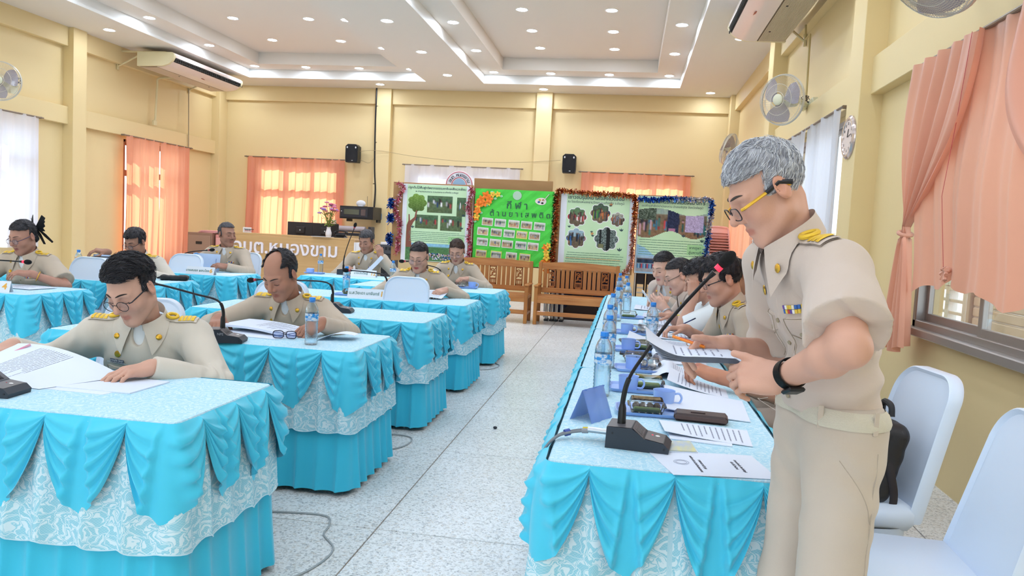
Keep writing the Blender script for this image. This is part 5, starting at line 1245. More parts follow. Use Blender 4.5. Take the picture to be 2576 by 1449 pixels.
mic('desk microphone in front of the woman nearest the green board', -1.87, 7.55, math.radians(5), [(-.0, 0, .055), (-.0, 0, .15), (-.04, 0, .20), (-.18, 0, .23), (-.32, 0, .25), (-.40, 0, .25)])
mic('tall desk microphone at the farthest table, neck standing almost straight', -3.27, 8.55, 0, [(-.03, 0, .055), (-.03, 0, .16), (-.01, 0, .27), (.03, 0, .40), (.075, 0, .52), (.09, 0, .57)])
mic('desk microphone beside the sign numbered 6', -4.70, 7.50, math.radians(4), [(-.03, 0, .055), (-.03, 0, .13), (.0, 0, .18), (.09, 0, .215), (.22, 0, .235), (.33, 0, .25)])
mic('desk microphone in front of the leaning white folder', -4.72, 6.06, 0, [(.02, .0, .055), (.02, .0, .14), (.05, .0, .19), (.16, 0, .20), (.30, 0, .205), (.38, 0, .21)], tag_text='NPE')
mic('desk microphone at the far left in front of the woman with the hair bow', -4.66, 4.85, 0, [(-.05, 0, .055), (-.05, 0, .15), (.0, 0, .20), (.15, 0, .212), (.32, 0, .213), (.42, 0, .213)], lit=True)
# bottles
def water_mat():
    m = bpy.data.materials.new('clear_bottle'); m.use_nodes = True; N, L = m.node_tree.nodes, m.node_tree.links; N.remove(N['Principled BSDF'])
    t = N.new('ShaderNodeBsdfTransparent'); t.inputs[0].default_value = (.86, .94, .99, 1); r = N.new('ShaderNodeBsdfRefraction'); r.inputs['IOR'].default_value = 1.2; r.inputs['Roughness'].default_value = .02; r.inputs[0].default_value = (.90, .96, 1, 1)
    g = N.new('ShaderNodeBsdfGlossy'); g.inputs['Roughness'].default_value = .06; lw = N.new('ShaderNodeLayerWeight'); lw.inputs[0].default_value = .35; a = N.new('ShaderNodeMixShader'); a.inputs[0].default_value = .45; L.new(t.outputs[0], a.inputs[1]); L.new(r.outputs[0], a.inputs[2])
    b = N.new('ShaderNodeMixShader'); L.new(lw.outputs[1], b.inputs[0]); L.new(a.outputs[0], b.inputs[1]); L.new(g.outputs[0], b.inputs[2]); L.new(b.outputs[0], N['Material Output'].inputs[0]); return m
Mbot = water_mat(); Mcap = mat('blue_cap', '#1f86e0', .35)
def label_mat():
    m = mat('bottle_label', '#2f9be8', .3, noise=((60, 60, 90), '#e8f2fb', .06)); N, L, b = nodes(m); b.inputs['Alpha'].default_value = .80; return m
prof = [(.0001, .004), (.018, .002), (.026, 0), (.031, .004), (.0325, .012)]
for k in range(8): z = .018+.0125*k; prof += [(.0325, z), (.0300, z+.006)]
prof += [(.0325, .120), (.0325, .158), (.0315, .162), (.0325, .166), (.030, .182), (.023, .200), (.0145, .212), (.0125, .218), (.0125, .222), (.0001, .222)]
b_body = MB().lathe(prof, 22).mesh('bottle_body', Mbot, 60); b_lab = MB().lathe([(.0330, .121), (.0331, .124), (.0331, .154), (.0330, .157)], 24).mesh('label', label_mat(), 60)
b_cap = MB().lathe([(.0001, .236), (.0140, .236), (.0152, .234), (.0154, .219), (.0001, .219)], 20).mesh('cap', Mcap, 40); b_band = MB().lathe([(.0148, .2165), (.0155, .214), (.0145, .212)], 18).mesh('neck_ring', Mcap)
def bottle(x, y, label, z=TZ, s=1., rz=0.):
    t = thing('water_bottle', label, 'bottle', (x, y, z), rz, 'water bottles with blue caps'); t.scale = (s, s, s)
    for nm, me in (('bottle_body', b_body), ('label', b_lab), ('cap', b_cap), ('neck_ring', b_band)): link(nm, me, t)
    return t
bottle(-1.533, 3.57, 'water bottle on the second left table beside the folded eyeglasses'); bottle(-2.40, 6.30, 'water bottle left of the name sign numbered 10'); bottle(-3.53, 8.42, 'water bottle on the farthest table in front of the wooden counter')
bottle(-4.98, 6.30, 'water bottle behind the empty chair at the far left', s=1.0); bottle(-2.45, 7.78, 'water bottle left of the woman nearest the green board', s=1.)
for x, y, s, l in ((-.068, 2.93, 1.05, 'nearest water bottle on the right table, beside the folded clear stand'), (-.063, 3.57, 1.05, 'second water bottle from the near end of the right table'), (-.075, 4.12, 1.05, 'third water bottle along the aisle edge of the right table'),
                   (-.075, 4.95, 1.05, 'fourth water bottle along the aisle edge of the right table'), (-.05, 5.60, 1.05, 'fifth water bottle along the aisle edge of the right table'), (.02, 6.25, 1.05, 'water bottle on the right table in front of the blank white papers'),
                   (-.055, 6.9, 1.05, 'sixth water bottle along the aisle edge of the right table'), (.005, 7.35, 1.05, 'last but one water bottle at the far end of the right table'), (-.06, 7.8, 1.05, 'farthest water bottle on the right table, by the bench'),
                   (.165, 4.43, 1.06, 'water bottle standing alone in the middle of the right table')): bottle(x, y, l, s=s)
# cups, trays, snack boxes
Mblue = mat('periwinkle_plastic', '#a6c3f8', .35, spec=.5)
cupb = MB().lathe([(.0001, .003), (.030, .003), (.033, 0), (.036, .004), (.040, .060), (.0415, .062), (.0395, .061), (.034, .008), (.0001, .007)], 28).mesh('cup', Mblue, 40)
hnd = MB().tube(smooth_path([(.037, 0, .050), (.055, 0, .052), (.064, 0, .036), (.056, 0, .018), (.036, 0, .016)], 5), .0042, 8).mesh('handle', Mblue)
def cup(x, y, label, rz=0., z=TZ):
    t = thing('cup', label, 'cup', (x, y, z), rz, 'periwinkle blue cups'); link('cup', cupb, t); link('handle', hnd, t); return t
def tray_mesh(w, d):
    b = MB(); rings = []
    for o, z in ((-.012, .002), (0, .001), (.010, .014), (.014, .015), (.010, .0125), (.002, .004), (-.012, .0045)):
        r = .02; pts = []
        for qx, qy, a0 in ((1, -1, -PI/2), (1, 1, 0), (-1, 1, PI/2), (-1, -1, PI)):
            for k in range(5): a = a0+k*PI/8; pts.append((qx*(w/2-r)+(r+o)*math.cos(a), qy*(d/2-r)+(r+o)*math.sin(a), z))
        rings.append(pts)
    R_ = np.array(rings); b.grid(np.transpose(R_, (1, 0, 2)), close_u=True); n = R_.shape[1]; b.add(R_[0], [list(range(n))[::-1]]); b.add(R_[-1], [list(range(n))]); return b.mesh('tray', Mblue)
trm_ = tray_mesh(.20, .14); Mclear = bpy.data.materials.new('clear_lid'); Mclear.use_nodes = True; N_, L_ = Mclear.node_tree.nodes, Mclear.node_tree.links; N_.remove(N_['Principled BSDF']); _t = N_.new('ShaderNodeBsdfTransparent'); _g = N_.new('ShaderNodeBsdfGlossy'); _g.inputs['Roughness'].default_value = .08; _x = N_.new('ShaderNodeMixShader'); _w = N_.new('ShaderNodeLayerWeight'); _w.inputs[0].default_value = .45
L_.new(_w.outputs[0], _x.inputs[0]); L_.new(_t.outputs[0], _x.inputs[1]); L_.new(_g.outputs[0], _x.inputs[2]); L_.new(_x.outputs[0], N_['Material Output'].inputs[0])
def tray(x, y, label, rz=0., z=TZ):
    t = thing('serving_tray', label, 'tray', (x, y, z), rz, 'blue serving trays'); link('tray', trm_, t); return t
Mcake = mat('dark_cake', '#3a2f2a', .7, noise=(60, '#8f867c', .2)); Mgc = mat('green_cake', '#8aa04a', .7, noise=(80, '#6f8a3a', .3)); Mwfood = mat('white_snack', '#e9e4de', .7)
def snack_box(x, y, label, rz=0., z=TZ+.005, food=0):
    t = thing('snack_box', label, 'box', (x, y, z), rz, 'clear plastic snack boxes'); w, d = .125, .085; b = MB(); rg_ = []
    for o, zz in ((-.010, .0), (.0, .024), (.005, .025), (.005, .028), (.0, .029), (-.008, .048), (-.016, .050)):
        pts = []
        for qx, qy, a0 in ((1, -1, -PI/2), (1, 1, 0), (-1, 1, PI/2), (-1, -1, PI)):
            for k in range(4): a = a0+k*PI/6; pts.append((qx*(w/2-.012)+(.012+o)*math.cos(a), qy*(d/2-.012)+(.012+o)*math.sin(a), zz))
        rg_.append(pts)
    R_ = np.array(rg_); b.grid(np.transpose(R_, (1, 0, 2)), close_u=True); n = R_.shape[1]; b.add(R_[-1], [list(range(n))]); b.add(R_[0], [list(range(n))[::-1]]); b.build('box', Mclear, t)
    if food == 0:
        MB().box((0, -.018, .011), (.095, .024, .016), .005).build('green_cake', Mgc, t)
        for k in range(4): MB().sphere((-.036+.024*k, .012, .017), (.014, .019, .014), 10, 7).build('dark_cake', Mcake, t)
    elif food == 1: MB().box((0, 0, .011), (.10, .055, .016), .006).build('green_cake', Mgc, t)
    else:
        for k in range(3): MB().sphere((-.03+.03*k, 0, .015), (.017, .024, .012), 10, 7).build('snack', Mwfood, t)
    return t
tray(.105, 2.70, 'blue tray under the nearest snack box on the right table', .03); snack_box(.100, 2.69, 'nearest snack box with dark cakes on the right table', .03); cup(.165, 2.82, 'blue cup behind the nearest snack box on the right table')
tray(.07, 3.09, 'second blue tray along the right table, beside the tall bottle'); cup(.035, 3.06, 'blue cup on the second tray of the right table', -.2); snack_box(.115, 3.13, 'snack box on the second tray beside a blue cup', food=1)
tray(.085, 3.56, 'third blue tray along the right table, under the leaning gooseneck', .05); cup(.06, 3.58, 'blue cup on the third tray, beside the leaning gooseneck', -.2); snack_box(.12, 3.60, 'snack box on the third tray of the right table', food=2); snack_box(.075, 3.80, 'flat snack box standing loose between the third and fourth trays', z=TZ, food=2)
tray(.065, 4.17, 'fourth blue tray along the right table, next to the black phone'); cup(.035, 4.18, 'blue cup on the fourth tray next to the round microphone head', -.2); snack_box(.105, 4.22, 'snack box on the fourth tray of the right table', food=1)
tray(.055, 4.92, 'fifth blue tray along the right table, behind the dark tablet'); cup(.025, 4.90, 'blue cup on the fifth tray behind the dark tablet', -.2); snack_box(.095, 4.95, 'snack box on the fifth tray of the right table', food=2)
tray(.04, 5.86, 'farthest blue tray on the right table, under a snack box', .04); snack_box(.035, 5.86, 'snack box with green cake on the farthest right tray', food=1)
tray(-2.33, 6.17, 'blue tray left of the name sign numbered 10', .1); snack_box(-2.31, 6.17, 'snack box on the tray left of the sign numbered 10', .1)
tray(-1.63, 7.72, 'blue tray in front of the woman nearest the green board', .1); snack_box(-1.70, 7.73, 'snack box in front of the woman nearest the green board', .1, food=2); cup(-1.575, 7.72, 'blue cup in front of the woman nearest the green board', .3, TZ+.005)
tray(-3.60, 8.42, 'blue tray on the farthest table in front of the counter', .05)
t = thing('cup', 'square blue cup on the farthest table beside a water bottle', 'cup', (-3.66, 8.44, TZ+.005)); MB().box((0, 0, .028), (.075, .06, .055), .008).build('cup', Mblue, t); MB().tube(smooth_path([(-.036, 0, .045), (-.052, 0, .04), (-.05, 0, .02), (-.036, 0, .014)], 4), .004, 6).build('handle', Mblue, t)
# papers
def ppr(name, label, cs, bend=None, lines=None, m=None, thick=.0012, n=12, heading=False, cat='paper', group=None, lm=None):
    """sheet spanned by four corners (near-left, near-right, far-right, far-left), lifted by bend(u, v); lines = (count, axis, u0, u1, v0, v1)"""
    c = np.array(cs, float); o = c.mean(0); c = c-o; nn = unit(np.cross(c[1]-c[0], c[3]-c[0])); t = thing(name, label, cat, o, 0, group)
    def S_(u, v): return (1-u)*(1-v)*c[0]+u*(1-v)*c[1]+u*v*c[2]+(1-u)*v*c[3]+(bend(u, v) if bend else 0)*nn
    G = np.array([[S_(i/n, j/n) for j in range(n+1)] for i in range(n+1)]); b = MB().grid(G+nn*thick).grid(G, flip=True)
    for k in range(n):
        for (p, q) in ((G[k, 0], G[k+1, 0]), (G[k+1, n], G[k, n]), (G[0, k+1], G[0, k]), (G[n, k], G[n, k+1])): b.add([p, q, q+nn*thick, p+nn*thick], [(0, 1, 2, 3)])
    b.build('sheet', m or Mpap, t, ang=40)
    if lines:
        k_, ax, u0, u1, v0, v1 = lines; b = MB(); rg = random.Random(k_*7+int(1000*o[0]))
        for k in range(k_):
            w = (k+.5)/k_; st = 0.; en = 1-.35*rg.random()*(rg.random() < .5)
            while st < en:
                l_ = min(rg.uniform(.05, .16), en-st); q = []
                for a, e_ in ((st, -1), (st+l_*.88, -1), (st+l_*.88, 1), (st, 1)):
                    th = e_*.11/k_; u, v = (u0+(u1-u0)*a, v0+(v1-v0)*(w+th)) if ax == 0 else (u0+(u1-u0)*(w+th), v0+(v1-v0)*a); q.append(S_(u, v)+nn*(thick+.0005))
                b.add(q, [(0, 1, 2, 3)]); st += l_
        o_ = b.build('print', lm or Mink, t, ang=0); o_['kind'] = 'stuff'
    return t
Z = TZ
d = ppr('document', 'cover sheet with a round seal lying at the near end of the right table', [(.155, 2.0, Z), (.432, 2.045, Z), (.392, 2.255, Z), (.092, 2.205, Z)], lambda u, v: .004*u*(1-u), cat='document')
o = -V3(.26775, 2.12625, 0); m_ = MB()
for r_ in (.021, .015): m_.tube([(-.085+r_*math.cos(a), -.01+r_*1.0*math.sin(a), .003) for a in np.linspace(0, 2*PI, 33)[:-1]], .0005, 4, closed=True)
m_.build('seal', Mink, d, ang=0); m_ = MB(); put_text(m_, 'องค์การบริหารส่วนตำบลหนองขาม', .011, (-.045, -.012, .0025), right=(.15, -1, 0), up=(1, .15, 0), depth=.0002); put_text(m_, 'รายงานการประชุม', .012, (-.028, -.012, .0025), right=(.15, -1, 0), up=(1, .15, 0), depth=.0002); put_text(m_, 'ประจำปี ๒๕๖๗', .012, (.06, .005, .0025), right=(.15, -1, 0), up=(1, .15, 0), depth=.0002); put_text(m_, 'อำเภอแก้งคร้อ จังหวัดชัยภูมิ', .010, (.075, .005, .0025), right=(.15, -1, 0), up=(1, .15, 0), depth=.0002); m_.build('lettering', mat('dark_ink', '#3c3f4c', .6), d, ang=0)
ppr('document', 'printed pages in front of the dark leather case on the right table', [(.150, 2.40, Z+.004), (.412, 2.355, Z+.001), (.425, 2.555, Z+.001), (.140, 2.585, Z+.004)], lambda u, v: .010*(1-u)**2*(1-v), (11, 1, .22, .93, .90, .12), cat='document')
ppr('document', 'stack of pages lying under the printed pages by the leather case', [(.165, 2.36, Z), (.35, 2.335, Z), (.36, 2.5, Z), (.16, 2.53, Z)], cat='document', thick=.003)
for k in range(3): ppr('brochure', 'colour brochure under the microphone base, %s of three' % ('lowest', 'middle', 'topmost')[k], [(.145-.004*k, 2.20+.004*k, Z+.0025*k), (.242-.004*k, 2.225, Z+.0025*k), (.225, 2.335, Z+.0025*k), (.125, 2.31, Z+.0025*k)], m=mat('brochure_print', '#a9bfe0', .35, noise=((30, 12, 30), '#d8d79a', .2)) if k == 2 else Mpap, thick=.002, cat='brochure')
ppr('document', 'blank white document with its page turned over, behind the leather case', [(.165, 2.72, Z+.003), (.455, 2.68, Z+.001), (.475, 3.02, Z+.002), (.180, 3.12, Z+.012)], lambda u, v: .012*(1-u)**2, cat='document', thick=.003)
ppr('document', 'open printed page raised behind the blank white document', [(.19, 3.14, Z+.008), (.43, 3.06, Z+.002), (.44, 3.24, Z+.002), (.22, 3.44, Z+.01)], lambda u, v: .035*(1-u)**2, (12, 1, .15, .92, .92, .10), cat='document')
ppr('document', 'curled printed page beside the writing hand on the right table', [(.135, 3.36, Z+.002), (.33, 3.40, Z+.002), (.33, 3.72, Z+.002), (.16, 3.74, Z+.004)], lambda u, v: .05*math.sin(PI*min(1, u*1.2))**2*(1-u), (7, 1, .5, .9, .9, .3), cat='document')
ppr('document', 'white page under the folded pages of the hidden long haired woman', [(.16, 3.80, Z+.001), (.42, 3.80, Z+.001), (.44, 4.12, Z+.001), (.15, 4.10, Z+.001)], cat='document')
def curl_page(label, x, y, r, w, sz, n=1.0):
    t = thing('document', label, 'document', (x, y, Z+.002)); G = []
    for k in range(22): a = k/21*PI*1.25; G.append([(-r*math.sin(a)*.9-.02+sz*max(0, 1-k/6)*1.0, yy, r*(1-math.cos(a))*.9) for yy in np.linspace(-w/2, w/2, 6)])
    G = np.array(G); MB().grid(G).grid(G+V3(.0012, 0, .0012), flip=True).build('sheet', Mpap, t, ang=60); return t
curl_page('page rolled back over the papers below the hands of the long haired woman', .20, 3.90, .028, .20, .14); curl_page('second rolled page beside the water bottle in the middle of the table', .215, 4.12, .032, .20, .15); curl_page('rolled back page on the right table near the man in white', .14, 5.30, .022, .20, .16)
ppr('document', 'handwritten page under the hands beyond the standing man', [(.22, 4.30, Z+.001), (.45, 4.26, Z+.001), (.46, 4.60, Z+.001), (.22, 4.64, Z+.003)], lambda u, v: .01*(1-u), (14, 0, .1, .9, .1, .9), cat='document')
for k, (y0, y1, x0, x1, l) in enumerate(((4.75, 5.05, .16, .46, 'white page under the pen of the man in khaki'), (5.12, 5.45, .18, .47, 'white page in front of the man in the white T-shirt'), (5.52, 5.80, .15, .42, 'white page right of the farthest blue tray'), (5.95, 6.25, .14, .44, 'white page in front of the woman with the phone'), (6.55, 6.95, .08, .40, 'white page in front of the woman with long hair'), (4.42, 4.72, .02, .17, 'white page over the dark tablet on the right table'))):
    ppr('document', l, [(x0, y0, Z+.001+.004*(k == 5)), (x1, y0-.03, Z+.001), (x1, y1-.02, Z+.001), (x0+.02, y1, Z+.003+.03*(k == 5))], lambda u, v: .008*(1-u)**2, (9, 1, .15, .9, .9, .15) if k != 5 else None, cat='document')
t = thing('leather_case', 'dark brown leather phone case lying on the right table', 'case', (.283, 2.645, Z), math.radians(-5)); MB().box((0, 0, .0145), (.180, .085, .026), .009).build('cover', mat('dark_brown_leather', '#33201f', .4, bump=(90, .08)), t); MB().box((-.01, .0, .029), (.05, .024, .004), .002).build('clasp', mat('dark_brown_leather2', '#3d2827', .4), t); MB().box((0, -.0435, .0145), (.172, .002, .012), .0).build('page_edge', mat('case_inside', '#57403c', .5), t)
t = thing('clear_stand', 'folded clear blue name stand at the aisle edge of the right table', 'stand', (-.085, 2.545, Z), math.radians(62))
for s in (-1, 1):
    G = np.array([[(-.07+.14*i/6, s*.042*(1-j/6)+s*.003*math.sin(4*i), .105*j/6) for j in range(7)] for i in range(7)]); MB().grid(G).grid(G+V3(0, .002, 0), flip=True).build('panel', mat('blue_acrylic', '#7fa6ea', .15, alpha=.75), t)
t = thing('phone', 'black phone lying under the edge of the fourth blue tray', 'phone', (.075, 4.03, Z)); MB().box((0, 0, .005), (.17, .08, .009), .004).build('body', Mblk, t); MB().box((0, 0, .0098), (.16, .07, .001)).build('screen', mat('phone_screen', '#16181d', .1), t)
t = thing('tablet', 'dark tablet lying between the fourth and fifth trays on the right table', 'tablet', (.10, 4.50, Z), .2); MB().box((0, 0, .006), (.22, .16, .011), .005).build('body', Mblk2, t); MB().box((0, 0, .0118), (.205, .145, .001)).build('screen', mat('tablet_screen', '#4a3d38', .15), t)
t = thing('handheld_microphone', 'hand held microphone lying behind the fourth tray, round grey head', 'microphone', (.16, 4.22, Z+.024), math.radians(60)); MB().sphere((0, 0, 0), .026, 18, 12).build('head_grille', mat('grey_grille', '#8f9399', .5, .4, bump=(600, .6)), t); MB().tube([(.02, 0, -.002), (.20, 0, -.008)], [.019, .012], 14).build('handle', Mblk, t)
# papers in the hands
Pm = [('lowest bundle of pages held by the standing man', 0., .006, None), ('pages held by the standing man, folded up at the left', .008, .003, 'L')]
t = thing('document', 'bundle of printed pages held in both hands by the standing man', 'document', (.165, 1.84, 1.045)); rg = random.Random(3)
for k in range(6):
    a = .012*k; x0, x1 = -.075-.007*k, .115-.004*k
    def S_(u, v, k=k, x0=x0, x1=x1): x = x0+(x1-x0)*u; y = -.085+.17*v; z = -.004+.0022*k+.008*u+(.010+.006*k)*(max(0, .42-u)/.42)**1.6*(1+.3*v)-.012*(u-.5)**2; return (x, y+.03*(u-.5), z)
    G = np.array([[S_(i/14, j/8) for j in range(9)] for i in range(15)]); MB().grid(G+V3(0, 0, .0010)).grid(G, flip=True).build('sheet', Mpap, t, ang=50)
b = MB()
for r_ in range(7):
    u = .34+.085*r_
    for q in range(9):
        v0 = .12+.085*q
        if rg.random() < .85: b.add([np.array(S_(a, c))+V3(0, 0, .0022) for a, c in ((u-.008, v0), (u+.008, v0), (u+.008, v0+.07), (u-.008, v0+.07))], [(0, 1, 2, 3)])
o_ = b.build('print', Mink, t, ang=0); o_['kind'] = 'stuff'
t = thing('pencil', 'red and orange pencil held against the papers by the standing man', 'pencil', (.170, 1.895, 1.062)); p0, p1 = V3(-.045, .04, .016), V3(.035, -.012, .0); dd = p1-p0
MB().tube([p0, p0+dd*.93], .0038, 6).build('barrel', mat('orange_lacquer', '#f28a2a', .3), t, ang=0); MB().tube([p0+dd*.2+V3(0, .002, .002), p0+dd*.9+V3(0, .002, .002)], .0028, 6).build('red_stripe', mat('red_lacquer', '#c8392c', .3), t, ang=0); MB().tube([p0-dd*.10, p0], .0040, 8).build('ferrule', mat('plug_steel', '#bfc3c9', .25, .9), t)
def pen(label, a, b_, c1, c2='#e8d27a'):
    a, b_ = V3(*a), V3(*b_); t = thing('pen', label, 'pen', a); q = b_-a; MB().tube([q*0, q*.1, q*.86], [.001, .0042, .0042], 8).build('barrel', mat('pen_'+c1[1:], c1, .3), t); MB().tube([q*.86, q], .0044, 8).build('cap', mat('pen_'+c2[1:], c2, .3), t)
pen('blue white pen in the writing hand beside the curled page', (.285, 3.24, .775), (.325, 3.27, .86), '#5a74c8', '#e6e8ee'); pen('dark blue pencil in the hand of the man in khaki', (.27, 4.80, .745), (.45, 4.92, .83), '#2a3f78', '#1b2748'); pen('pen with a yellow end in the hand of the man in the white T-shirt', (.22, 5.45, .79), (.39, 5.36, .80), '#2b2f3f', '#f0d65c')
pen('pink pencil in the right hand of the man in round glasses', (-2.34, 2.46, .715), (-2.24, 2.58, .79), '#e08aa8', '#d9a0b0')
t = thing('phone', 'white phone held by the woman with the dark hair claw', 'phone', (.175, 5.93, .86)); MB().box((0, 0, 0), (.012, .075, .15), .005, rotm(0, math.radians(-38), .1)).build('body', mat('white_phone', '#eef0f4', .3), t)
t = thing('eyeglasses', 'eyeglasses with a purple strap held over the papers beyond the standing man', 'eyeglasses', (.36, 4.10, .775)); MB().tube([(.022*math.cos(a), -.03, .018*math.sin(a)) for a in np.linspace(0, 2*PI, 21)[:-1]], .002, 6, closed=True).tube([(.022*math.cos(a), .03, .018*math.sin(a)) for a in np.linspace(0, 2*PI, 21)[:-1]], .002, 6, closed=True).build('rim', mat('amber_frame', '#b9a08c', .3), t); MB().tube(smooth_path([(0, .05, .01), (.06, .02, -.02), (.10, -.03, .02), (.14, -.02, .0)], 5), .005, 6, flat=.4).build('strap', mat('purple_strap', '#7a55c0', .5), t)
# papers on the left tables
ppr('document', 'open report under the right hand of the man in round glasses', [(-2.42, 2.33, Z+.001), (-1.93, 2.26, Z+.001), (-1.80, 2.52, Z+.008), (-2.34, 2.63, Z+.055)], lambda u, v: .045*math.sin(PI*min(1, .15+u*.85))*v, (13, 1, .30, .62, .92, .16), cat='document')
ppr('document', 'pages under the left hand of the man in round glasses', [(-1.92, 2.31, Z), (-1.63, 2.31, Z), (-1.62, 2.52, Z), (-1.98, 2.56, Z)], cat='document', thick=.004)
ppr('document', 'printed pages below the left hand pages of the man in round glasses', [(-2.0, 2.28, Z-.0005), (-1.70, 2.27, Z-.0005), (-1.66, 2.48, Z-.0005), (-2.02, 2.5, Z-.0005)], cat='document')
ppr('document', 'thick report in front of the balding man, bent open', [(-2.16, 3.80, Z+.02), (-1.72, 3.70, Z+.002), (-1.66, 3.93, Z+.002), (-2.10, 4.02, Z+.03)], lambda u, v: .012*math.sin(PI*u), (8, 1, .4, .9, .9, .2), cat='document', thick=.012)
ppr('document', 'second pages under the report of the balding man', [(-2.10, 3.66, Z), (-1.75, 3.62, Z), (-1.66, 3.80, Z), (-2.1, 3.86, Z)], cat='document', thick=.003)
ppr('paper', 'small folded white paper right of the bottle on the second left table', [(-1.56, 3.70, Z), (-1.38, 3.76, Z+.03), (-1.40, 3.90, Z+.018), (-1.55, 3.86, Z)], lambda u, v: .02*math.sin(PI*u), cat='paper', thick=.002)
t = thing('eyeglasses', 'folded black eyeglasses lying on the second left table', 'eyeglasses', (-1.715, 3.66, Z+.002), math.radians(10))
for e in (-1, 1):
    ring = [(e*.033+.026*np.sign(math.cos(a))*abs(math.cos(a))**.6, -.004*math.cos(a)*e, .022+.019*np.sign(math.sin(a))*abs(math.sin(a))**.6) for a in np.linspace(0, 2*PI, 29)[:-1]]; MB().tube(ring, .0024, 6, closed=True).build('rim', mat('navy_frame', '#171c33', .3), t); MB().add(ring, [list(range(28))]).build('lens', mat('tinted_lens', '#5f86d8', .05, alpha=.35), t)
    MB().tube(smooth_path([(e*.060, 0, .032), (e*.045, .03, .028), (-e*.02, .05, .012), (-e*.075, .055, .004)], 5), .002, 6).build('temple', mat('navy_frame', '#171c33', .3), t)
MB().tube([(-.008, -.002, .03), (0, -.003, .033), (.008, -.002, .03)], .0022, 6).build('bridge', mat('navy_frame', '#171c33', .3), t)
# name signs
def name_sign(label, x, y, rz, txt, num, w=.30, h=.078, z=Z):
    t = thing('name_sign', label, 'sign', (x, y, z), rz)
    G = []
    b = MB().prism([(-w/2, -.035, 0), (-w/2, 0, h), (-w/2, .035, 0), (-w/2, .033, 0), (-w/2, 0, h-.004), (-w/2, -.033, 0)], (w, 0, 0)); b.build('card', mat('sign_card', '#e6ecf4', .5), t, ang=20)
    up = unit((0, .035, h)); n = unit(np.cross((1, 0, 0), up)); c = V3(0, -.0175, h/2)+n*.0012
    if txt: m_ = MB(); put_text(m_, txt, .034, c+V3(-.03 if num else 0, 0, 0), up=up, depth=.0003, bold=.0004); m_.build('lettering', mat('sign_green_ink', '#4f7d70', .5), t, ang=0)
    if num: m_ = MB(); put_text(m_, num, .062, c+V3(w/2-.035, 0, 0), up=up, depth=.0005, bold=.0015); m_.build('number', mat('sign_orange_ink', '#eeb04a', .5), t, ang=0)
    return t
name_sign('white name sign numbered 10 on the fourth left table', -2.10, 6.02, .04, 'น.ส.วิยะดา มาจันทร์', '10', .34); name_sign('white name sign numbered 6 on the far left table', -4.36, 7.30, .06, 'นายสมรถ ผลบไชย', '6', .30); name_sign('white name sign at the farthest table under the straight microphone', -3.00, 8.42, .05, 'นายประดิษฐ์', '12', .30)
name_sign('white name sign numbered 4 at the far left edge', -4.36, 4.73, .35, '', '4', .16); name_sign('white name sign below the leaning white folder', -4.54, 6.08, .02, 'นายสมพร', '5', .28)
# folders and bag at the back tables
t = thing('folder', 'white folder with blue curves leaning on the far left table', 'folder', (-4.70, 6.28, Z+.002), -.05); G = np.array([[(-.16+.30*i/8, .05*j/8+.006*math.sin(.6*i), .20*j/8) for j in range(9)] for i in range(9)]); MB().grid(G).grid(G+V3(0, .003, 0), flip=True).build('cover', mat('pale_blue_cover', '#bcd2f2', .4), t); MB().tube([(.02+.04*math.sin(q), .006+.05*q/2-.004, .02+.13*q/2) for q in np.linspace(0, 1.6, 9)], .002, 5).tube([(.07, .012, .03), (.072, .022, .10)], .002, 5).build('blue_line', mat('blue_print', '#3f5a9a', .5), t)
t = thing('folder', 'white folder held upright by the man turning his head', 'folder', (-4.575, 7.74, Z+.002), -.02); G = np.array([[(-.165+.33*i/8, .03*j/8+.004*math.sin(.6*i), .19*j/8) for j in range(9)] for i in range(9)]); MB().grid(G).grid(G+V3(0, .003, 0), flip=True).build('cover', mat('pale_blue_cover', '#bcd2f2', .4), t); MB().tube([(-.09, .004, .05), (-.088, .014, .12)], .0022, 5).tube([(.12, .004, .03), (.118, .018, .14)], .0022, 5).build('blue_line', mat('blue_print', '#3f5a9a', .5), t); MB().lathe([(.0001, .002), (.03, .0), (.032, -.002)], 16, (-.125, .020, .165), R=rotm(PI/2)).build('round_print', mat('blue_seal', '#6fa3d8', .5), t)
t = thing('paper', 'long white paper held up by the man at the farthest table', 'paper', (-2.98, 8.74, .84)); G = np.array([[(-.10+.20*j/8+.035*i/4-.02, -.03+.02*math.sin(j*.4), -.10+.21*j/8-.03*i/4) for j in range(9)] for i in range(5)]); MB().grid(G).grid(G+V3(0, .002, 0), flip=True).build('sheet', Mpap, t, ang=60)
ppr('paper', 'white page on the table of the man turning his head', [(-4.25, 7.42, Z), (-4.02, 7.40, Z), (-4.03, 7.62, Z), (-4.30, 7.66, Z)], cat='paper'); ppr('document', 'pages held by the woman in round glasses', [(-1.80, 6.28, Z+.004), (-1.54, 6.27, Z+.01), (-1.52, 6.45, Z+.06), (-1.80, 6.45, Z+.05)], (lambda u, v: .012*math.sin(PI*u)), (7, 0, .1, .9, .1, .9), cat='document')
ppr('document', 'pages in front of the woman nearest the green board', [(-1.98, 7.66, Z), (-1.78, 7.66, Z), (-1.78, 7.84, Z), (-1.98, 7.84, Z)], cat='document'); ppr('document', 'pages in front of the woman with the hair bow', [(-4.62, 4.98, Z), (-4.30, 4.94, Z), (-4.26, 5.17, Z), (-4.60, 5.22, Z)], lambda u, v: .004, (6, 0, .1, .9, .1, .9), cat='document', thick=.004)
ppr('document', 'white page under the hand of the man at the farthest table', [(-3.42, 8.50, Z), (-3.2, 8.50, Z), (-3.2, 8.64, Z), (-3.42, 8.64, Z)], cat='document')
class BagF(Fld): pass
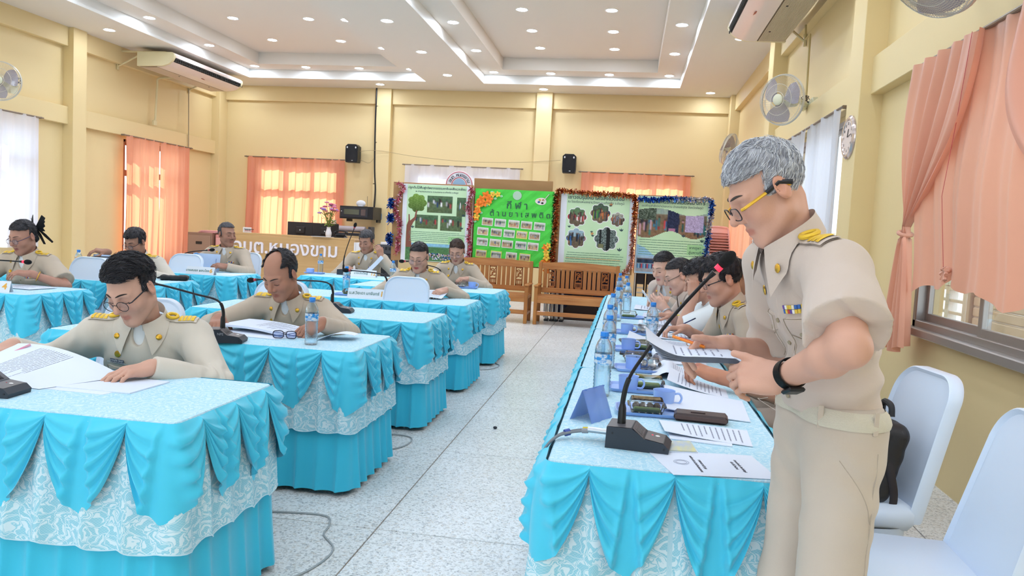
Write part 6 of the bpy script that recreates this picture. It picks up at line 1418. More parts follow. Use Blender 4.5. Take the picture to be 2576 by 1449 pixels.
bf_ = Fld(); bf_.rbox((0, 0, .024), (.10, .05, .004), .018, k=.02); bf_.cone((-.10, 0, .028), (-.15, .02, .016), .016, .008); bf_.post.append(lambda p, d: d-.006*vnoise(p, 40, 3)); v, q = net(bf_, .007); me, _ = mesh_np('black_bag', v, q, mat('black_nylon', '#131316', .55)); tag(link('black_bag', me, None, (-4.12, 6.46, Z-.002), .4), 'soft black bag lying on the far left table behind the nearest man', 'bag')
# backpack on the chair
bp = thing('backpack', 'black backpack with a silver ring leaning on the white chair', 'backpack', (.885, 2.83, .452), math.radians(-84)); Mny = mat('black_nylon_bag', '#1d1a1b', .5, noise=(30, '#262324', .3), bump=(120, .08))
F_ = Fld(); Rt = rotm(math.radians(-14)); F_.rbox((0, .0, .145), (.09, .032, .10), .045, Rt, .02); F_.rbox((0, -.062, .10), (.07, .012, .055), .025, Rt, .02); F_.post.append(lambda p, d: d-.004*vnoise(p, 28, 6)); v, q = net(F_, .006); me, _ = mesh_np('body', v, q, Mny); link('body', me, bp)
MB().tube(smooth_path([(-.04, .06, .29), (-.03, .06, .325), (.0, .055, .335), (.03, .06, .325), (.04, .06, .29)], 6), .011, 8).build('carry_handle', Mny, bp)
MB().tube(smooth_path([(.09, -.03, .25), (.105, -.075, .20), (.10, -.09, .14), (.09, -.08, .03), (.10, -.05, -.04), (.11, .0, -.14)], 6), .017, 8, flat=.3).build('shoulder_strap', mat('webbing', '#2b2426', .6), bp); MB().tube(smooth_path([(.11, .02, .24), (.135, .03, .12), (.13, .05, .02), (.12, .03, -.12)], 6), .014, 8, flat=.3).build('shoulder_strap', mat('webbing', '#2b2426', .6), bp)
MB().tube([(.108+.0, -.055+.016*math.cos(a), .215+.02*math.sin(a)) for a in np.linspace(0, 2*PI, 21)[:-1]], .0035, 6, closed=True).build('ring', Mtube, bp); MB().tube([(.112, -.075+.02*math.sin(a), .06+.012*a) for a in (0, 1, 2)], .003, 5).build('buckle', Mtube, bp)
MB().tube(smooth_path([(-.02, -.105, .04), (.03, -.10, .10), (.06, -.085, .19)], 6), .0025, 5).build('zip', Mtube, bp)
# floor bits
tag(MB().tube(smooth_path([(-1.95, 3.05, .005), (-1.54, 3.14, .005), (-1.28, 3.17, .005), (-1.21, 3.08, .005), (-1.19, 2.97, .005), (-1.10, 2.85, .005), (-1.10, 2.70, .005), (-1.16, 2.55, .005), (-1.30, 2.40, .005)], 8), .0042, 6).build('floor_cable', mat('grey_floor_cable', '#a9adae', .5)), 'thin grey cable curling over the floor beside the second left table', 'cable')
tag(MB().tube(smooth_path([(-1.60, 4.10, .005), (-1.30, 4.24, .005), (-1.24, 4.45, .005), (-1.34, 4.55, .005), (-1.7, 4.5, .005)], 8), .0042, 6).build('floor_cable', mat('grey_floor_cable', '#a9adae', .5)), 'thin grey cable on the floor beside the third left table', 'cable')
tag(MB().tube(smooth_path([(-1.5, 6.9, .005), (-1.24, 7.0, .005), (-1.17, 7.25, .005), (-1.3, 7.45, .005)], 8), .0042, 6).build('floor_cable', mat('grey_floor_cable', '#a9adae', .5)), 'thin grey cable on the floor beside the farthest aisle table', 'cable')
tag(MB().sphere((-.80, 4.92, .009), (.014, .014, .009), 12, 8).build('floor_plug', Mblk2), 'small dark knob on the aisle floor', 'knob')
# ------------------------------------------------------------------ people
def linc(h): return np.array(lin(h))
Mskin = mat('skin', '#c99a78', .48, attr='Col', spec=.4, bump=(220, .06)); Mcream = mat('white_undershirt', '#eceef0', .7)
def khaki(n, c, c2): return mat(n, c, .75, noise=(6, c2, .4), bump=(420, .10), sheen=.15, spec=.25)
Mkh = khaki('khaki_uniform', '#c6b5a2', '#bfad99'); Mkh_l = khaki('pale_khaki_uniform', '#d8cec0', '#d0c5b6'); Mkh_r = khaki('rose_khaki_uniform', '#d3c1b4', '#ccb9ab'); Mwsh = mat('white_tshirt', '#eef4f6', .7, sheen=.2)
Mtrou = khaki('khaki_trousers', '#d0c1b2', '#c8b8a8'); Mdtr = mat('dark_trousers', '#3f3a34', .8)
Mgold = mat('gold_braid', '#f0c53c', .4, .35, bump=(900, .3)); Mgold2 = mat('brass_badge', '#d9a93f', .3, .8); Mbtn = mat('khaki_button', '#a8987c', .4); Mshoe = mat('black_leather', '#1a1614', .35)
Mlens = bpy.data.materials.new('spectacle_lens'); Mlens.use_nodes = True
_N, _L = Mlens.node_tree.nodes, Mlens.node_tree.links; _N.remove(_N['Principled BSDF']); _t = _N.new('ShaderNodeBsdfTransparent'); _t.inputs[0].default_value = (.93, .95, .98, 1); _g = _N.new('ShaderNodeBsdfGlossy'); _g.inputs['Roughness'].default_value = .05
_x = _N.new('ShaderNodeMixShader'); _x.inputs[0].default_value = .10; _L.new(_t.outputs[0], _x.inputs[1]); _L.new(_g.outputs[0], _x.inputs[2]); _L.new(_x.outputs[0], _N['Material Output'].inputs[0])
def hair_mat(name, c, c2, rough=.45): return mat(name, c, rough, noise=((60, 60, 14), c2, .25), bump=((260, 260, 40), .35), spec=.5)
Mhair = hair_mat('black_hair', '#17141a', '#2b262a'); Mhairb = hair_mat('brown_hair', '#2b1d18', '#4a3226'); Mhairg = hair_mat('greying_hair', '#2c2a2e', '#5a575a'); Mhairs = hair_mat('silver_hair', '#c6c6cc', '#9a9aa2', .5)
def frame_of(f, up):
    """columns: left(+x), back(+y), up(+z) of a body looking along f"""
    f = unit(f); z = unit(np.asarray(up, float)-f*(np.asarray(up, float)@f)); x = np.cross(-f, z); return np.stack([x, -f, z], 1)
def head_frame(yaw, pitch, roll=0):
    """yaw>0 turns to the person's left, pitch>0 looks down"""
    y, p, r = map(math.radians, (yaw, pitch, roll)); return rotm(0, 0, y)@rotm(p)@rotm(0, r)
def head_field(F, c, R, s, neck, jaw=1., fat=1.):
    """adds a head to field F; c centre, R frame, s scale"""
    T = lambda x, y, z: c+R@(np.array([x, y, z])*s); a = s
    F.cone(neck, T(0, .028, -.05), .056*a*fat, .053*a, .03)
    F.ell(T(0, .015, .038), V3(.0745, .094, .086)*a, R, .02); F.ell(T(0, -.026, -.022), V3(.063*fat, .070, .086)*a, R, .03*a); F.ell(T(0, -.045, -.078), V3(.045*jaw, .044, .042)*a, R, .03*a)
    F.ball(T(0, -.076, -.112), .0165*a, .025*a)
    for e in (-1, 1):
        F.cone(T(e*.053*jaw, .002, -.062), T(e*.016, -.070, -.110), .020*a, .015*a, .03*a); F.ball(T(e*.040*fat, -.060, -.032), .027*a, .028*a)
        F.cone(T(e*.010, -.087, .024), T(e*.044, -.071, .020), .0105*a, .009*a, .018*a)
    for e in (-1, 1): F.ball(T(e*.031, -.100, .001), .0145*a, .014*a, True)
    for e in (-1, 1): F.ell(T(e*.0315, -.0765, -.001), V3(.0150, .0135, .0115)*a, R, .005*a)
    F.cone(T(0, -.087, .016), T(0, -.1175, -.030), .0085*a, .0125*a, .012*a)
    for e in (-1, 1): F.ball(T(e*.0140, -.1005, -.0355), .0095*a, .008*a)
    for e in (-1, 1): F.ball(T(e*.0065, -.1095, -.0435), .0030*a, .004*a, True)
    for e in (-1, 1):
        F.cone(T(e*.021, -.081, -.0705), T(0, -.0955, -.0665), .0042*a, .0062*a, .007*a); F.cone(T(e*.018, -.080, -.0765), T(0, -.0925, -.0800), .0045*a, .0075*a, .007*a)
    F.cone(T(-.023, -.0870, -.0725), T(0, -.1020, -.0726), .0016*a, .0016*a, .004*a, True); F.cone(T(.023, -.0870, -.0725), T(0, -.1020, -.0726), .0016*a, .0016*a, .004*a, True)
    for e in (-1, 1):
        Re = R@rotm(.15, 0, e*.38); F.ell(T(e*.081, .012, -.004), V3(.0095, .0225, .036)*a, Re, .006*a); F.ell(T(e*.092, .005, .002), V3(.0085, .0125, .020)*a, Re, .004*a, True)
def hair_field(c, R, s, st):
    """hair cap cut along the hairline; st is a dict of style numbers"""
    F = Fld(); T = lambda x, y, z: c+R@(np.array([x, y, z])*s); th = st.get('side', .006); tp = st.get('top', .014)
    F.ell(T(0, .017, .038), V3(.0745+th, .094+th, .086+th)*s, R, .01)
    if tp: F.ell(T(st.get('shift', 0), .004, .052), V3(.068+tp*.6, .084+tp*.8, .070+tp)*s, R, .02*s)
    if st.get('quiff'): F.ell(T(st.get('qx', 0), -.045, .092), V3(.055, .045, .030)*s*st['quiff'], R@rotm(.25), .02*s)
    if st.get('nape'): F.ell(T(0, .075, -.035), V3(.058, .035, .05)*s, R, .02*s)
    if st.get('bun'): F.ell(T(0, .125, st.get('bunz', .03)), V3(.042, .036, .042)*s*st['bun'], R, .012*s)
    if st.get('tail'): F.cone(T(0, .115, .02), T(0, .14, -.09), .028*s, .016*s, .015*s)
    hl, tm, sb, nb = st.get('line', .070), st.get('temple', -.040), st.get('burn', -.015), st.get('nape_z', -.060); seed = st.get('seed', 1); amp = st.get('amp', .0022); part = st.get('part'); bald = st.get('bald')
    Ri = R; comb = V3(*st.get('comb', (1, .25, .2)))
    def post(p, d):
        q = (p-c)@Ri/s; x, y, z = q[:, 0], q[:, 1], q[:, 2]
        w = np.stack([x+.010*np.sin(30*y+seed), y+.010*np.sin(28*x+2*seed), z], -1)
        u = w@np.cross(unit(comb), V3(0, 0, 1)+.01); v = w@V3(.3, .2, 1)
        n = np.sin(u*420+3*np.sin(v*40+seed))*.6+np.sin(u*190+2*np.sin(v*55+1.7*seed)+1)+.7*np.sin(w@V3(150, 60, 110)+seed)
        d = d-amp*n*s*np.clip((z+.03)/.06, .25, 1)
        hx = hl-st.get('curve', 1.5)*x*x+st.get('peak', 0)*np.exp(-(x/.015)**2)
        A = np.maximum(z-hx, y-(tm+.35*np.maximum(z, 0)-.1*np.minimum(z, 0)))       # face opening
        d = np.maximum(d, -A*s)
        E_ = np.maximum(z-sb, y-.030); d = np.maximum(d, -E_*s)                    # below the sideburns, in front of the ears
        d = np.maximum(d, (nb-z)*s)
        if part is not None: d = d+.006*s*np.exp(-((x-part)/.004)**2)*(y < .03)
        if bald is not None:
            bx, by, bz, rx, ry, rz_ = bald; k = np.sqrt(((x-bx)/rx)**2+((y-by)/ry)**2+((z-bz)/rz_)**2); d = np.maximum(d, (1-k)*min(rx, ry, rz_)*s)
        return d
    F.post.append(post); return F
def hand_field(F, w, fd, nd, side, s, curl=(20, 30, 20), thumb=(.72, .62, -.30), tcurl=14, spread=.07, fl=None):
    """five fingered hand at wrist w, fingers along fd, back of the hand nd; side 'L' or 'R'; curl per joint (or four triples in fl)"""
    f = unit(fd); n = unit(np.asarray(nd, float)-f*(np.asarray(nd, float)@f)); t = np.cross(n, f)*(1 if side == 'R' else -1); R = np.stack([f, t, n], 1); s = s*.98
    T = lambda x, y, z: w+R@(np.array([x, y, z])*s)
    F.rbox(T(.048, .000, 0), V3(.034, .026, .003)*s, .0125*s, R, .012); F.ell(T(.028, .022, -.010), V3(.030, .018, .016)*s, R, .012); F.ell(T(.035, -.026, -.008), V3(.032, .013, .014)*s, R, .012)
    F.cone(T(-.02, 0, 0), T(.02, 0, 0), .0255*s, .024*s, .02)
    for i, (y, x, L_) in enumerate(((.028, .090, (.043, .026, .022)), (.009, .094, (.047, .029, .023)), (-.010, .090, (.043, .027, .022)), (-.028, .082, (.034, .021, .020)))):
        cu = (fl[i] if fl else curl); p = np.array([x, y, .001]); a = 0; sp = spread*(y/.028); r = (.0090, .0092, .0088, .0078)[i]
        F.ball(T(*p), .0098*s, .008)
        for k in range(3):
            a += math.radians(cu[k]); q = p+L_[k]*np.array([math.cos(a)*math.cos(sp), math.sin(sp), -math.sin(a)]); r2 = r*.93
            F.cone(T(*p), T(*q), r*s, r2*s, .004 if k else .006); p = q; r = r2
    d = unit(thumb); p = np.array([.016, .024, -.008]); r = .0118; ax = unit(np.cross(d, (1, -.2, -.5)))
    for k, L_ in enumerate((.040, .034, .028)):
        q = p+L_*d; F.cone(T(*p), T(*q), r*s, r*.9*s, .010 if k == 0 else .004); p = q; r *= .9
        d = np.array(Matrix.Rotation(math.radians(tcurl), 3, Vector(ax)))@d
    return R
def ik(S, Wp, a, b, pole):
    d = Wp-S; L_ = np.linalg.norm(d); k = max(1., L_/(.985*(a+b))); a *= k; b *= k
    x = (a*a-b*b+L_*L_)/(2*L_); h = math.sqrt(max(a*a-x*x, 1e-6)); u = d/L_; p = unit(pole-u*(pole@u)); return S+u*x+p*h
class Person: pass
def project(F, o, d, off=0., n=34):
    """slides the points o along d onto the surface of F, all at once"""
    o = np.atleast_2d(o).astype(float); s_ = np.zeros(len(o))
    for _ in range(n):
        g = F(o+d*s_[:, None]); s_ += np.clip(g, 0, .04)*.85
        if (g < .0006).all(): break
    return o+d*(s_-off)[:, None]
def person(label, loc, rz, sc=1., hip=.50, lean=12, hunch=22, twist=0, side=0, head=(0, 25, 0), neckf=.0, arms=None, sleeve='long', shirt=None, skin='#c08a66', hair=None, hairm=None, h=.006, hs=.97, fat=1., fem=False, glasses=None,
           gear=True, stand=None, under=True, epaul='gold', legs=True, trm=None, jaw=1., brow='#241a16', lips=None, ribbons=True, seed=0, lean_dir=None, tag_=None, badge=True, wr=.0045, dp=1.):
    """builds one figure: body (one mesh) plus hair and clothing as its children. Local frame: looks along -Y, own left is +X"""
    t = thing('person', label, 'person', loc, rz); P = Person(); P.t = t; P.sc = sc
    rx = lambda d: math.radians(d)
    tw = rotm(0, 0, rx(twist))
    def spine(l): return unit(tw@V3(math.sin(rx(side)), -math.sin(rx(l)), math.cos(rx(l))))
    H = V3(0, 0, hip); d1, d2 = spine(lean), spine(hunch); B = H+.17*sc*d1; C = B+.17*sc*d2; N = C+.165*sc*d2
    X = tw@V3(1, 0, 0); X = unit(X-d2*(X@d2)); Rc = np.stack([X, np.cross(d2, X), d2], 1); X1 = unit(tw@V3(1, 0, 0)-d1*((tw@V3(1, 0, 0))@d1)); Rb = np.stack([X1, np.cross(d1, X1), d1], 1)
    sw = (.165 if fem else .178)*sc*(1+.3*(fat-1)); P.Rc, P.C, P.N = Rc, C, N
    Sh = {'L': C+.080*sc*d2+X*sw, 'R': C+.080*sc*d2-X*sw}
    Rh = head_frame(*head); Hc = N+sc*unit(spine(hunch)*1.0+Rh[:, 2]*.55)*.128*hs/.97+V3(0, -neckf, 0); P.Rh, P.Hc, P.hs = Rh, Hc, sc*hs
    au, al = .285*sc, .25*sc; El, Wr = {}, {}
    for k in 'LR':
        A = arms[k]; Wr[k] = V3(*A['w']); El[k] = ik(Sh[k], Wr[k], A.get('au', au), al, V3(*A.get('pole', (.5 if k == 'L' else -.5, .3, -.8))))
    P.El, P.Wr, P.Sh = El, Wr, Sh
    # ---- body: head, neck, torso core, arms, hands in one surface
    F = Fld(); head_field(F, Hc, Rh, sc*hs, N-.03*d2*sc, jaw, fat)
    F.ell(C-.01*d2, V3(.125, .072*dp, .13)*sc*fat, Rc, .03); F.ell(B, V3(.11, .075, .14)*sc*fat, Rb, .05); F.ell(H+.03*d1, V3(.13, .085, .10)*sc*fat, Rb, .05)
    F.cone(N-.05*d2*sc, Sh['L'], .045*sc, .048*sc, .03); F.cone(N-.05*d2*sc, Sh['R'], .045*sc, .048*sc, .03)
    for k in 'LR':
        A = arms[k]; f_ = (.86 if fem else 1.)*(fat**.5); F.cone(Sh[k], El[k], .047*sc*f_, .039*sc*f_, .02); m = El[k]+.28*(Wr[k]-El[k]); F.cone(El[k], m, .038*sc*f_, .041*sc*f_, .02); F.cone(m, Wr[k], .041*sc*f_, .0265*sc*f_, .02)
        fd = A.get('f'); fd = unit(Wr[k]-El[k]) if fd is None else V3(*fd)
        A['R'] = hand_field(F, Wr[k], fd, V3(*A.get('n', (0, 0, 1))), k, sc*(.93 if fem else 1.)*A.get('hs', 1.), A.get('curl', (22, 30, 18)), A.get('thumb', (.72, .62, -.30)), A.get('tc', 14), fl=A.get('fl'))
    v, q = net(F, h); cs = linc(skin); lp = linc(lips) if lips else cs*np.array([.80, .52, .52])
    ql = (v-Hc)@Rh/(sc*hs); x, y, z = ql.T; col = np.tile(cs, (len(v), 1))
    def mixc(w, c): col[:] = col*(1-w[:, None])+w[:, None]*c
    nz = vnoise(v, 38, seed)*.5+.5; col *= (.95+.10*nz)[:, None]
    front = (y < -.05)
    mixc(.30*np.exp(-(((np.abs(x)-.042)/.02)**2+((z+.03)/.022)**2))*front, cs*np.array([1.02, .70, .66])); mixc(.28*np.exp(-((x/.016)**2+((z+.034)/.015)**2))*front, cs*np.array([1., .72, .68]))
    mixc(np.clip(1.25*np.exp(-((x/.021)**4+((z+.0725+.02*x*x*40)/.0098)**4)), 0, .85)*(y < -.070), lp)
    mixc(.35*np.exp(-((np.abs(x)-.031)/.018)**4-((z-.002)/.014)**4)*front, cs*np.array([.72, .62, .62]))
    mixc(.35*np.clip((np.abs(x)-.074)/.006, 0, 1)*(np.abs(z) < .035)*(np.abs(y) < .05), cs*np.array([1.05, .74, .68]))
    for k in 'LR':
        a_ = (v-Wr[k])@arms[k]['R']/sc; w_ = np.exp(-((a_[:, 0]-.095)/.018)**2)*(a_[:, 2] > -.002)*(np.abs(a_[:, 1]) < .05)*(np.abs(a_[:, 0]) < .2); mixc(.25*w_*(.5+.5*np.cos(a_[:, 1]*330)), cs*np.array([.92, .68, .62]))
    me, _ = mesh_np('body', v, q, Mskin, col); link('body', me, t); P.F = F
    def toh(x, y, z): return Hc+Rh@(np.array([x, y, z])*sc*hs)
    P.toh = toh
    def faceline(xs, zs, off):
        return project(F, Hc+np.stack([np.asarray(xs), np.full(len(xs), -.15), np.asarray(zs)], 1)@Rh.T*sc*hs, Rh[:, 1], off)
    def onface(x, z, off=0):
        """point of the face surface in front of (x, z)"""
        return project(F, toh(x, -.15, z), Rh[:, 1], off)[0]
    a = sc*hs; Mbr = mat('brow_'+brow[1:], brow, .7); Mlash = mat('lash_dark', '#1a1210', .5)
    for e in (-1, 1):
        xx = np.linspace(.010, .050, 9); b = MB().tube(faceline(e*xx, .0245+.0052*np.sin((xx-.006)/.046*PI*.85), .0006*a), np.array([.0012, .0024, .0032, .0034, .0033, .0030, .0025, .0018, .0008])*a*(.7 if fem else 1.), 6); b.build('eyebrow', Mbr, t)
        xx = np.linspace(.017, .047, 8); b = MB().tube(faceline(e*xx, -.0065-.0042*np.sin((xx-.017)/.029*PI), .0004*a), np.array([.0006, .0011, .0014, .0015, .0015, .0015, .0013, .0008])*a, 5); b.build('eyelash', Mlash, t)
        if head[1] < 32:
            c_ = onface(e*.0315, -.0085, -.0015*a); MB().sphere(c_, V3(.0125, .004, .0032)*a, 12, 6, Rh).build('eye', mat('eye_dark', '#2a1c18', .2), t)
    if hair is not None:
        HF = hair_field(Hc, Rh, a, dict(hair, seed=seed+1)); hv, hq = net(HF, h*.85); me, _ = mesh_np('hair', hv, hq, hairm or Mhair); P.hair = link('hair', me, t); P.HF = HF
    if glasses:
        g = thing('glasses', None, None); g.parent = t; fm = mat(*glasses['m']); gy = glasses.get('y', -.106); gw, gh, gr = glasses.get('w', .0235), glasses.get('h', .017), glasses.get('n', 3.0); dz = glasses.get('z', -.004)
        b = MB(); tilt = glasses.get('tilt', 0.)
        for e in (-1, 1):
            ring = []
            for an in np.linspace(0, 2*PI, 33)[:-1]:
                cx, sx = math.cos(an), math.sin(an); r_ = (abs(cx)**gr+abs(sx)**gr)**(-1/gr); xx, zz = gw*r_*cx, gh*r_*sx; ring.append(toh(e*.0325+xx, gy+.35*abs(e*.0325+xx)**1.5*.9-tilt*zz, dz+zz))
            b.tube(ring, glasses.get('r', .0013)*a, 6, closed=True)
            MB().add(np.array(ring), [list(range(32))]).build('lens', Mlens, g, ang=0)
        b.tube([toh(-.010, gy, dz+.006), toh(0, gy-.002, dz+.009), toh(.010, gy, dz+.006)], .0014*a, 6); b.build('rim', fm, g)
        for e in (-1, 1):
            x0 = .0325+gw; tm = MB().tube([toh(e*x0, gy+.013, dz+.007), toh(e*(x0+.010), gy+.020, dz+.008), toh(e*.0795, -.02, .008+.3*dz), toh(e*.0830, .010, .012), toh(e*.082, .035, -.008)], np.array([.0016, .0017, .0018, .0018, .0022])*a*glasses.get('tr', 1.), 6, flat=1.6); to = tm.build('temple', glasses.get('tm', fm), g)
            if glasses.get('tm') is not None: MB().tube([toh(e*.0798, -.03, .0075+.3*dz), toh(e*.0842, .010, .0128), toh(e*.084, .040, -.006)], np.array([.0024, .0026, .0028])*a*glasses.get('tr', 1.), 6, flat=1.6).build('temple_tip', fm, g)
    # ---- shirt
    SF = Fld(); o = .0155*sc; fa = fat
    SF.ell(C, V3(.142, .096*dp, .150)*sc*fa+o*.7, Rc, .03); SF.ell(B-.01*d1, V3(.128, .096*dp, .150)*sc*fa+o*(1.3 if not fem else .8), Rb, .06); SF.ell(H+.045*d1, V3(.142, .104*dp, .115)*sc*fa*(.93 if stand else 1)+o, Rb, .06)
    if fem:
        for e in (-1, 1): SF.ell(C+Rc@(V3(e*.062, -.075, -.015)*sc*fa), V3(.058, .045, .058)*sc*fa, Rc, .04)
    for k in 'LR':
        SF.cone(N-.058*d2*sc, Sh[k]+.004*d2, .048*sc+o*.5, .050*sc+o, .035)
    neck_top = N+.09*unit(Hc-N)*sc
    for k in 'LR':
        f_ = (.90 if fem else 1.)*fa**.5; e = El[k]; u = unit(Sh[k]-e); arms[k]['cut'] = None
        if sleeve == 'long':
            SF.cone(Sh[k], e, .052*sc*f_+o, .046*sc*f_+o*.9, .03); wv = unit(Wr[k]-e); SF.cone(e, Wr[k]-wv*.012, .046*sc*f_+o*.9, .030*sc*f_+o*.75, .02); SF.ops.append(cut_plane(Wr[k]-wv*.004, wv, .09*sc))
        else:
            cp = Sh[k]+(e-Sh[k])*.80; SF.cone(Sh[k], cp-u*.02, .054*sc*f_+o, .064*sc*f_+o*1.7, .03); SF.ops.append(cut_plane(cp, -u, .115*sc, dep=.20*sc))
    SF.cone(N-.012*d2*sc, neck_top+.05*d2*sc, .060*sc*fat**.3, .072*sc, .006, True)
    V0 = N+Rc@(V3(0, -.060, -.010)*sc)
    if under is not None: SF.ell(V0+Rc@(V3(0, -.030, -.016)*sc), V3(.024, .050, .060 if not fem else .078)*sc, Rc@rotm(.12), .004, True)
    Bt = H-.02*d1 if not stand else H+.055*d1; rs_ = np.random.RandomState(seed+5); ph = rs_.rand(12)*6
    def wrinkle(p, d):
        w = np.zeros(len(p))
        for i, k in enumerate('LR'):
            ax = unit(Wr[k]-El[k]); r = np.linalg.norm(p-El[k], axis=1); g = np.exp(-(r/(.085*sc))**2); w += g*np.sin(((p-El[k])@ax)*150+1.5*np.sin(p@V3(40, 60, 30)+ph[i]))*1.1
            r = np.linalg.norm(p-(Sh[k]-.09*d2*sc), axis=1); g = np.exp(-(r/(.10*sc))**2); dr = unit(unit(El[k]-Sh[k])*.7+V3(0, 0, .6)); w += g*np.sin((p@dr)*95+1.2*np.sin(p@V3(30, 22, 45)+ph[i+2]))*.9
        q_ = p-B; g = np.exp(-((q_@d1)/(.10*sc))**2); w += g*.9*np.sin((q_@d1)*85+1.8*np.sin(q_@X1*16+ph[5])+1.2*np.sin(q_@Rb[:, 1]*22+ph[6])); w += .35*vnoise(p, 19, seed)
        return d-wr*w
    SF.post.append(wrinkle)
    if stand: SF.ops.append(cut_plane(Bt, -d1, .26*sc, rad=True))
    v, q = net(SF, max(h*1.15, .005)); shm = shirt or Mkh; me, _ = mesh_np('shirt', v, q, shm, relax=0); P.shirt = link('shirt', me, t); P.SF = SF
    if under:
        UF = Fld(); UF.ell(C-.005*d2, V3(.130, .084, .142)*sc*fa+.004, Rc, .03); UF.cone(N-.06*d2*sc, N-.010*d2*sc, .075*sc, .062*sc, .03); UF.ops.append(cut_plane(N-.004*d2*sc, d2, .3, rad=True)); UF.ops.append(cut_plane(C-.02*d2, -d2, .3, rad=True)); v, q = net(UF, max(h, .007)); me, _ = mesh_np('undershirt', v, q, Mcream); link('undershirt', me, t)
    # ---- surface finder for badges and pockets: (u, v) in the chest frame, front side
    def front(u, vv, off=.0015, f=None, org=None, R=None):
        R = Rc if R is None else R; org = C if org is None else org
        return project(f or SF, org+R@np.array([u, -.34, vv]), R[:, 1], off)[0]
    P.front = front
    def patch(name, us, vs, m, off=.003, par=None, bev=.0, shape=None):
        """thin cloth piece lying on the shirt front over us x vs"""
        nu, nv = 9, 9; uv = []; of = []
        for i in range(nu):
            for j in range(nv):
                u = us[0]+(us[1]-us[0])*i/(nu-1); w = vs[0]+(vs[1]-vs[0])*j/(nv-1)
                if shape: u, w = shape(i/(nu-1), j/(nv-1), u, w)
                ed = min(i, nu-1-i, j, nv-1-j) == 0; uv.append((u, -.34, w)); of.append(-.001 if ed else off)
        G = (project(SF, C+np.array(uv)@Rc.T, Rc[:, 1])-Rc[:, 1]*np.array(of)[:, None]).reshape(nu, nv, 3)
        return MB().grid(G, flip=False).build(name, m, par or t, ang=40)
    P.patch = patch
    if gear:
        col_w = .072*sc*fat**.3
        def collar():
            nu = 40; G = np.zeros((nu, 7, 3)); nu_dir = unit(unit(Hc-N)*.6+d2); Rn = frame_of(-np.cross(nu_dir, X), nu_dir) if False else Rc
            for i in range(nu):
                th = (i/(nu-1)-.5)*2; an = th*PI*.93; fr = abs(th)          # 0 at the nape, 1 at the front
                ca, sa = math.sin(an), math.cos(an)
                for j in range(7):
                    w = j/6; tip = max(0, (fr-.55)/.45)**1.5
                    r_in, z_in = col_w*(1.0-.06*fr), .034*sc*(1-.35*fr); r_out = col_w*(1.16+.10*fr)+.018*sc*tip; z_out = -.014*sc-.014*sc*fr-.056*sc*tip
                    if w < .35: k = w/.35; r = r_in+.002*sc*k; z_ = .0+(z_in+.004)*k
                    else: k = (w-.35)/.65; r = r_in+(r_out-r_in)*k**.8; z_ = z_in+(z_out-z_in)*k+.006*sc*math.sin(PI*k)
                    sx = .030*sc*tip*max(0, w-.35)/.65
                    xl = r*ca*(1+.10*fr)+math.copysign(sx, ca); yl = r*sa*.98-.012*sc*fr
                    G[i, j] = N+Rc@np.array([xl, yl, z_+.006*sc-.034*sc*fr**1.6])
            q = G[:, 3:].reshape(-1, 3); d_ = SF(q); g_ = grad(SF, q); q = q+g_*np.maximum(.0045-d_, 0)[:, None]; G[:, 3:] = q.reshape(nu, 4, 3)   # keep it outside the shirt
            return G
        G = collar(); b = MB().grid(G).grid(G-(G.mean((0, 1))-G)*-.0+np.array([0, 0, -.0012]), flip=True); b.build('collar', shm, t, ang=50)
        if badge:
            for e in (-1, 1):
                p = G[3 if e < 0 else -4, 5]; n_ = grad(SF, p[None])[0]; MB().sphere(p+n_*.004, V3(.0115, .0115, .004)*sc, 14, 6, np.stack([unit(np.cross(n_, d2)), np.cross(n_, unit(np.cross(n_, d2))), n_], 1)).build('collar_badge', Mgold2, t)
        # placket, buttons, pockets
        zb = -.30*sc
        for k in range(4):
            p = front(.0, -.02*sc-k*.062*sc, .001); n_ = grad(SF, p[None])[0]; u_ = unit(np.cross(n_, d2)); MB().lathe([(.0001, .0022), (.004, .0022), (.0055, .003), (.0058, .0), ], 12, p+n_*.002, np.stack([u_, np.cross(n_, u_), n_], 1)).build('button', Mbtn, t)
        patch('placket', (-.018*sc, .016*sc), (-.22*sc, .055*sc), shm, .0022)
        for e in (-1, 1):
            a0, a1 = (.036*sc, .124*sc) if e > 0 else (-.124*sc, -.036*sc); pk_ = patch('pocket', (a0, a1), (-.125*sc, -.015*sc), shm, .0055)
            patch('pocket_flap', (a0-.003, a1+.003), (-.055*sc, -.008*sc), shm, .0085, pk_, shape=lambda i, j, u, w: (u, w+(-.012*sc*(1-abs(2*i-1)) if j < .3 else 0)))
            if h < .0055:
                out = [(a0, -.012), (a0, -.10), (a0+.014, -.122), (a1-.014, -.122), (a1, -.10), (a1, -.012), (a0, -.012), (a0, -.055), ((a0+a1)/2, -.070), (a1, -.055)]; pp = []
                for q0, q1 in zip(out[:-1], out[1:]): pp += [(q0[0]+(q1[0]-q0[0])*f_, -.34, (q0[1]+(q1[1]-q0[1])*f_)*sc) for f_ in np.linspace(0, 1, 7)[:-1]]
                MB().tube(project(SF, C+np.array(pp)@Rc.T, Rc[:, 1], .0068), .0009*sc, 4).build('seam', mat('seam_thread', '#9d8d78', .8), pk_)
            p = front((a0+a1)/2, -.052*sc, .010); n_ = grad(SF, p[None])[0]; u_ = unit(np.cross(n_, d2)); MB().lathe([(.0001, .002), (.0055, .002), (.0055, 0)], 12, p, np.stack([u_, np.cross(n_, u_), n_], 1)).build('button', Mbtn, pk_)
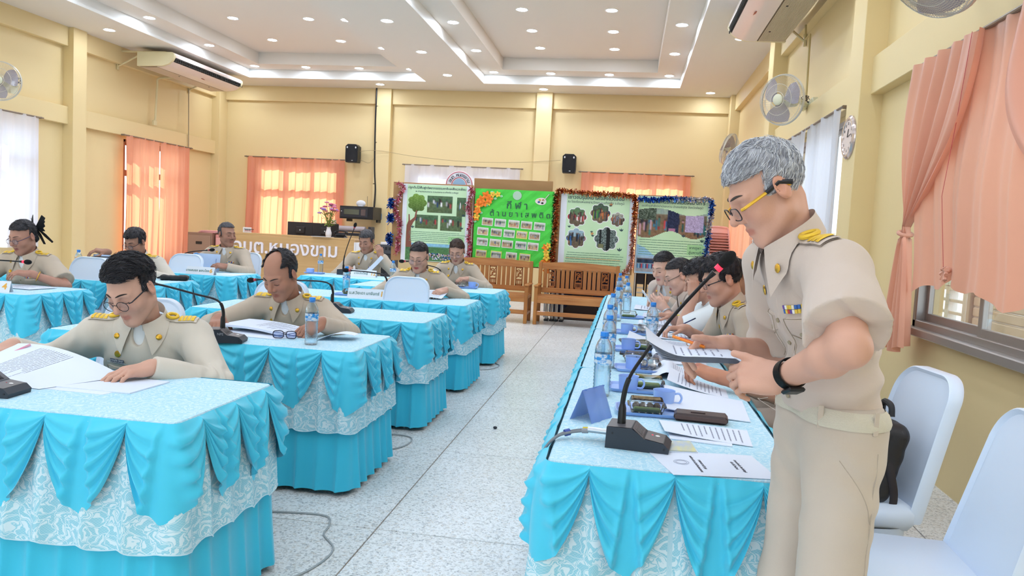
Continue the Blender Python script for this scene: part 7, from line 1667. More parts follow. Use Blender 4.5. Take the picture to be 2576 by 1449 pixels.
        if ribbons:
            rc = [['#6a4fa0', '#f2f0e8', '#e7c24a'], ['#e7c24a', '#f0e6d0', '#3d6bb5'], ['#3d6bb5', '#e7c24a', '#c8453f']]
            rb = thing('ribbon_bar', None, None); rb.parent = t
            RP = project(SF, C+np.array([(.046*sc+i*.0073*sc, -.34, .006*sc+.0105*sc*r_) for r_ in range(2) for i in range(9)])@Rc.T, Rc[:, 1], .0035)
            for r_ in range(2):
                for k in range(3):
                    for s_ in range(3):
                        u0 = .046*sc+(k*3+s_)*.0073*sc; p = RP[r_*9+k*3+s_]; n_ = grad(SF, p[None])[0]; ux = unit(X-n_*(X@n_))
                        MB().box(p, (.0072*sc, .0095*sc, .003), .0004, np.stack([ux, np.cross(n_, ux), n_], 1)).build('ribbon', mat('ribbon_'+rc[(k+r_+seed) % 3][s_][1:], rc[(k+r_+seed) % 3][s_], .6), rb)
        if badge:
            p = front(-.075*sc, .045*sc, .003); n_ = grad(SF, p[None])[0]; u_ = unit(np.cross(n_, d2)); MB().lathe([(.0001, .005), (.006, .0045), (.012, .003), (.0135, 0)], 16, p, np.stack([u_, np.cross(n_, u_), n_], 1)*sc).build('badge', Mgold2, t)
        if tag_:
            p = front(-.078*sc, .016*sc, .004); n_ = grad(SF, p[None])[0]; ux = unit(X-n_*(X@n_)); Rt = np.stack([ux, np.cross(n_, ux), n_], 1); pl = MB().box(p, (tag_[3]*sc, .017*sc, .003), .001, Rt).build('name_tag', mat('tag_'+tag_[1][1:], tag_[1], .4), t)
            b = MB(); put_text(b, tag_[0], .010*sc, p+n_*.0022+Rt[:, 1]*.003*sc, ux, Rt[:, 1], .0003); put_text(b, tag_[4], .0062*sc, p+n_*.0022-Rt[:, 1]*.005*sc, ux, Rt[:, 1], .0003); b.build('lettering', mat('tagtext_'+tag_[2][1:], tag_[2], .4), pl, ang=0)
    if epaul:
        for k in 'LR':
            e = 1 if k == 'L' else -1; a_ = N-.058*d2*sc; pos = lambda u, w: a_+(Sh[k]-a_)*u+Rc[:, 1]*w
            def tops(u, w, off):
                o_ = a_+(Sh[k]-a_)*np.asarray(u)[:, None]+Rc[:, 1]*np.asarray(w)[:, None]+d2*.16
                return project(SF, o_, -d2)+d2*np.asarray(off)[:, None]
            def top(u, w, off): return tops([u], [w], [off])[0]
            lead = thing('epaulette', None, None); lead.parent = t
            def strip(name, u0, u1, w0, w1, m, off, par=lead, rise=.0025):
                I, J = np.mgrid[0:6, 0:7]; I, J = I.ravel(), J.ravel(); ed = (I == 0) | (I == 5) | (J == 0) | (J == 6)
                B0 = tops(u0+(u1-u0)*I/5, w0+(w1-w0)*J/6, np.zeros(42)); G = (B0+d2*(off+np.where(ed, 0, rise))[:, None]).reshape(6, 7, 3)
                return MB().grid(G, flip=(e > 0)).grid((B0+d2*(off-.003)).reshape(6, 7, 3), flip=(e < 0)).build(name, m, par, ang=40)
            strip('board', .48, 1.10, -.026*sc, .026*sc, shm, .006)
            n_ = {'gold': 3, 'two': 2, 'four': 4}.get(epaul, 3)
            for q_ in range(n_): u0 = .72+.34*q_/n_; strip('gold_stripe', u0, u0+.28/n_, -.023*sc, .023*sc, Mgold, .0095, rise=.002)
            c_ = top(.58, 0, .013); n2 = grad(SF, c_[None])[0]; ux = unit((Sh[k]-a_)-n2*((Sh[k]-a_)@n2)); uy = np.cross(n2, ux)
            MB().tube([c_+(.0185*ux*math.cos(an)+.0195*uy*math.sin(an))*sc for an in np.linspace(0, 2*PI, 21)[:-1]], .0065*sc, 7, closed=True).build('gold_loop', Mgold, lead)
    # ---- legs
    if legs:
        TF = Fld(); tm = trm or Mtrou
        for e in (-1, 1):
            if stand:
                hp = H+X1*e*.085*sc; kn = V3(hp[0], hp[1], 0)*1+V3(e*.01, -.02, .50*sc); an = V3(kn[0]+e*.015, kn[1]+.03, .10); TF.cone(hp+V3(0, 0, .03), kn, .090*sc, .073*sc, .05); TF.cone(kn, an, .071*sc, .062*sc, .04)
            else:
                hp = H+X1*e*.085*sc-V3(0, 0, .01); kn = hp+V3(e*.05, -.42*sc, -.01); an = V3(kn[0]+e*.0, kn[1]+.03, .11); TF.cone(hp, kn, .088*sc, .068*sc, .05); TF.cone(kn, an, .066*sc, .055*sc, .04)
            sh = Fld(); fx = V3(an[0], an[1], 0); sh.cone(fx+V3(0, .05, .042), fx+V3(0, -.15, .034), .042, .034, .02); sh.cone(fx+V3(0, .02, .06), fx+V3(0, 0, .11), .04, .035, .03); sh.ops.append(cut_plane(V3(0, 0, .004), V3(0, 0, -1), 2, rad=True)); v, q = net(sh, .010); me, _ = mesh_np('shoe', v, q, Mshoe); link('shoe', me, t)
        TF.ell(H+.01*d1, V3(.152, .108*dp, .12)*sc*fa*(.92 if stand else 1), Rb, .06); TF.ops.append(cut_plane(V3(0, 0, .075), V3(0, 0, -1), 2, rad=True))
        if stand: TF.ops.append(cut_plane(H+.085*d1, d1, .4, rad=True)); TF.post.append(lambda p, d: d-.0028*(np.sin((p-H)@V3(14, 10, 62)+2*np.sin(p@V3(20, 25, 12)))*np.exp(-((p[:, 2]-.80)/.16)**2)+.6*vnoise(p, 15, 3)))
        v, q = net(TF, .009 if stand else .014); me, _ = mesh_np('trousers', v, q, tm); P.trou = link('trousers', me, t); P.TF = TF
    return P
def strands(P, n, L_, r, mats, crown=(0, .06, .12), wc=1., comb=(0, 0, 0), lift=.004, seed=0, sel=None, curl=.15, toward=None):
    """fine tapering locks lying along the hair cap"""
    rg = np.random.RandomState(seed); a = P.hs; me = P.hair.data; v = np.empty(len(me.vertices)*3); me.vertices.foreach_get('co', v); v = v.reshape(-1, 3)
    q = (v-P.Hc)@P.Rh/a
    if sel is not None: v = v[sel(q)]
    v = v[rg.randint(len(v), size=n)]; nr = grad(P.HF, v); cr = P.toh(*crown)
    if toward is not None: d = P.toh(*toward)-v
    else: d = wc*(v-cr)/np.linalg.norm(v-cr, axis=1)[:, None]+P.Rh@V3(*comb)
    d = d+rg.normal(0, curl, d.shape); d -= nr*(d*nr).sum(1)[:, None]; d /= np.linalg.norm(d, axis=1)[:, None]+1e-9
    Ls = L_*(.5+.8*rg.rand(n))[:, None]; K = 6; pts = []; p = v-nr*.001; up = (lift*(.2+1.2*rg.rand(n)))[:, None]; side = np.cross(nr, d); bend = rg.normal(0, .35, n)[:, None]
    for k in range(K):
        pts.append(p+nr*up*math.sin(PI*.55*k/(K-1)))
        p = p+(d+side*bend*k/K)*Ls/(K-1); g = grad(P.HF, p); p = p+g*(.0008-P.HF(p))[:, None].clip(-.012, .012); d = d-g*(d*g).sum(1)[:, None]*.7
    pts = np.stack(pts, 1); tn = np.gradient(pts, axis=1); tn /= np.linalg.norm(tn, axis=2)[:, :, None]+1e-9; u = np.cross(tn, nr[:, None, :]); u /= np.linalg.norm(u, axis=2)[:, :, None]+1e-9; w = np.cross(tn, u)
    rr = r*np.array([.7, 1, 1, .85, .6, .12])[None, :, None]*(.6+.8*rg.rand(n))[:, None, None]
    ring = np.stack([pts+rr*(math.cos(an)*u+math.sin(an)*w) for an in (0, 2*PI/3, 4*PI/3)], 2).reshape(-1, 3)
    base = (np.arange(n)[:, None, None]*K+np.arange(K-1)[None, :, None])*3; j = np.arange(3)[None, None, :]; j2 = (j+1) % 3
    qd = np.stack([base+j, base+j2, base+3+j2, base+3+j], -1).reshape(-1, 4)
    me, _ = mesh_np('hair_strands', ring, qd, mats[0])
    for m_ in mats[1:]: me.materials.append(m_)
    me.polygons.foreach_set('material_index', np.repeat(rg.randint(len(mats), size=n), (K-1)*3).astype(np.int32))
    o = link('hair_strands', me, P.hair); o['kind'] = 'stuff'; return o
def cut_plane(o, n, r, rad=False, dep=None):
    """op: removes everything beyond the plane through o with outward normal n, within radius r of o"""
    o, n = V3(*o), V3(*n)
    def f(p): return -((p-o)@n)
    if rad: return (f, o-9, o+9, .002, True)
    def g(p):
        q = p-o; a = q@n; rr = np.linalg.norm(q-a[:, None]*n, axis=1); return np.maximum(-a, np.maximum(rr-r, a-(dep or r)))
    e = max(r, dep or r); return (g, o-e, o+e, .002, True)
def world_to(loc, rz, p):
    c, s = math.cos(-rz), math.sin(-rz); d = np.asarray(p, float)-np.array([loc[0], loc[1], 0]); return np.array([c*d[0]-s*d[1], s*d[0]+c*d[1], d[2]])
# ------------------------------------------------------------------ the people of the meeting, each in the pose of the photograph
def W2(loc, rz): return lambda *p: world_to(loc, rz, p)
def hm(n, c, r=.4): return mat(n, c, r, spec=.5)
BLK = [hm('lock_black', '#141217'), hm('lock_black2', '#211e24'), hm('lock_dark', '#2e2a30')]; SIL = [hm('lock_silver', '#dfe0e5'), hm('lock_grey', '#b4b4bc'), hm('lock_white', '#f0f0f3'), hm('lock_steel', '#94949c')]
GRY = [hm('lock_salt', '#6d6a6e'), hm('lock_black2', '#211e24'), hm('lock_dark', '#2e2a30')]; BRN = [hm('lock_brown', '#3c281f'), hm('lock_brown2', '#2a1b17'), hm('lock_brown3', '#513828')]
FB = ('black_frame', '#1b1a22', .35)
SHORT = dict(side=.006, top=.013, line=.072, temple=-.040, burn=-.015)
WOM = dict(side=.006, top=.004, line=.080, temple=-.012, burn=.024, nape=1, nape_z=-.075, amp=.0012, curve=3.2)
# --- the standing man
loc, rz = (.497, 1.87, 0), math.radians(-77); w_ = W2(loc, rz)
P1 = person('standing grey haired man in khaki uniform reading from papers beside the table', loc, rz, sc=.96, hip=.885, lean=2, hunch=23, head=(-4, 35, 0), neckf=.012, stand=True, sleeve='short', shirt=Mkh_r, skin='#d6a48e', h=.004, hs=.90, fat=.93, wr=.0065, dp=.86,
  hair=dict(side=.004, top=.009, line=.070, temple=-.026, burn=-.004, amp=.0022, comb=(.4, 1, 0)), hairm=Mhairs, brow='#4a3f3a',
  glasses=dict(m=FB, w=.0265, h=.0175, n=3.4, z=-.010, y=-.114, r=.0016, tm=mat('gold_temple', '#e6b53c', .35, .5), tr=1.7),
  arms={'L': dict(w=w_(.345, 1.695, 1.035), au=.235, pole=(1, -.12, -.2), f=w_(.245, 1.74, 1.022)-w_(.345, 1.695, 1.035), n=(.85, -.15, .50), fl=[(38, 45, 25), (42, 48, 25), (46, 50, 25), (50, 50, 25)], thumb=(.85, .30, .30), tc=6),
        'R': dict(w=w_(.255, 1.955, 1.060), pole=(-.4, .5, -.8), f=w_(.16, 1.915, 1.052)-w_(.255, 1.955, 1.060), n=(-.55, -.05, .80), fl=[(35, 45, 25), (40, 48, 25), (44, 50, 25), (48, 50, 25)], thumb=(.85, .35, .22), tc=8)}, epaul='gold', seed=2)
strands(P1, 3600, .030, .00075, SIL, crown=(0, .055, .11), wc=.9, comb=(.25, -.9, -.15), lift=.004, seed=3, curl=.22)
# belt, watch
bf = P1.TF
d1_ = unit(V3(0, -math.sin(math.radians(5)), 1)); bo = V3(0, 0, .885)+.062*d1_
Mbelt = mat('woven_belt', '#d9d0bd', .7, bump=((300, 300, 700), .4)); G = []
for z_ in np.linspace(-.019, .019, 5):
    an = np.linspace(0, 2*PI, 97)[:-1]; dr = np.stack([np.cos(an), np.sin(an), 0*an], 1); q_ = project(bf, bo+d1_*z_+dr*.30, -dr); r_ = np.linalg.norm(q_-(bo+d1_*z_), axis=1); k_ = np.hanning(9); k_ /= k_.sum(); r_ = np.convolve(np.r_[r_[-4:], r_, r_[:4]], k_, 'valid'); G.append(bo+d1_*z_+dr*(r_+(.007 if abs(z_) < .018 else .003))[:, None])
MB().grid(np.transpose(np.array(G), (1, 0, 2)), close_u=True).build('belt', Mbelt, P1.t, ang=60)
for k, (x, y) in enumerate(((.12, -.08), (.155, .02), (-.12, -.08))):
    o_ = V3(x*1.6, y*1.6, 0)+bo; d = unit(bo-o_); s_ = 0
    for _ in range(50): s_ += max(bf((o_+d*s_)[None])[0], 0)*.8+1e-4
    c_ = o_+d*(s_-.011); MB().box(c_, (.012, .003, .052), .001, rotm(0, 0, math.atan2(-d[0], d[1]))).build('belt_loop', Mtrou, P1.t)
Msm = mat('trouser_seam', '#b9aa9b', .8)
for pts in ([(.10, .86), (.05, .79), (.02, .72)], [(.03, .88), (.03, .6), (.04, .3), (.05, .12)], [(.10, .815), (.13, .81), (.155, .815)]):
    q_ = smooth_path([(.45, y, z) for y, z in pts], 6) if len(pts) != 3 or pts[0][1] != .86 else smooth_path([(.45, -y+.05, z) for y, z in pts], 6)
    MB().tube(project(bf, q_, V3(-1, 0, 0), .0004), .0009, 4).build('seam', Msm, P1.trou)
A_ = P1.Wr['L']; u_ = unit(P1.El['L']-A_); wc_ = A_+u_*.035; a1 = unit(np.cross(u_, (0, 0, 1))); a2 = np.cross(u_, a1); Mwatch = mat('black_rubber', '#16181c', .4)
wt = thing('wristwatch', None, None); wt.parent = P1.t; G = []
for an in np.linspace(0, 2*PI, 33)[:-1]:
    r_ = .0315; c = wc_+(a1*math.cos(an)*1.02+a2*math.sin(an)*.98)*r_; G.append([c-u_*.0115+0*a1, c-u_*.0105+(c-wc_)/r_*.0028, c+u_*.0105+(c-wc_)/r_*.0028, c+u_*.0115])
MB().grid(np.array(G), close_u=True).grid(np.array(G), close_u=True, flip=True).build('strap', Mwatch, wt)
dn = -V3(0, 0, 1)-u_*(-u_[2]); dn = unit(dn-u_*(dn@u_)); pf = wc_+dn*.0365; Rw = np.stack([u_, np.cross(dn, u_), dn], 1); MB().box(pf, (.036, .040, .010), .004, Rw).build('watch_case', Mwatch, wt)
# --- nearest left table
lo = (-1.975, 2.95, 0); r_ = math.radians(16); w_ = W2(lo, r_)
P2 = person('man with black swept hair and round glasses reading at the nearest left table', lo, r_, sc=1.05, hip=.378, lean=5, hunch=16, neckf=.065, head=(-20, 32, -5), shirt=Mkh_l, skin='#cfa08b', h=.0042, hs=.95, fat=1.08, wr=.0065,
  hair=dict(side=.008, top=.020, line=.086, temple=-.030, burn=-.02, amp=.0024, quiff=.9, qx=.015, comb=(1, .2, 0)), hairm=Mhair, glasses=dict(m=FB, w=.0235, h=.0215, n=2.1, z=-.010, y=-.112), tag_=('นายอุทัย สิมมา', '#4c5566', '#e8e8ee', .062, 'สมาชิกสภาองค์การบริหารส่วนตำบล'), epaul='four',
  arms={'L': dict(w=w_(-1.72, 2.56, .745), pole=(.8, .3, -.45), f=(-.72, -.66, -.08), n=(.1, 0, 1), fl=[(14, 22, 12), (18, 26, 14), (22, 28, 16), (28, 30, 16)], thumb=(.75, .60, -.22)), 'R': dict(w=w_(-2.36, 2.62, .765), pole=(-.8, .2, -.4), f=(-.35, -.90, -.15), n=(.1, .2, 1))}, seed=4)
strands(P2, 3000, .040, .0009, BLK, crown=(-.05, .0, .11), wc=.25, comb=(.75, .75, .2), lift=.006, seed=5, curl=.16, sel=lambda q: q[:, 2] > .03)
strands(P2, 700, .018, .0007, GRY, crown=(0, .05, .12), wc=1, comb=(0, .3, -.4), lift=.002, seed=6, sel=lambda q: q[:, 2] < .03)
# --- second table: bald crown
lo = (-1.96, 4.36, 0); r_ = math.radians(2); w_ = W2(lo, r_)
P3 = person('balding man with bare crown reading at the second left table, bottle in front of him', lo, r_, sc=1.06, hip=.365, lean=8, hunch=20, neckf=.06, head=(-14, 33, 0), shirt=Mkh, skin='#b07d66', h=.0050, hs=1.0, fat=1.0, wr=.006,
  hair=dict(side=.010, top=0, line=.075, temple=-.02, burn=-.02, amp=.002, bald=(0, -.055, .105, .062, .10, .075)), hairm=Mhair, tag_=('นายบุญมี', '#2c2a26', '#e8d9a0', .05, 'สมาชิกสภา'), epaul='two',
  arms={'L': dict(w=w_(-1.60, 3.84, .775), pole=(.8, .2, -.5), f=(-.45, -.75, -.35), n=(.35, -.2, .9), curl=(40, 45, 25)), 'R': dict(w=w_(-2.20, 3.87, .755), pole=(-.8, .3, -.4), f=(.35, -.9, -.2), n=(-.1, 0, 1), curl=(22, 28, 18))}, seed=6)
strands(P3, 1500, .022, .0009, BLK, crown=(0, -.02, .14), wc=1., comb=(0, .5, -.3), lift=.003, seed=7)
GLP = dict(m=('purple_frame', '#4a3f58', .4), w=.024, h=.018, n=2.6, z=-.008, y=-.111)
# --- far left woman
lo = (-4.74, 5.52, 0); r_ = math.radians(6); w_ = W2(lo, r_)
P4 = person('woman with a black hair bow and glasses looking down at her hands, far left', lo, r_, sc=1.03, hip=.445, lean=8, hunch=16, head=(-12, 20, 0), sleeve='short', shirt=Mkh, skin='#b58470', h=.006, hs=.97, fem=True, fat=1.08, hair=dict(WOM, burn=.01), hairm=Mhair, glasses=GLP, lips='#8a4a48', epaul='two',
  arms={'L': dict(w=w_(-4.52, 5.20, .80), pole=(.9, .2, -.5), f=(-.75, -.6, .1), n=(.2, -.2, 1), curl=(30, 30, 20)), 'R': dict(w=w_(-4.86, 5.14, .79), pole=(-.8, .2, -.5), f=(.6, -.75, .1), n=(0, -.2, 1), curl=(30, 30, 20))}, seed=8)
strands(P4, 500, .05, .0012, BLK, toward=(0, .12, .02), seed=9, lift=.002)
b = MB(); T_ = P4.toh
for e in (-1, 1):
    for k in range(5):
        a = (k-2)*.5; b.prism([T_(.01*e, .115, .03), T_(e*(.055+.012*math.cos(3*a)), .13+.012*k, .03+.07*math.sin(a)+.03), T_(e*(.065), .135+.012*k, .03+.075*math.sin(a)), T_(e*.03, .13, .0)], P4.Rh@V3(0, .006, 0))
b.sphere(T_(0, .122, .03), .02, 10, 8); b.prism([T_(.02, .125, .02), T_(.055, .14, -.05), T_(.10, .15, -.105), T_(.115, .15, -.095), T_(.075, .14, -.03), T_(.04, .125, .02)], P4.Rh@V3(0, .004, 0)); b.prism([T_(-.01, .125, .02), T_(.0, .14, -.05), T_(.01, .15, -.12), T_(.03, .15, -.12), T_(.025, .14, -.03), T_(.02, .125, .02)], P4.Rh@V3(0, .004, 0))
b.build('hair_bow', mat('black_bow_cloth', '#0d0c10', .7), P4.t); bg = P4.Wr['L']+unit(P4.El['L']-P4.Wr['L'])*.055; u_ = unit(P4.El['L']-P4.Wr['L']); a1 = unit(np.cross(u_, (0, 0, 1))); a2 = np.cross(u_, a1)
MB().tube([bg+(a1*math.cos(t)+a2*math.sin(t))*.038 for t in np.linspace(0, 2*PI, 25)[:-1]], .0035, 6, closed=True).build('bangle', Mgold2, P4.t)
# --- man behind with the white folder
lo = (-4.66, 6.86, 0); r_ = 0.; w_ = W2(lo, r_)
P5 = person('man in glasses half hidden behind the nearest man, hand on a white folder', lo, r_, sc=1.03, hip=.41, lean=8, hunch=22, head=(-6, 24, 0), shirt=Mkh_l, skin='#a87a64', h=.0075, hs=.99, hair=dict(SHORT, top=.02, part=.02), hairm=Mhair, glasses=dict(m=FB, w=.024, h=.016, n=3, z=-.008, y=-.111),
  arms={'R': dict(w=w_(-4.78, 6.41, .93), pole=(-.8, .2, -.6), f=(-.5, -.5, .1), n=(.1, -.3, 1), curl=(35, 35, 20)), 'L': dict(w=w_(-4.45, 6.52, .76), pole=(.8, .2, -.5), f=(-.5, -.8, 0), n=(0, 0, 1))}, seed=10)
strands(P5, 500, .03, .0014, BLK, crown=(0, .05, .12), comb=(.4, -.3, 0), seed=3)
# --- man turning his head
lo = (-4.50, 8.10, 0); r_ = math.radians(4); w_ = W2(lo, r_)
P6 = person('man with receding hair turning his head to the right, holding a white folder', lo, r_, sc=1.05, hip=.45, lean=2, hunch=8, head=(58, 4, 0), shirt=Mkh, skin='#a67762', h=.0075, hs=.99, hair=dict(side=.006, top=.006, line=.085, temple=-.02, burn=-.02), hairm=Mhairg,
  arms={'L': dict(w=w_(-4.33, 7.74, .77), pole=(.8, .2, -.5), f=(-.6, -.6, .1), n=(.4, -.4, .8), curl=(35, 35, 20)), 'R': dict(w=w_(-4.80, 7.80, .79), pole=(-.8, .2, -.5), f=(.2, -.5, .1), n=(-.4, -.4, .8), curl=(35, 35, 20))}, epaul='two', seed=12)
strands(P6, 400, .02, .0012, GRY, crown=(0, .05, .12), seed=4, lift=.002)
lo = (-3.16, 9.06, 0); r_ = 0.; w_ = W2(lo, r_)
P7 = person('man at the farthest table holding a white paper up beside his cheek', lo, r_, sc=1.06, hip=.445, lean=4, hunch=13, head=(-8, 20, 0), shirt=Mkh, skin='#b38570', h=.0075, hs=.99, hair=dict(SHORT, top=.016), hairm=Mhairg,
  arms={'L': dict(w=w_(-2.93, 8.80, .93), pole=(.9, .0, -.9), f=(-.25, -.1, .95), n=(.6, -.6, .2), curl=(35, 40, 20)), 'R': dict(w=w_(-3.30, 8.76, .765), pole=(-.8, .2, -.5), f=(.3, -.9, 0), n=(0, 0, 1))}, epaul='two', seed=14)
strands(P7, 500, .022, .0013, GRY, crown=(0, .06, .11), comb=(.3, -.5, .3), seed=5)
lo = (-1.86, 6.86, 0); r_ = 0.; w_ = W2(lo, r_)
P8 = person('woman in round glasses with pulled back hair reading behind the sign numbered 10', lo, r_, sc=1.04, hip=.42, lean=11, hunch=20, head=(-4, 20, 0), shirt=Mkh, skin='#cd9f8a', h=.0068, hs=.97, fem=True, fat=1.08, hair=dict(WOM, bun=.9), hairm=Mhair, lips='#a8343c', glasses=dict(m=('thin_frame', '#5a4a3c', .3), w=.026, h=.022, n=2.2, z=-.010, y=-.112, r=.0009), epaul='two',
  arms={'L': dict(w=w_(-1.55, 6.44, .775), pole=(.8, .2, -.5), f=(-.45, -.8, -.1), n=(.4, 0, .9), curl=(35, 35, 20)), 'R': dict(w=w_(-2.04, 6.52, .80), pole=(-.8, .2, -.5), f=(.6, -.75, .1), n=(-.1, -.2, 1), curl=(35, 35, 20))}, seed=16)
strands(P8, 500, .05, .0012, BLK, toward=(0, .12, .02), seed=9, lift=.002)
lo = (-1.83, 8.22, 0); r_ = 0.; w_ = W2(lo, r_)
P9 = person('woman with parted brown hair and thin glasses writing, nearest the green board', lo, r_, sc=1.03, hip=.445, lean=7, hunch=16, head=(0, 26, 0), shirt=Mkh, skin='#c99b86', h=.0072, hs=.97, fem=True, hair=dict(WOM, part=.0, line=.080, curve=6), hairm=Mhairb, lips='#9c4a4a', glasses=dict(m=('thin_frame', '#5a4a3c', .3), w=.026, h=.019, n=2.4, z=-.010, y=-.112, r=.0009), epaul='two',
  arms={'L': dict(w=w_(-1.66, 7.86, .79), pole=(.8, .2, -.5), f=(-.6, -.7, .0), n=(.3, 0, .9), curl=(40, 45, 25)), 'R': dict(w=w_(-1.98, 7.86, .77), pole=(-.8, .2, -.5), f=(.6, -.75, 0), n=(0, 0, 1), curl=(30, 30, 20))}, seed=18)
strands(P9, 600, .05, .0012, BRN, toward=(0, .12, .02), seed=10, lift=.002)
# --- right hand table
lo = (.54, 6.98, 0); r_ = math.radians(-44); w_ = W2(lo, r_)
P10 = person('woman with long dark hair behind her shoulders at the far end of the right table', lo, r_, sc=1.03, hip=.50, lean=24, hunch=32, head=(-2, 22, 0), shirt=Mkh_r, skin='#deb29e', h=.0065, hs=1.02, fem=True, hair=dict(WOM, tail=1.5), hairm=Mhair, lips='#b05a5a', epaul=None, tag_=None,
  arms={'L': dict(w=w_(.36, 6.55, .81), pole=(.6, .3, -.6), f=(-.1, -.8, .1), n=(.4, 0, .9), curl=(35, 40, 20)), 'R': dict(w=w_(.30, 6.85, .79), pole=(-.6, .3, -.6), f=(.3, -.9, .1), n=(-.2, 0, 1), curl=(35, 40, 20))}, seed=20)
strands(P10, 600, .06, .0012, BLK, toward=(0, .11, -.02), seed=11, lift=.003)
lo = (.71, 6.02, 0); r_ = math.radians(-86); w_ = W2(lo, r_)
P11 = person('woman with a dark hair claw and glasses looking at a white phone', lo, r_, sc=1.03, hip=.47, lean=20, hunch=32, head=(2, 24, 0), sleeve='short', shirt=Mkh_r, skin='#dcb09c', h=.0062, hs=1.0, fem=True, fat=1.1, hair=dict(WOM, bun=1.0, bunz=.01), hairm=Mhair, lips='#a85a58', epaul=None, glasses=dict(m=('thin_frame', '#5a4a3c', .3), w=.025, h=.018, n=2.4, z=-.010, y=-.112, r=.001),
  arms={'L': dict(w=w_(.305, 5.86, .80), pole=(.5, .4, -.7), f=(-.1, -.8, .45), n=(.7, -.2, -.1), curl=(30, 35, 20)), 'R': dict(w=w_(.30, 6.12, .80), pole=(-.5, .4, -.7), f=(.2, -.85, .35), n=(-.5, .1, .6), curl=(35, 40, 20))}, seed=22)
strands(P11, 500, .05, .0012, BLK, toward=(0, .12, .0), seed=12, lift=.002)
b = MB()
for e in (-1, 1):
    for k in range(5): b.tube([P11.toh(e*.012, .10+.01*k, .07-.018*k), P11.toh(e*.045, .115+.012*k, .055-.022*k), P11.toh(e*.03, .15, .02-.012*k)], .006, 6)
b.sphere(P11.toh(0, .11, .06), (.012, .02, .012), 8, 6); b.build('hair_claw', mat('brown_claw', '#4a403c', .3), P11.t)
sw_ = P11.Wr['L']+unit(P11.El['L']-P11.Wr['L'])*.03; u_ = unit(P11.El['L']-P11.Wr['L']); a1 = unit(np.cross(u_, (0, 0, 1))); a2 = np.cross(u_, a1)
MB().tube([sw_+(a1*math.cos(t)+a2*math.sin(t))*.031 for t in np.linspace(0, 2*PI, 25)[:-1]], .006, 6, closed=True).sphere(sw_-a1*.034, (.012, .018, .018), 10, 6).build('wristwatch', Mtube, P11.t)
lo = (.79, 5.32, 0); r_ = math.radians(-84); w_ = W2(lo, r_)
P12 = person('man in a white T-shirt resting his cheek on his fist and holding a pen', lo, r_, sc=1.03, hip=.47, lean=18, hunch=30, head=(6, 22, 0), sleeve='short', shirt=Mwsh, skin='#d0a18b', h=.0062, hs=1.02, gear=False, under=None, epaul=None, hair=dict(SHORT, top=.024, line=.07, quiff=.8), hairm=Mhair,
  arms={'L': dict(w=w_(.455, 5.19, .955), pole=(.3, .3, -1), f=(-.1, -.1, 1), n=(.9, .2, .2), curl=(60, 70, 40)), 'R': dict(w=w_(.33, 5.42, .785), pole=(-.5, .3, -.6), f=(.1, -.95, .05), n=(-.2, 0, 1), curl=(40, 45, 25))}, seed=24)
strands(P12, 700, .04, .0014, BLK, crown=(0, .05, .11), comb=(.5, -.9, .3), seed=13, lift=.008, curl=.3)
lo = (.83, 4.66, 0); r_ = math.radians(-80); w_ = W2(lo, r_)
P13 = person('man in glasses and khaki uniform writing, nearest of the seated men on the right', lo, r_, sc=1.05, hip=.49, lean=16, hunch=28, head=(2, 20, 0), sleeve='short', shirt=Mkh, skin='#d09e88', h=.0055, hs=1.06, fat=1.05, hair=dict(SHORT, side=.007, top=.020, line=.066, quiff=.7), hairm=Mhair, glasses=dict(m=FB, w=.024, h=.016, n=3, z=-.008, y=-.111), epaul='two',
  arms={'L': dict(w=w_(.56, 4.46, .755), pole=(.5, .4, -.7), f=(-.2, -.9, .05), n=(.2, 0, 1), curl=(40, 45, 25)), 'R': dict(w=w_(.38, 4.86, .765), pole=(-.5, .3, -.6), f=(.1, -.95, .0), n=(-.2, 0, 1), curl=(40, 45, 25))}, seed=26)
strands(P13, 1100, .035, .0012, BLK, crown=(0, .06, .10), comb=(.2, -.8, .2), seed=14, lift=.005)
lo = (1.20, 6.55, 0); r_ = math.radians(-76); w_ = W2(lo, r_)
P14 = person('man with short dark hair bowing his head, seated by the right wall', lo, r_, sc=1.03, hip=.47, lean=14, hunch=30, head=(0, 42, 0), shirt=Mkh_r, skin='#b9866c', h=.0075, hs=1.0, gear=False, under=None, epaul=None, hair=dict(SHORT, top=.012, temple=-.02, line=.082), hairm=Mhair,
  arms={'L': dict(w=w_(.98, 6.38, .66), pole=(.5, .4, -.7), f=(-.1, -.9, -.1), n=(.3, 0, 1)), 'R': dict(w=w_(.98, 6.68, .66), pole=(-.5, .4, -.7), f=(.1, -.9, -.1), n=(-.2, 0, 1))}, seed=28)
strands(P14, 400, .02, .0014, BLK, crown=(0, .06, .11), seed=15, lift=.003)
lo = (.99, 3.92, 0); r_ = math.radians(-86); w_ = W2(lo, r_)
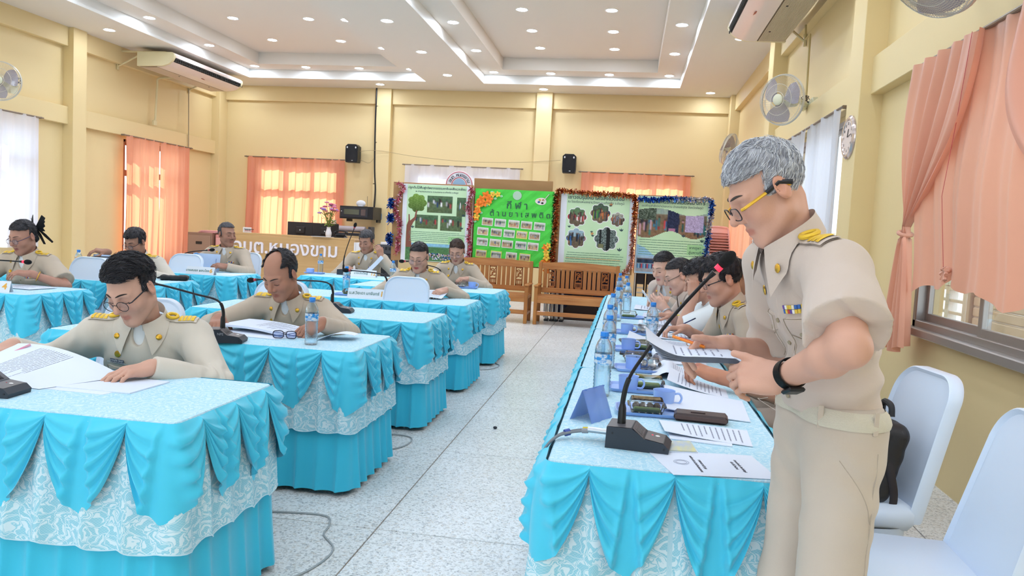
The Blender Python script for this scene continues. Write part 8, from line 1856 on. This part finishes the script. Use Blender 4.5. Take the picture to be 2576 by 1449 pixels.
P15 = person('long haired woman mostly hidden behind the standing man, hands over papers', lo, r_, sc=1.03, hip=.47, lean=12, hunch=24, head=(0, 36, 0), sleeve='short', shirt=Mkh_r, skin='#c08a6c', h=.0062, hs=1.0, fem=True, gear=False, epaul=None, hair=dict(WOM, tail=1), hairm=Mhair, glasses=dict(m=('thin_frame', '#8a7a72', .3), w=.026, h=.02, n=2.3, z=-.010, y=-.114, r=.0011),
  arms={'L': dict(w=w_(.47, 3.92, .80), pole=(.5, .4, -.7), f=(-.15, -.9, .12), n=(.1, -.2, 1), curl=(45, 45, 25)), 'R': dict(w=w_(.56, 4.14, .775), pole=(-.5, .3, -.6), f=(.4, -.8, .1), n=(0, 0, 1), curl=(45, 50, 25))}, seed=30)
lo = (.92, 3.24, 0); r_ = math.radians(-88); w_ = W2(lo, r_)
P16 = person('seated person behind the standing man, only a writing hand and forearm showing', lo, r_, sc=1.02, hip=.47, lean=4, hunch=12, head=(0, 24, 0), sleeve='short', shirt=Mkh_r, skin='#c08468', h=.0055, hs=1.0, gear=False, epaul=None, hair=dict(SHORT), hairm=Mhair, trm=Mdtr,
  arms={'L': dict(w=w_(.40, 3.22, .765), pole=(.5, .4, -.7), f=(-.1, -.9, .25), n=(.35, .3, .9), fl=[(45, 55, 30), (50, 60, 35), (55, 60, 35), (55, 60, 35)]), 'R': dict(w=w_(.62, 3.5, .77), pole=(-.5, .3, -.6), f=(.2, -.9, 0), n=(0, 0, 1))}, seed=32)
for (x, y, rz_, lb) in ((-2.24, 3.10, .25, 'white covered chair of the man with round glasses'), (-2.30, 4.60, .08, 'white covered chair of the balding man'), (-4.60, 7.12, 0, 'white covered chair of the man with the white folder'), (-4.50, 8.24, .05, 'white covered chair of the man turning his head'),
    (-1.93, 8.36, 0, 'white covered chair of the woman nearest the green board'), (-1.98, 6.98, 0, 'white covered chair of the woman in round glasses'), (.96, 4.62, math.radians(-80), 'white covered chair of the man writing in uniform')):
    white_chair(x, y, rz_, lb)
